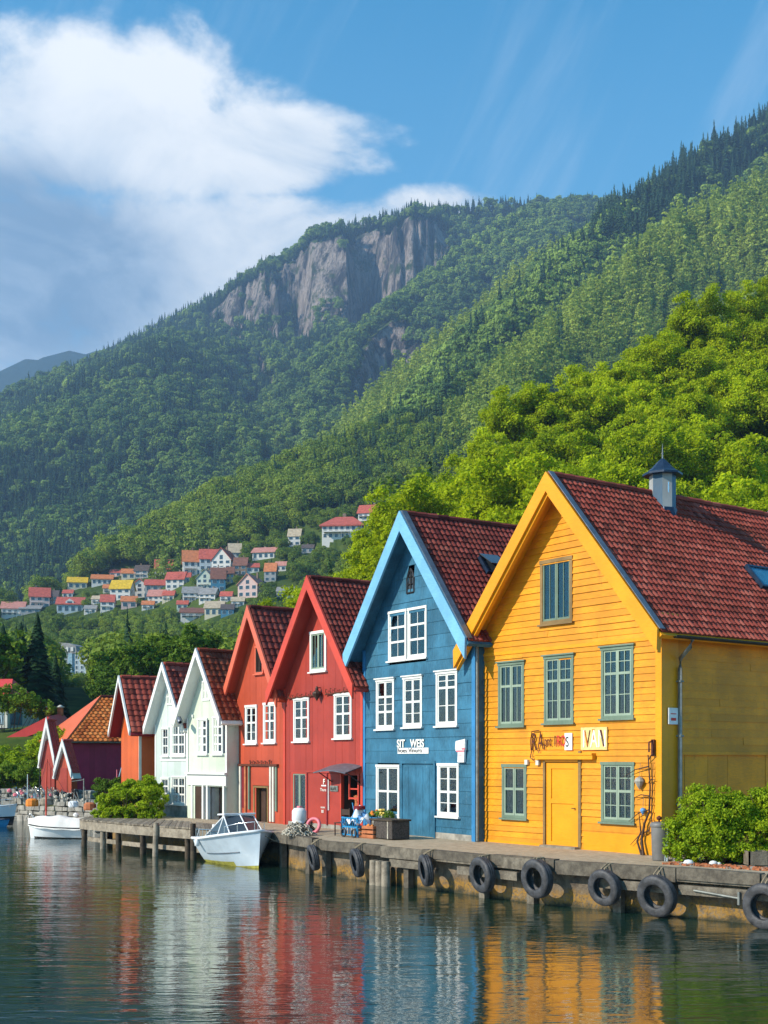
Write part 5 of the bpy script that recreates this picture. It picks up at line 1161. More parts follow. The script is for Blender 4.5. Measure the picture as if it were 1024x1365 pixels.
nt2 = o_.copy(); nt2.data = o_.data.copy(); nt2.data.materials[0] = M['dark_brown']; C.objects.link(nt2); nt2.name = 'rope_pile'; nt2.location = bx(411, 35.4); nt2.scale = (.6, .6, 1.1); nt2.rotation_euler.z = 2.; nt2['label'] = 'dark heap of rope right of the white barrel'; nt2['category'] = 'rope'
lr = MB(); lr.lathe([(.16, -.03), (.20, -.05), (.24, -.03), (.24, .03), (.20, .05), (.16, .03)], n=20, axis='y', closed=True); o_ = lr.build('lifebuoy', M['pink']); o_.location = (bx(418, 34.6)[0], 34.6, DECK+.24); o_.rotation_euler = (R(-14), 0, R(-30)); tag(o_, 'faded pink lifebuoy leaning by the red shop panels', 'lifebuoy')
st = thing('side_chair', 'small dark folding chair left of the handcart by the shop entrance', 'chair', bx(456, 34.0), R(-40)); g = MB(); g.box(-.16, .16, -.15, .15, .34, .365); g.build('seat', M['dark_brown'], st)
for x, y in ((-.14, -.13), (.14, -.13), (-.14, .13), (.14, .13)): g = MB(); g.box(x-.013, x+.013, y-.013, y+.013, 0, .34); g.build('leg', M['dark_brown'], st)
g = MB(); g.box(-.16, -.135, .13, .155, .36, .75); g.box(.135, .16, .13, .155, .36, .75); g.box(-.135, .135, .135, .15, .56, .72); g.build('backrest', M['dark_brown'], st)

# ------------------------------------------------------------------ boats
def hull(L, beam, sheer, keel, nst=22, nt=9, full=.55, flare=.35, transom=.8, rake=.18):
    """grid of hull points, stern at x=0 and stem at x=L; sheer(s), keel(s) heights"""
    vs = []; rows = []
    for i in range(nst+1):
        s = i/nst; b = beam/2*(transom+(1-transom)*min(1, s/.45)) if s < .45 else beam/2*(1-((s-.45)/.55)**2.3)
        zs, zk = sheer(s), keel(s); row = []
        for side in (-1, 1):
            for j in range(nt+1):
                t = j/nt; bb = b*((t**full)*(1-flare*(1-t)*min(1, s*1.3)))
                row.append((s*L+rake*L*(t-1)*max(0, s-.55)*1.2, side*bb, zk+(zs-zk)*t))
        rows.append(row)
    return rows
def hull_mesh(root, rows, mats, stripe=None, nt=9):
    g = MB(); n = len(rows[0]); vs = [p for r in rows for p in r]; fs = []; ms = []
    for i in range(len(rows)-1):
        for h in range(2):
            for j in range(nt):
                a = h*(nt+1)+j; f = (i*n+a, (i+1)*n+a, (i+1)*n+a+1, i*n+a+1); fs.append(f if h == 0 else f[::-1])
    b0 = len(g.f); g.add(vs, fs, 0, 0, True)
    for k, f in enumerate(fs):
        if stripe: 
            z = sum(vs[q][2] for q in f)/4; g.m[b0+k] = stripe(z)
    r0 = rows[0]; g.poly([r0[j] for j in range(nt, -1, -1)]+[r0[nt+1+j] for j in range(nt+1)], 0)
    return g.build('hull', mats, root)
def gunwale(root, rows, mat, r=.03, nt=9, name='gunwale'):
    g = MB(); pl_ = [r_[nt] for r_ in rows]; pr_ = [r_[2*nt+1] for r_ in rows]; g.tube(pl_+pr_[::-1][1:], r, 6); g.tube([pl_[0], pr_[0]], r, 6); return g.build(name, M[mat], root)
def deck_cap(root, rows, mat, drop=.03, a=0, b=None, nt=9, name='deck', camber=.05):
    g = MB(); rr = rows[a:b]
    for r0, r1 in zip(rr[:-1], rr[1:]):
        l0, q0, l1, q1 = Vector(r0[nt]), Vector(r0[2*nt+1]), Vector(r1[nt]), Vector(r1[2*nt+1]); d = Vector((0, 0, -drop)); c0 = (l0+q0)/2+Vector((0, 0, camber-drop)); c1 = (l1+q1)/2+Vector((0, 0, camber-drop))
        g.add([l0+d, l1+d, c1, c0, q0+d, q1+d], ((0, 1, 2, 3), (3, 2, 5, 4)), 0, 0, True)
    return g.build(name, M[mat], root)
# motor boat at the quay
hd = math.atan2(-.86, .51); bow = Vector((-3.45, 34.6)); LB = 3.0; stn = bow-Vector((math.cos(hd), math.sin(hd)))*LB
mb_ = thing('motor_boat', 'white motor boat with windscreen and rails moored at the quay', 'boat', (stn.x, stn.y, 0), hd)
rows = hull(LB, 1.95, lambda s: .72+.34*s**1.6, lambda s: -.25+.18*max(0, s-.6)**1.5, flare=.30, transom=.86, rake=.10)
def st_(z): return 2 if z < .05 else 1 if z < .075 else 0
hm = hull_mesh(mb_, rows, [M['gel_blue'], M['antifoul'], M['antifoul']], st_); gunwale(mb_, rows, 'gel', .045)
dc = deck_cap(mb_, rows, 'gel', .02, 11, None)
g = MB(); zc = .42
for r0, r1 in zip(rows[0:11], rows[1:12]):
    l0, q0, l1, q1 = r0[9], r0[19], r1[9], r1[19]; k = .66
    g.quad((l0[0], l0[1]*k, zc), (l1[0], l1[1]*k, zc), (q1[0], q1[1]*k, zc), (q0[0], q0[1]*k, zc)); g.quad((l0[0], l0[1]*k, zc), (l0[0], l0[1]*.99, l0[2]-.01), (l1[0], l1[1]*.99, l1[2]-.01), (l1[0], l1[1]*k, zc)); g.quad((q0[0], q0[1]*k, zc), (q1[0], q1[1]*k, zc), (q1[0], q1[1]*.99, q1[2]-.01), (q0[0], q0[1]*.99, q0[2]-.01))
g.build('cockpit', M['gel'], mb_)
g = MB(); x0_, x1_ = 1.25, 1.95; zt_ = 1.42
A = [(x1_+.10, -.52, .95), (x1_+.22, 0, 1.0), (x1_+.10, .52, .95)]; B_ = [(x0_+.25, -.46, zt_), (x0_+.35, 0, zt_+.03), (x0_+.25, .46, zt_)]; D_ = [(.55, -.66, .78), (.55, .66, .78)]
wsf = MB()
for a, b in ((A[0], B_[0]), (A[1], B_[1]), (A[2], B_[2]), (A[0], A[1]), (A[1], A[2]), (B_[0], B_[1]), (B_[1], B_[2]), (B_[0], D_[0]), (B_[2], D_[1]), ((1.35, -.60, .84), B_[0]), ((1.35, .60, .84), B_[2])): wsf.tube([a, b], .022, 6)
wo_ = wsf.build('windscreen_frame', M['gel'], mb_); g = MB()
g.quad(A[0], A[1], B_[1], B_[0]); g.quad(A[1], A[2], B_[2], B_[1]); g.poly([A[0], B_[0], (1.35, -.60, .84)]); g.poly([A[2], (1.35, .60, .84), B_[2]]); g.poly([(1.35, -.60, .84), B_[0], D_[0]]); g.poly([(1.35, .60, .84), D_[1], B_[2]]); g.build('pane', M['boat_glass'], wo_)
g = MB(); g.prism([(x0_+.35, -.50, zt_+.03), (x0_-.15, -.5, zt_+.0), (x0_-.15, .5, zt_+.0), (x0_+.35, .5, zt_+.03)], (0, 0, .05)); g.build('hardtop', M['gel'], mb_, .015)
g = MB()
for y in (-.3, .3): g.box(.75, 1.05, y-.2, y+.2, .45, .82); g.box(.70, .80, y-.2, y+.2, .80, 1.15)
g.build('seat', M['canvas'], mb_, .03); g = MB(); g.box(1.45, 1.9, -.55, .55, .5, .95); g.build('console', M['boat_glass'], mb_, .03)
g = MB()
for s in (-1, 1):
    pts = [(.1, s*.74, .98), (.6, s*.76, 1.0), (1.2, s*.72, 1.02)]; g.tube(pts, .012, 5)
    for x in (.1, .35, .6, .9, 1.2): g.tube([(x, s*.75, .72), (x, s*.75, 1.0)], .010, 5)
    pts = [(1.9, s*.62, 1.14), (2.35, s*.42, 1.24), (2.72, s*.05, 1.30)]; g.tube(pts, .012, 5)
    for p in pts: g.tube([p, (p[0], p[1], p[2]-.28)], .010, 5)
g.build('rail', M['chrome'], mb_)
g = MB(); pl_ = []
for i in range(5, 19): r_ = rows[i][5]; pl_.append((r_[0], r_[1]-.012, r_[2]))
g.tube(pl_, .014, 5); g.tube([(p[0], -p[1], p[2]) for p in pl_], .014, 5); g.build('rubbing_strake', M['zinc'], mb_)
g = MB(); g.box(-.20, -.02, -.14, .14, .45, .95); g.box(-.14, -.06, -.05, .05, -.3, .5); g.build('outboard_motor', M['dark_metal'], mb_, .03)
g = MB(); g.lathe([(.0, .84), (.20, .84), (.24, .9), (.22, .96), (0, 1.02)], (1.0, -.2, .12), 12); g.build('pink_bag', M['pink'], mb_)
g = MB(); g.lathe([(0, .5), (.07, .52), (.08, .62), (.07, .74), (.02, .78)], (.55, -.90, 0), 10); g.tube([(.55, -.9, .78), (.55, -.84, 1.0)], .008, 4); g.build('fender', M['gel'], mb_)
g = MB(); a = Vector((2.7, 0, 1.02)); g.tube([a, (2.85, .5, .75), (3.0, 1.1, .9)], .012, 5); g.build('mooring_line', M['rope'], mb_)
# covered boat by the jetty
hd = R(172); bow = Vector((-13.75, 47.9)); LB = 2.25; stn = bow-Vector((math.cos(hd), math.sin(hd)))*LB
cb = thing('covered_boat', 'small white boat under a pale canvas cover at the end of the jetty', 'boat', (stn.x, stn.y, 0), hd)
rows = hull(LB, .95, lambda s: .40+.12*s**2, lambda s: -.15, flare=.2, transom=.9, rake=.08); hull_mesh(cb, rows, [M['gel'], M['dark_metal'], M['dark_metal']], lambda z: 1 if z < .03 else 0); gunwale(cb, rows, 'dark_metal', .035)
g = MB(); vs = []; nst = 20
for i in range(nst+1):
    s = i/nst; r_ = rows[min(len(rows)-1, round(s*(len(rows)-1)))]; b = abs(r_[9][1])*1.08+.01; top = .30+.20*math.sin(math.pi*min(1, s*.9+.1))+.025*math.sin(s*19)
    for j in range(11): t = j/10*2-1; vs.append((r_[9][0]*1.02-.02, b*t, r_[9][2]-.06+top*(1-abs(t)**2.6)+.012*math.sin(j*2.1+i)))
g.add(vs, [(i*11+j, (i+1)*11+j, (i+1)*11+j+1, i*11+j+1) for i in range(nst) for j in range(10)], 0, 0, True); g.build('cover', M['canvas'], cb)
g = MB(); g.tube([(1.55, 0, .45), (1.53, 0, 2.2), (1.5, 0, 3.05)], [.035, .03, .018], 7); mo_ = g.build('mast', M['red_trim'], cb); g = MB(); g.tube([(1.5, 0, 3.0), (2.2, 0, .55)], .006, 4); g.tube([(1.5, 0, 3.0), (.1, 0, .6)], .006, 4); g.build('stay', M['dark_metal'], mo_)
g = MB(); g.tube([(2.2, 0, .5), (2.35, 0, .75), (2.2, .0, .95), (1.95, 0, .7)], .015, 5); g.build('bow_rail', M['chrome'], cb)
g = MB(); g.lathe([(0, 0), (.10, .02), (.12, .1), (.05, .16), (0, .17)], (.35, -.05, .82), 9, sm=False); g.build('white_bundle', M['canvas'], cb)
# cabin boat at the left edge and the blue dinghy under it
hd = R(-6); cbn = thing('cabin_boat', 'white cabin boat with a blue-grey window cut off by the left edge', 'boat', (-19.6, 56.5, .22), hd); LB = 2.95
rows = hull(LB, 1.2, lambda s: .60+.16*s**2, lambda s: -.2, flare=.25, transom=.9, rake=.12); hull_mesh(cbn, rows, [M['gel'], M['dark_metal'], M['dark_metal']], lambda z: 1 if z < .18 else 0); gunwale(cbn, rows, 'gel', .03); deck_cap(cbn, rows, 'gel', .02)
g = MB(); g.prism([(.3, -.42, .6), (2.1, -.42, .64), (1.75, -.38, .96), (1.2, -.36, 1.16), (.5, -.36, 1.14), (.3, -.4, .9)], (0, .84, 0)); cbo = g.build('cabin', M['gel'], cbn); g = MB()
for y in (-.435, .425): g.prism([(.75, y, .82), (1.75, y, .78), (1.55, y, .96), (1.15, y, 1.08), (.8, y, 1.08)], (0, .012, 0))
g.build('pane', M['pale_glass'], cbo); g = MB()
for x in (1.6, 2.0, 2.4, 2.75): g.tube([(x, -.3, .62), (x, -.3, .95)], .01, 4)
g.tube([(1.6, -.3, .95), (2.4, -.3, .97), (2.8, -.12, 1.0)], .011, 4); g.build('rail', M['chrome'], cbn)
dg = thing('dinghy', 'low blue dinghy floating under the cabin boat at the left edge', 'dinghy', (-18.6, 55.2, 0), R(2)); rows = hull(1.9, .7, lambda s: .30+.06*s, lambda s: -.1, transom=.85); hull_mesh(dg, rows, [M['blue_plastic'], M['blue_plastic'], M['blue_plastic']]); gunwale(dg, rows, 'slate_blue', .02); deck_cap(dg, rows, 'blue_plastic', .05)
# poles, posts and clutter along the inner harbour
def pole(label, px, Y, z0, z1, r, mat, lean=(0, 0), arm=None, name='mooring_pole'):
    x = (px-512)/FPX*Y; g = MB(); g.tube([(0, 0, 0), (lean[0]*.5, lean[1]*.5, (z1-z0)*.5), (lean[0], lean[1], z1-z0)], [r, r*.9, r*.7], 7)
    if arm: g.tube([(lean[0], lean[1], z1-z0-.05), (lean[0]+arm, lean[1], z1-z0-.12)], r*.5, 5)
    o = g.build(name, M[mat]); o.location = (x, Y, z0); tag(o, label, 'pole', 'thin poles around the inner harbour'); return o
pole('pale grey pole with a short arm in front of the maroon wall', 112, 50.5, .9, 2.25, .035, 'pipe', arm=-.5)
pole('white bent pole leaning against the maroon wall near the orange house', 147, 52, .9, 3.5, .03, 'chrome', (.7, 0))
pole('thin dark pole beside the red sheds', 53, 60, 1., 2.6, .025, 'dark_metal'); pole('short pale post on the wall behind the cabin boat', 37, 60, 1.1, 2.3, .04, 'chrome')
pole('thin red-tipped pole right of the bent white pole', 156, 52, .9, 2.6, .028, 'pink')
random.seed(31)
cl_items = [('bicycle_rack', 'grey tangle of bicycle racks on the wall between the sheds and the covered boat', 'rack', 85, 55.5, 'pipe'), ('lobster_pots', 'heap of pale lobster pots left of the red sheds', 'lobster pots', 46, 60.5, 'net'), ('gear_stand', 'stand with red and white fishing gear left of the sheds', 'gear stand', 29, 60.5, 'chrome')]
for nm, lb, ct_, px, Y, mm in cl_items:
    r_ = thing(nm, lb, ct_, ((px-512)/FPX*Y, Y, 1.12)); g = MB()
    for i in range(14):
        x = random.uniform(-.9, .9); g.tube([(x, 0, 0), (x+random.uniform(-.1, .1), 0, random.uniform(.3, .7)), (x+random.uniform(.1, .3), 0, random.uniform(.2, .6)), (x+.3, 0, 0)], .022, 5)
    g.build('frame', M[mm], r_)
    for i in range(12): g = MB(); x, z, s = random.uniform(-.9, .9), random.uniform(.05, .5), random.uniform(.05, .13); g.lathe([(0, -s), (s, -s*.4), (s, s*.4), (0, s)], (x, random.uniform(-.2, .2), z), 7, sm=False); g.build('float', M[random.choice(('net', 'net', 'pink', 'dark_metal'))], r_)
for i, (px, Y, mm, s, lb) in enumerate([(43, 53.4, 'flower_orange', .28, 'orange tarpaulin bundle above the bow of the covered boat'), (98, 52.5, 'cloth_white', .22, 'white sack on the wall behind the covered boat'), (120, 49.5, 'terracotta', .26, 'rusty oil drum at the left end of the jetty'), (63, 54.5, 'timber', .3, 'grey timber crate behind the covered boat')]):
    g = MB(); g.lathe([(0, 0), (s*.9, 0), (s, s*.3), (s*.95, s*1.2), (s*.6, s*1.5), (0, s*1.55)], n=9, sm=False); o_ = g.build(('bundle', 'sack', 'oil_drum', 'crate_stack')[i], M[mm]); o_.location = ((px-512)/FPX*Y, Y, 1.0); o_.scale = (1, .8, .8); tag(o_, lb, ('bundle', 'sack', 'drum', 'crate')[i])
# ------------------------------------------------------------------ hill village
VILL = []
WALLC = dict(white=(.66, .64, .60), pink=(.66, .46, .42), cream=(.62, .55, .40), grey=(.34, .34, .34), blue=(.06, .22, .34), sage=(.48, .55, .46), brown=(.22, .15, .10), ice=(.44, .52, .56), yellow=(.66, .44, .08))
ROOFC = dict(red=(.50, .105, .07), orange=(.58, .19, .07), yellow=(.66, .42, .02), pink=(.54, .23, .18), brown=(.22, .09, .06), grey=(.28, .27, .26), beige=(.48, .38, .26), dark=(.10, .075, .07))
for k, c in WALLC.items(): M['vw_'+k] = paint('village wall '+k, c, .6, .12, 'v', (.2, .18, .15), .3)
for k, c in ROOFC.items(): M['vr_'+k] = simple('village roof '+k, c, .7, 0, .25, 1.2, .2)
M['vglass'] = simple('village window', (.045, .06, .08), .12, 0, .3, 3, 0, .8)
def vhouse(px, py, wpx, hpx, wall, roofc, turn, label, short, storeys=2, dormer=False, hip=0., chim=True, front_gable=False, roofshare=.42):
    """px,py = middle of the base in the photo, where it meets the hillside"""
    x, y, z = hit(px, py); s = y/FPX; w = wpx*s; h = hpx*s*(1-roofshare); rise = hpx*s*roofshare; d = w*.85
    if front_gable: d = w*1.2
    rz = R(turn)
    root = thing('village_house', label, 'house', (x, y, z), rz, 'houses on the wooded hillside')
    wb = MB(); x0, x1, y0, y1 = -w/2, w/2, 0, d
    wb.box(x0, x1, y0, y1, -3, h)
    if front_gable: wb.prism([(x0, y0, h), (x1, y0, h), (0, y0, h+rise)], (0, d, 0))
    else: wb.prism([(x0, y0, h), (x0, y1, h), (x0, (y0+y1)/2, h+rise)], (w, 0, 0)) if not hip else None
    wb.build('wall', M['vw_'+wall], root)
    e = w*.06; t = MB(); tk = w*.03
    if front_gable:
        for s_ in (-1, 1): t.prism([(0, -e, h+rise+.02), (s_*(w/2+e), -e, h-rise*e*2/w), (s_*(w/2+e), -e, h-rise*e*2/w+tk), (0, -e, h+rise+tk*1.4)], (0, d+2*e, 0))
    elif hip:
        A, B, Cc, D = (x0-e, y0-e, h), (x1+e, y0-e, h), (x1+e, y1+e, h), (x0-e, y1+e, h); E1, F1 = (x0+w*hip, (y0+y1)/2, h+rise), (x1-w*hip, (y0+y1)/2, h+rise)
        t.quad(A, B, F1, E1); t.quad(Cc, D, E1, F1); t.poly([D, A, E1]); t.poly([B, Cc, F1]); t.box(x0-e, x1+e, y0-e, y1+e, h-tk, h-.01)
    else:
        for s_ in (-1, 1): ym = (y0+y1)/2; ye = ym+s_*(d/2+e); ze = h-rise*e*2/d; t.prism([(x0-e, ym, h+rise+.02), (x0-e, ye, ze), (x0-e, ye, ze+tk), (x0-e, ym, h+rise+tk*1.4)], (w+2*e, 0, 0))
    ro = t.build('roof', M['vr_'+roofc], root)
    if chim: t = MB(); cx = w*random.uniform(-.25, .25); t.box(cx-w*.04, cx+w*.04, d*.55, d*.55+w*.08, h+rise*.4, h+rise*1.25+.3); t.build('chimney', M['vw_brown'], ro)
    n = max(2, int(w/1.9))
    for st in range(storeys):
        zz = h*(st+.28)/storeys; hh = h/storeys*.5
        for i in range(n):
            cx = x0+w*(i+.5)/n; t = MB(); ww = w/n*.27; t.box(cx-ww-.06, cx+ww+.06, -.06, .02, zz-.06, zz+hh+.06); f = t.build('window', M['white'], root); t = MB(); t.box(cx-ww, cx+ww, -.08, -.061, zz, zz+hh); t.build('pane', M['vglass'], f)
    for st in range(storeys):
        zz = h*(st+.28)/storeys; hh = h/storeys*.5
        for xa in (x0-.05, x1-.02): t = MB(); t.box(xa, xa+.07, d*.3, d*.5, zz, zz+hh); t.build('side_window', M['vglass'], root)
    if front_gable: t = MB(); t.box(-w*.08, w*.08, -.05, .02, h*1.02, h+rise*.4); t.build('attic_window', M['vglass'], root)
    if dormer:
        t = MB(); t.prism([(-w*.16, -.02, h*.9), (w*.16, -.02, h*.9), (w*.16, -.02, h+rise*.35), (0, -.02, h+rise*.75), (-w*.16, -.02, h+rise*.35)], (0, d*.4, 0)); do_ = t.build('dormer', M['vw_white'], ro); t = MB(); t.box(-w*.09, w*.09, -.06, -.021, h+rise*.05, h+rise*.35); t.build('pane', M['vglass'], do_)
    if random.random() < .5: t = MB(); t.box(x0*.9, x1*.4, -w*.14, -.03, h*.46, h*.50); [t.box(xx-.04, xx+.04, -w*.14, -w*.14+.05, -1, h*.62) for xx in (x0*.88, 0, x1*.38)]; t.box(x0*.9, x1*.4, -w*.14, -w*.14+.04, h*.60, h*.63); t.build('balcony', M['vw_white'], root)
    VILL.append((px, py, x, y, w, short, hpx)); return root
random.seed(77)
VH = [
 (17, 823, 26, 19, 'white', 'pink', 8, 'white house with a pink roof at the far left end of the village', 'leftmost pink-roofed house', 1), (40, 818, 24, 10, 'grey', 'grey', 4, 'low grey house right of the leftmost pink-roofed house', 'low grey house', 1),
 (53, 811, 23, 25, 'pink', 'red', 14, 'tall pink-walled house with a pink-red roof standing highest at the left end', 'tall pink house', 2), (70, 806, 13, 17, 'brown', 'dark', 0, 'narrow dark brown house touching the tall pink house', 'narrow brown house', 2),
 (80, 791, 11, 7, 'grey', 'dark', 0, 'tiny dark-roofed cabin left of the yellow roof', 'tiny dark cabin', 1), (103, 786, 22, 15, 'cream', 'yellow', 10, 'house with a bright yellow roof alone on the meadow', 'yellow-roofed house', 1),
 (136, 780, 24, 13, 'white', 'orange', 8, 'long white house with an orange roof above the meadow', 'long orange-roofed house', 1), (154, 769, 14, 9, 'pink', 'red', 0, 'small red-roofed house above the long orange-roofed one', 'small red-roofed house', 1),
 (171, 773, 16, 13, 'cream', 'orange', 5, 'little cream house with an orange roof beside the grey gabled house', 'little orange-roofed house', 1), (188, 771, 17, 16, 'grey', 'dark', -8, 'grey gabled house with a dark roof at the wood edge', 'grey gabled house', 2),
 (93, 818, 30, 20, 'ice', 'red', 6, 'broad blue-grey house with a red and white roof in the lower village', 'broad blue-grey house', 1, True), (120, 818, 14, 10, 'white', 'grey', 0, 'small white flat-looking house right of the broad blue-grey house', 'small white house', 1),
 (143, 815, 16, 20, 'white', 'red', 4, 'white house with a steep red roof in the middle of the lower village', 'steep red-roofed house', 2), (160, 800, 24, 24, 'white', 'yellow', -6, 'white house with a yellow-orange roof above the steep red-roofed one', 'yellow-orange-roofed house', 2),
 (186, 797, 24, 22, 'white', 'red', 0, 'white front-gabled house with a red roof left of the long red roof', 'white front-gabled house', 2), (207, 790, 24, 16, 'grey', 'red', 5, 'house with a long dull red roof in the village centre', 'long red-roofed house', 1),
 (172, 811, 18, 15, 'pink', 'orange', 8, 'low pink house with an orange-red roof at the lower edge of the village', 'low orange-red house', 1), (208, 806, 20, 18, 'white', 'pink', -4, 'white house with a pink roof below the long red roof', 'white pink-roofed house', 2),
 (218, 776, 20, 27, 'white', 'red', 6, 'tall white house with a red roof left of the orange gable', 'tall white house', 2), (236, 763, 20, 15, 'cream', 'orange', -6, 'house with a plain orange roof right of the tall white house', 'plain orange roof', 1),
 (257, 768, 22, 31, 'white', 'orange', 12, 'tall white house with an orange-red roof leading the upper terrace', 'upper orange-roofed house', 2), (278, 762, 21, 27, 'ice', 'red', 4, 'blue-fronted house with a red roof in the upper terrace', 'blue-fronted house', 2),
 (295, 767, 24, 32, 'white', 'red', -14, 'large white front-gabled house with a bright red roof, highest in the upper terrace', 'large red-roofed house', 3), (313, 752, 15, 25, 'grey', 'beige', 5, 'grey house with a beige roof behind the large red-roofed house', 'beige-roofed house', 2),
 (320, 768, 16, 22, 'brown', 'brown', -5, 'brown timber house right of the large red-roofed house', 'brown timber house', 2), (233, 786, 22, 21, 'white', 'red', -8, 'white house with a small red roof below the plain orange roof', 'white small-red-roofed house', 2),
 (273, 787, 20, 25, 'sage', 'sage', -10, 'pale green front-gabled house in the lower terrace', 'pale green gabled house', 2), (291, 790, 17, 30, 'blue', 'brown', 6, 'bright blue house with a brown roof below the upper terrace', 'bright blue house', 2),
 (256, 802, 22, 18, 'white', 'grey', 4, 'white house with a grey roof below the white small-red-roofed house', 'white grey-roofed house', 2), (276, 803, 20, 17, 'white', 'grey', -12, 'white house with a balcony front below the pale green gabled house', 'white balcony house', 2),
 (307, 778, 9, 20, 'yellow', 'brown', 0, 'narrow yellow house beside the bright blue house', 'narrow yellow house', 2), (351, 746, 27, 15, 'white', 'pink', -12, 'white house with a pink roof right of the terrace, below the wood', 'pink-roofed outlying house', 1),
 (360, 776, 14, 23, 'grey', 'orange', -6, 'slim grey house with an orange roof among the trees', 'slim orange-roofed house', 2), (330, 797, 25, 28, 'pink', 'pink', -18, 'pinkish white front-gabled house with a blue window beside the big green tree', 'pinkish gabled house', 2),
 (380, 797, 20, 13, 'white', 'grey', -5, 'low whitish house among bushes right of the pinkish gabled house', 'low whitish house', 1), (317, 809, 15, 12, 'white', 'beige', 0, 'small white house just below the pinkish gabled house', 'small white beige-roofed house', 1),
 (259, 826, 32, 14, 'white', 'brown', 4, 'long white house with a brown roof lowest on the slope', 'long brown-roofed house', 1), (285, 823, 22, 19, 'cream', 'beige', -4, 'cream house with a broad beige roof lowest on the slope', 'beige-roofed cream house', 1), (303, 821, 15, 14, 'blue', 'dark', 0, 'small deep blue house beside the beige-roofed cream house', 'small deep blue house', 1),
 (30, 808, 13, 9, 'cream', 'orange', 5, 'tiny orange-roofed cottage above the low grey house', 'tiny orange-roofed cottage', 1), (90, 797, 12, 10, 'white', 'red', 0, 'tiny red-roofed house right of the narrow dark brown house', 'tiny red-roofed house', 1),
 (129, 805, 13, 10, 'white', 'beige', -4, 'little white house with a beige roof above the small white house', 'little beige-roofed house', 1), (146, 791, 15, 11, 'cream', 'orange', 6, 'low orange-roofed cottage left of the yellow-orange roof', 'low orange-roofed cottage', 1),
 (197, 813, 14, 11, 'white', 'orange', 4, 'small white house with an orange roof left of the white pink-roofed house', 'small orange-roofed house', 1), (224, 802, 14, 13, 'cream', 'red', -6, 'small cream house with a red roof right of the white pink-roofed house', 'small cream house', 1),
 (246, 778, 14, 13, 'white', 'red', 4, 'small white house with a red roof under the upper orange-roofed house', 'small terrace house', 1), (243, 813, 13, 11, 'sage', 'red', 3, 'pale green cottage with a red roof below the white grey-roofed house', 'pale green cottage', 1),
 (301, 803, 14, 13, 'white', 'red', -5, 'white cottage with a red roof just below the bright blue house', 'white cottage', 1), (337, 764, 15, 12, 'white', 'red', 5, 'white house with a low red roof among trees right of the brown timber house', 'low red-roofed house', 1),
 (374, 762, 13, 12, 'white', 'pink', -6, 'tiny white house with a pink roof right of the slim orange-roofed house', 'tiny pink-roofed house', 1), (410, 738, 14, 11, 'grey', 'dark', -6, 'small grey house half hidden between the lone white house and the villa', 'small grey house', 1),
 (392, 728, 15, 21, 'white', 'beige', -8, 'white house alone in the trees left of the rounded white villa', 'lone white house', 2)]
FG = {14, 22, 26, 33}
for i, v in enumerate(VH):
    a = list(v); dm = len(a) > 10
    rc = a[5] if a[5] in ROOFC else 'grey'
    vhouse(a[0], a[1], a[2]*1.13, a[3]*1.13, a[4], rc, a[6], a[7], a[8], a[9], dm, 0, True, i in FG)
vhouse(456, 719, 54, 34, 'white', 'red', -6, 'large villa with a long red roof and a rounded white front on the hill', 'rounded white villa', 2, False, .28, True, False, .45)
vhouse(491, 694, 28, 22, 'white', 'red', -14, 'second red-roofed white villa, right of and above the rounded one', 'upper red-roofed villa', 1, False, 0, True, False, .5)
# tall pale hotel-like building among the lower trees
x, y, z = hit(99, 912, 70); s = y/FPX; w = 46*s; h = 46*s
hb = thing('apartment_building', 'tall pale blue-grey building with a curved grey roof among the dark trees', 'building', (x, y, z+.8), R(-12)); t = MB(); t.box(-w/2, w/2, 0, w*.7, -3, h*.80); t.build('wall', M['vw_ice'], hb)
t = MB(); t.prism([(-w*.54, -w*.03, h*.80), (w*.10, -w*.03, h*.80), (w*.06, -w*.03, h*1.02), (-w*.15, -w*.03, h*1.10), (-w*.46, -w*.03, h*1.12)], (0, w*.75, 0)); t.box(w*.10, w*.54, -w*.03, w*.72, h*.80, h*.85); ro = t.build('roof', M['vr_grey'], hb); t = MB()
for k in range(3): t.box(-w*(.40-.16*k), -w*(.32-.16*k), -w*.06, -w*.031, h*.86, h*.98)
t.build('dormer', M['vw_white'], ro)
for r_ in range(5):
    for k in range(6):
        xx = -w*.42+w*.165*k; t = MB(); t.box(xx-w*.045, xx+w*.045, -.08, .01, h*(.04+.15*r_), h*(.145+.15*r_)); f = t.build('window', M['vw_white'], hb); t = MB(); t.box(xx-w*.03, xx+w*.03, -.11, -.081, h*(.05+.15*r_), h*(.135+.15*r_)); t.build('pane', M['vglass'], f)
t = MB(); t.box(-w*.16, -w*.04, -w*.05, -.112, -1, h*.80); t.build('stair_tower', M['pale_glass'], hb)
VILL.append((99, 905, x, y, w, 'tall pale building', 50))

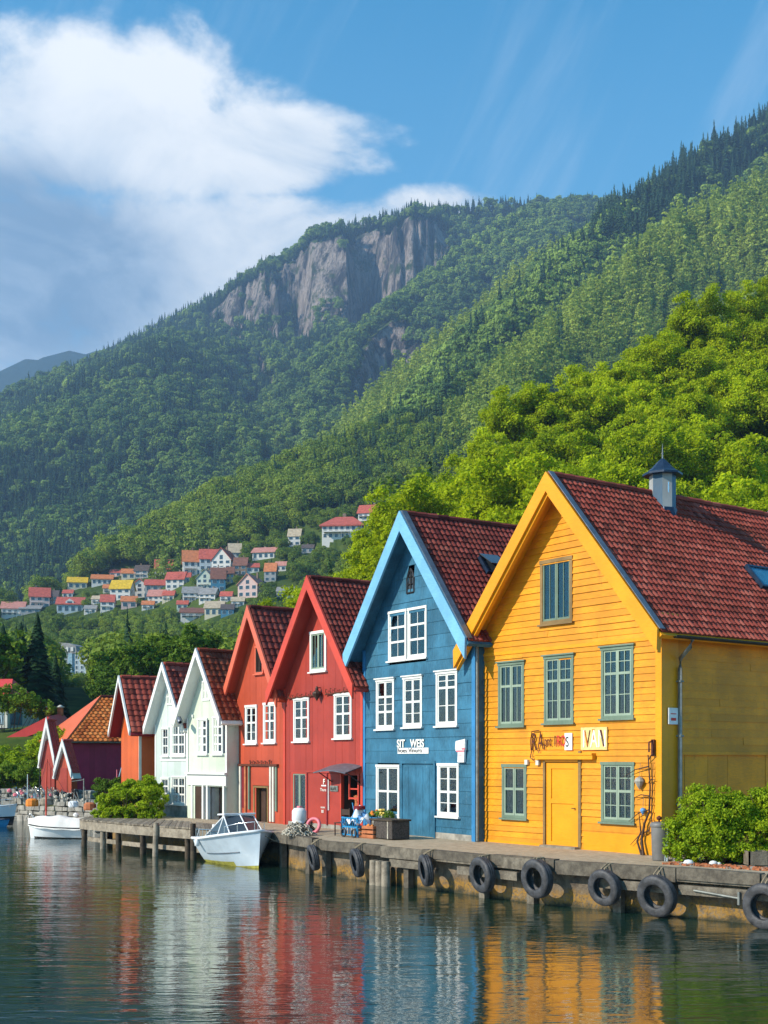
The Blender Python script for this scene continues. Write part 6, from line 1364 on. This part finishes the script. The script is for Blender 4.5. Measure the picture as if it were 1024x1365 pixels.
# ------------------------------------------------------------------ bright trees on the slope behind the houses
BT = [(*tree_meshes('bright', 40+i, H_, rx, rz, 15, 30000, .12, 'leaf_bright', .24), H_) for i, (H_, rx, rz) in enumerate(((11.5, 4.8, 5.4), (12.5, 4.5, 5.9), (10, 4.7, 4.7), (13, 5.0, 6.1)))]
MT = [tree_meshes('mid', 60+i, H_, rx, rz, 11, 9000, .20, 'leaf_mid', .2) for i, (H_, rx, rz) in enumerate(((9.5, 3.8, 3.9), (11, 3.4, 4.6), (8, 3.6, 3.2)))]
def conifer_mesh(seed, H, rx, n, per=0):
    rng = np.random.default_rng(seed); V = []; F = []; T = []
    for i in range(n):
        t = rng.uniform(0, 1)**1.25; z = H*(.06+.93*t); a = rng.uniform(0, 6.283); rr = (rx*(1-t)**.9*(1+.25*math.sin(a*2+seed)*(1-t))+.05*rx)*rng.uniform(.55, 1.15)
        dr = rr*rng.uniform(.15, .5)+H*.012; wd = rr*rng.uniform(.22, .42)+.05; ca, sa = math.cos(a), math.sin(a)
        p0 = np.array([ca*rr*.1, sa*rr*.1, z+H*.02]); p1 = np.array([ca*rr*.6-sa*wd, sa*rr*.6+ca*wd, z-dr*.6]); p2 = np.array([ca*rr, sa*rr, z-dr]); p3 = np.array([ca*rr*.6+sa*wd, sa*rr*.6-ca*wd, z-dr*.6])
        b = len(V); V += [p0, p1, p2, p3]; F.append((b, b+1, b+2, b+3)); T.append(rng.uniform(0, 1))
    return np.array(V), np.array(F), np.array(T)
V, F, T = conifer_mesh(3, 15, 3.4, 1500); CT = (npmesh('crown', V, F, M['leaf_dark'], False, T), None)
_t = MB(); _t.tube([(0, 0, -.8), (0, 0, 7), (0, 0, 14.5)], [.3, .2, .04], 7); _m = bpy.data.meshes.new('trunk'); _m.from_pydata(_t.v, [], _t.f); _m.materials.append(M['bark']); CT = (CT[0], _m)
def plant_tree(name, label, meshes, loc, sc, rz, group, sq=1.):
    r = thing(name, label, 'tree', loc, rz, group); r.scale = (sc*sq, sc*sq, sc)
    link('crown', meshes[0], r); link('trunk', meshes[1], r); return r
rng = np.random.default_rng(12); ORD = ['first', 'second', 'third', 'fourth', 'fifth', 'sixth', 'seventh', 'eighth', 'ninth', 'tenth', 'eleventh', 'twelfth', 'thirteenth', 'fourteenth', 'fifteenth', 'sixteenth', 'seventeenth', 'eighteenth', 'nineteenth', 'twentieth', 'twenty-first', 'twenty-second', 'twenty-third', 'twenty-fourth', 'twenty-fifth', 'twenty-sixth']
ROWS = [('top', [(1050, 134), (1000, 133), (950, 130), (905, 128), (862, 126), (822, 124), (782, 122), (742, 119), (702, 117), (664, 115), (626, 113), (588, 111), (555, 110)], (.92, 1.1)),
        ('upper middle', [(1060, 115), (1005, 115), (950, 113), (895, 111), (842, 109), (790, 108), (738, 107), (688, 106), (640, 105), (592, 103), (552, 103), (512, 104), (470, 106)], (.9, 1.1)),
        ('middle', [(1040, 98), (980, 98), (918, 97), (858, 96), (800, 95), (745, 94), (690, 94), (636, 94), (584, 94), (535, 96), (490, 98), (450, 100), (415, 102)], (.9, 1.1)),
        ('lower middle', [(1060, 84), (995, 84), (930, 83), (865, 82), (800, 82), (736, 82), (674, 84), (612, 86), (556, 88)], (.85, 1.05)),
        ('lowest', [(1080, 70), (1008, 70), (936, 69), (864, 69), (792, 70), (722, 72), (655, 74), (600, 78)], (.75, .95))]
for rn, pts, (lo, hi) in ROWS:
    pts = sorted(pts); pts = sorted(pts+[((p[0]+q[0])/2+4, (p[1]+q[1])/2-5) for p, q in zip(pts[:-1], pts[1:])]) if rn != 'lowest' else pts
    for i, (px, Y) in enumerate(pts):
        Y = Y+rng.uniform(-2, 2); x = (px+rng.uniform(-8, 8)-512)/FPX*Y; z = float(height(x, Y))
        k_ = (i*3+len(rn)) % 4; sc_ = rng.uniform(lo, hi); top_ = np.interp(px, [400, 440, 470, 500, 540, 580, 620, 650, 720, 840, 930, 1024, 1100], [775, 762, 748, 728, 668, 640, 600, 570, 492, 458, 392, 352, 330]); sc_ = min(sc_, ((HOR-top_)/FPX*Y+EYE-z)/BT[k_][2])
        if sc_ < .4: continue
        plant_tree('leafy_tree', f'bright yellow-green tree, {ORD[i]} from the left in the {rn} row above the roofs', BT[k_], (x, Y, z-.3), sc_, rng.uniform(0, 6.28), 'bright leafy trees on the slope behind the houses')

# ------------------------------------------------------------------ single trees around the village and behind the boathouse
def near_house(px, py):
    return min(VILL, key=lambda v: (v[0]-px)**2+((v[1]-8-py)*1.2)**2)
spots = []; tries = 0; rng = np.random.default_rng(5)
VX = np.array([(v[2], v[3], v[4], v[0], v[1]) for v in VILL]); VX6 = [(v[2], v[3], v[4], v[0], v[1], v[6]) for v in VILL]
def blocks_house(x, y, z, H, r):
    """would this tree stand in front of a village house?"""
    px = 512+FPX*x/y; pyt = HOR-(z+H-EYE)/y*FPX; rp = r/y*FPX
    for hx, hy, hw, hpx, hpy in VX:
        if y < hy+2 and abs(px-hpx) < rp*.6+hw/hy*FPX*.55 and pyt < hpy-3: return True
        if (x-hx)**2+(y-hy-hw*.4)**2 < (hw*.8+r*.5)**2: return True
    return False
while len(spots) < 95 and tries < 9000:
    tries += 1
    px = rng.uniform(-30, 560); Y = 88+330*rng.random()**1.5; x = (px-512)/FPX*Y; h_, rd, sd = height(np.array([x]), np.array([Y]), True)
    if sd[0] < 14: continue
    z = float(h_[0]); py = HOR-(z-EYE)/Y*FPX
    if not (-40 < px < 540) or py > 1010: continue
    k = rng.integers(0, 3); sc = rng.uniform(.6, 1.0); H_ = (9.5, 11, 8)[k]*sc; rw_ = 3.6*sc
    if any((x-a)**2+(Y-b)**2 < (rw_+c)**2*.62 for a, b, c, *_ in spots): continue
    if blocks_house(x, Y, z, H_, rw_): continue
    if px > 400 and Y < 120: continue
    spots.append((x, Y, rw_, z, sc, k, px, py, H_))
used = {}
rows_ = []
for (x, Y, rw_, z, sc, k, px, py, H_) in sorted(spots, key=lambda s: s[1]):
    pm = py-H_/Y*FPX*.5; v = near_house(px, pm); dx, dy = px-v[0], pm-(v[1]-8)
    dr_ = ('right of' if dx > 0 else 'left of') if abs(dx) > abs(dy) else ('below' if dy > 0 else 'above')
    size = 'large' if sc > .85 else 'small' if sc < .7 else 'mid-sized'; rows_.append((v[5], dr_, math.hypot(dx, dy), size, (x, Y, rw_, z, sc, k)))
rows_.sort(key=lambda r: (r[0], r[1], r[2])); cnt = {}
for hn, dr_, dist, size, (x, Y, rw_, z, sc, k) in rows_:
    c = cnt[(hn, dr_)] = cnt.get((hn, dr_), -1)+1
    lb = f'{size} green leafy tree, {ORD[min(c, 13)]} {dr_} the {hn}' if any(1 for r in rows_ if r[0] == hn and r[1] == dr_ and r[2] != dist) else f'{size} green leafy tree {dr_} the {hn}'
    plant_tree('leafy_tree', lb, MT[k], (x, Y, z-.3), sc, rng.uniform(0, 6.28), 'leafy trees around the hillside village')
def at_ground(px, Y): x = (px-512)/FPX*Y; return (x, Y, float(height(x, Y)))
for px, Y, sc, lb in ((50, 92, .58, 'tall dark spruce behind the red-roofed houses at the left'), (28, 104, .60, 'dark spruce standing left behind the tallest spruce'), (74, 96, .40, 'shorter dark spruce in front of the tall pale building'), (4, 115, .6, 'dark spruce at the left picture edge above the red pavilion')):
    plant_tree('spruce_tree', lb, CT, at_ground(px, Y), sc, px*.7, 'dark spruces behind the boathouse', 1.0)
for px, Y, sc, k, lb in ((20, 104, .70, 0, 'pale green round tree behind the red pavilion roof at the left'), (160, 110, .42, 1, 'small leafy tree right of the tall pale building, over the boathouse ridge'), (150, 100, .62, 2, 'leafy tree directly behind the orange boathouse roof'), (190, 92, .62, 0, 'leafy tree behind the orange house ridge'), (230, 96, .72, 1, 'leafy tree behind the left pale gable'), (275, 90, .7, 2, 'leafy tree behind the right pale gable'), (136, 118, .42, 0, 'leafy tree between the pale building and the boathouse ridge'), (-22, 108, .8, 1, 'dark leafy tree cut off by the left edge')):
    plant_tree('leafy_tree', lb, MT[k], at_ground(px, Y), sc, px*1.3, 'leafy trees behind the boathouse and pale houses')
bz = lambda px, Y: ((px-512)/FPX*Y, Y, float(height((px-512)/FPX*Y, Y)))
bush('garden_bush', 'big yellow-green bush between the low red roof and the boathouse', 'bush', bz(62, 68), [(-1.0, 0, 1.6, 1.05), (.2, 0, 2.6, 1.2), (.9, .2, 2.9, 1.0), (-.3, -.2, 1.3, 1.1), (.6, 0, 1.2, 1.2)], 12000, .085, 'leaf_bush', 41)
bush('garden_bush', 'yellowish bush under the low sloping red roof at the left', 'bush', bz(14, 68), [(-.8, 0, 1.4, 1.0), (.3, 0, 1.8, 1.1), (1.0, 0, 1.0, .9)], 7000, .09, 'leaf_bush', 42)
bush('garden_bush', 'dark green hedge-like bush above the harbour wall left of the sheds', 'bush', bz(30, 65.5), [(-1.6, 0, .9, .9), (-.6, 0, 1.1, .9), (.3, 0, 1.2, .9), (1.0, 0, .8, .7)], 9000, .08, 'leaf_mid', 43)
bush('garden_bush', 'bushy green shrub under the red pavilion at the left edge', 'bush', bz(8, 76), [(-1.4, 0, 1.2, 1.1), (-.2, 0, 1.7, 1.2), (1.0, 0, 1.5, 1.1), (2.2, 0, 1.1, 1.0)], 9000, .10, 'leaf_mid', 45)
bush('garden_bush', 'round green bush at the left edge beside the harbour wall', 'bush', bz(-8, 66), [(-.4, 0, .8, .9), (.5, 0, 1.0, .9)], 5000, .09, 'leaf_mid', 44)

# ------------------------------------------------------------------ far forests: one object each, trees copied over points by a node group
def leafy_proto(seed, n=620, H=12, rx=3.6, leaf=.50):
    rng = np.random.default_rng(seed); c, r = crown_puffs(rng, rx, H*.36, H*.58, 9, pr=(.38, .6)); c = np.vstack([c, [[0, 0, H*.6]]]); r = np.append(r, rx*.6)
    return leaf_cloud(rng, c, r, n, leaf, (0, 0, H*.45), .4, .9)
def birch_proto(seed, n=620, H=14, rx=2.7, leaf=.40):
    rng = np.random.default_rng(seed); z = rng.uniform(.15, .97, 26)*H; rr = rx*np.clip(1.15-z/H, .12, .85); a = rng.uniform(0, 6.28, 26)
    c = np.stack([np.cos(a)*rr*.6, np.sin(a)*rr*.6, z], 1); return leaf_cloud(rng, c, rr*.62+.25, n, leaf, (0, 0, H*.3), .3, .9)
def instancer():
    g = bpy.data.node_groups.new('trees on points', 'GeometryNodeTree')
    g.interface.new_socket('Geometry', in_out='INPUT', socket_type='NodeSocketGeometry'); g.interface.new_socket('Geometry', in_out='OUTPUT', socket_type='NodeSocketGeometry')
    N = g.nodes; L = g.links; gi = N.new('NodeGroupInput'); go = N.new('NodeGroupOutput')
    def na(nm, ty): a = N.new('GeometryNodeInputNamedAttribute'); a.data_type = ty; a.inputs['Name'].default_value = nm; return a.outputs[0]
    sp = N.new('GeometryNodeSeparateGeometry'); sp.domain = 'POINT'; L.new(gi.outputs[0], sp.inputs[0]); L.new(na('proto', 'BOOLEAN'), sp.inputs['Selection'])
    ip = N.new('GeometryNodeInstanceOnPoints'); L.new(sp.outputs['Inverted'], ip.inputs['Points']); L.new(sp.outputs['Selection'], ip.inputs['Instance'])
    L.new(na('turn', 'FLOAT_VECTOR'), ip.inputs['Rotation']); L.new(na('size', 'FLOAT_VECTOR'), ip.inputs['Scale']); L.new(ip.outputs[0], go.inputs[0]); return g
GN = instancer()
def forest(name, label, proto, pts, sc, tint, mat, seed):
    V, F, T = proto; n = len(V); k = len(pts); rng = np.random.default_rng(seed)
    me = npmesh(name, np.vstack([V, pts]), F, mat, False)
    def at(nm, ty, data, f): a = me.attributes.new(nm, ty, 'POINT'); a.data.foreach_set(f, np.ascontiguousarray(data).ravel())
    at('proto', 'BOOLEAN', np.r_[np.ones(n, bool), np.zeros(k, bool)], 'value')
    rot = np.zeros((n+k, 3), np.float32); rot[n:, 2] = rng.uniform(0, 6.28, k); rot[n:, :2] = rng.normal(size=(k, 2))*.04; at('turn', 'FLOAT_VECTOR', rot, 'vector')
    s = np.ones((n+k, 3), np.float32); s[n:, 0] = sc*rng.uniform(.8, 1.2, k); s[n:, 1] = sc*rng.uniform(.8, 1.2, k); s[n:, 2] = sc*rng.uniform(.85, 1.2, k); at('size', 'FLOAT_VECTOR', s, 'vector')
    tv = np.zeros(n+k, np.float32); tv[n:] = tint
    if len(T)*4 == n: tv[:n] = np.repeat(T, 4)
    at('tint', 'FLOAT', tv, 'value')
    o = link(name, me); m = o.modifiers.new('scatter', 'NODES'); m.node_group = GN; tag(o, label, 'forest', None, 'stuff'); return o
def scatter(n, r0, r1, seed, a0=-27, a1=27):
    rng = np.random.default_rng(seed); r = np.sqrt(rng.uniform(r0*r0, r1*r1, n)); a = np.radians(rng.uniform(a0, a1, n)); x, y = r*np.sin(a), r*np.cos(a)
    h, rd, sd = height(x, y, True); e = 3.; gx = (height(x+e, y)-height(x-e, y))/(2*e); gy = (height(x, y+e)-height(x, y-e))/(2*e)
    return rng, x, y, h, rd, sd, np.hypot(gx, gy)
fm = lambda nm, d, l, tr=.26: leafmat(nm, d, l, tr, True, .55)
M['f_mix'] = fm('far mixed wood', (.045, .115, .036), (.40, .53, .07)); M['f_con'] = fm('far conifers', (.014, .046, .024), (.070, .130, .042), .12)
M['f_light'] = fm('light birch wood', (.15, .23, .035), (.52, .60, .09), .32); M['f_mid'] = fm('round leafy wood', (.055, .125, .02), (.34, .42, .04), .30)
pools = {'con': [], 'mix': [], 'light': [], 'mid': []}
def put(kind, sel, x, y, h, sc, tint): pools[kind].append((np.stack([x, y, h-.4], 1)[sel], sc[sel], tint[sel]))
# main mountain, spur, east slopes
for (n, r0, r1, seed) in ((52000, 1000, 2150, 1), (22000, 470, 1000, 2)):
    rng, x, y, h, rd, sd, sl_ = scatter(n, r0, r1, seed)
    ok = (h > 2) & (sl_ < 1.28+rng.uniform(-.3, .3, n)) & seen(x, y, h, 14) & (rd > 1)
    pn = fbm(x/170, y/170, 3, 3); pn2 = fbm(x/60, y/60, 8, 3); u = rng.random(n)
    nm = np.array([''] + RN)[rd]
    is_main = nm == 'main'; is_sp = nm == 'spur'; is_e = nm == 'east'; is_le = nm == 'low_east'; is_v = nm == 'village'
    ok &= ~is_v & (nm != 'near')
    # conifers crowd the upper east ridge and parts of the main face
    pxn = 512+FPX*x/y
    dE, sE, zE, _ = polyline(x, y, RIDGES['east']['p'])
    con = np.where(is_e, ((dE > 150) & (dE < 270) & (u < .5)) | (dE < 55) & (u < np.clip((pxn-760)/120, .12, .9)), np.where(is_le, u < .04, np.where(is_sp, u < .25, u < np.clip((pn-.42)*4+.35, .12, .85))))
    sc = rng.uniform(.85, 1.75, n)*np.where(is_main, 1.12, 1.25)*np.where(y < 700, .82, 1.)
    lightz = (is_le | (is_e & (dE >= 60)))
    put('con', ok & con, x, y, h, sc*np.where(is_e & (dE < 30), 1.1, .9), np.clip(pn2*1.4-.3, 0, 1))
    put('light', ok & ~con & lightz, x, y, h, sc, np.clip(pn2*1.6-.3, 0, 1))
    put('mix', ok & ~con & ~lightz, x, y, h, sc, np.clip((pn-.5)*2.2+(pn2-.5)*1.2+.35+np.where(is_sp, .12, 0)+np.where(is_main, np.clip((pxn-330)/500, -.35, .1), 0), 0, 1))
# dense fringe along the ridge lines
# middle hill with the village
rng, x, y, h, rd, sd, sl_ = scatter(70000, 130, 640, 4)
nm = np.array([''] + RN)[rd]; n = len(x); u = rng.random(n); pn = fbm(x/40, y/40, 13, 3)
clear = np.zeros(n, bool); scm = rng.uniform(.5, 1.0, n)*np.where((y > 270) & (y < 465), .60, np.where(y > 465, 1.3, 1.)); pxs = 512+FPX*x/y
pt_ = HOR-(h+13.5*scm-EYE)/y*FPX; rpx = 3.6*scm/y*FPX
for hx, hy, hw, hpx, hpy, hph in VX6:
    clear |= (y < hy+3) & (np.abs(pxs-hpx) < hw/hy*FPX*.5+rpx*.75) & (pt_ < hpy-hph*.32)
    clear |= (x-hx)**2+(y-hy-hw*.4)**2 < (hw*.62+.8)**2
for a, b, c, *_ in spots: clear |= (x-a)**2+(y-b)**2 < (c*.8)**2
meadow = (np.abs(pxs-110) < 42) & (np.abs(HOR-(h-EYE)/y*FPX-789) < 8)
vil = (nm == 'village') | ((nm == '') & (y > 140)) | ((nm == 'near') & (y > 112) & (512+FPX*x/y < 600)) | ((y < 475) & (y > 200))
ok = vil & ~clear & ~meadow & seen(x, y, h, 9) & (sd > 14)
keep = ok & (u < np.where(y > 465, .45, .72)); con = (rng.random(n) < np.where((pxs > 430) & (y > 440), .45, .06))
put('mid', keep & ~con, x, y, h, scm, np.clip(pn*1.5-.25, 0, 1)); put('con', keep & con, x, y, h, scm*.85, np.full(n, .7))
lab = dict(con=('conifer_forest', 'dark conifers spread over the mountainsides and the upper right ridge', M['f_con'], lambda: conifer_mesh(9, 15, 3.0, 260)), mix=('mixed_forest', 'mixed green forest covering the main mountain and its spur', M['f_mix'], lambda: leafy_proto(5)),
           light=('birch_forest', 'light green birch forest on the right-hand mountain slopes', M['f_light'], lambda: birch_proto(6)), mid=('hill_wood', 'round leafy wood covering the middle hill around the village', M['f_mid'], lambda: leafy_proto(7, 1100, 10.5, 3.9, .34)))
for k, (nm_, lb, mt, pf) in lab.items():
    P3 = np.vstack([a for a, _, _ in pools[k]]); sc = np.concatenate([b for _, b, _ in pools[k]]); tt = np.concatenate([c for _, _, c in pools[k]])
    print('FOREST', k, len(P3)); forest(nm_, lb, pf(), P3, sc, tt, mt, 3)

# ------------------------------------------------------------------ haze: one closed box of thin air round camera and scene
hz = MB(); hz.box(-2600, 2600, -420, 3600, -5, 1130); hm_ = bpy.data.materials.new('haze air'); hm_.use_nodes = True; k = NT(hm_.node_tree); k.n.clear()
pv = k.node('ShaderNodeVolumePrincipled'); pv.inputs['Color'].default_value = (.42, .66, 1., 1); pv.inputs['Density'].default_value = HAZE; pv.inputs['Anisotropy'].default_value = .15
om = k.node('ShaderNodeOutputMaterial'); k.l.new(pv.outputs[0], om.inputs['Volume'])
tag(hz.build('haze', hm_), 'thin bluish haze over the far mountains', 'haze', None, 'stuff')
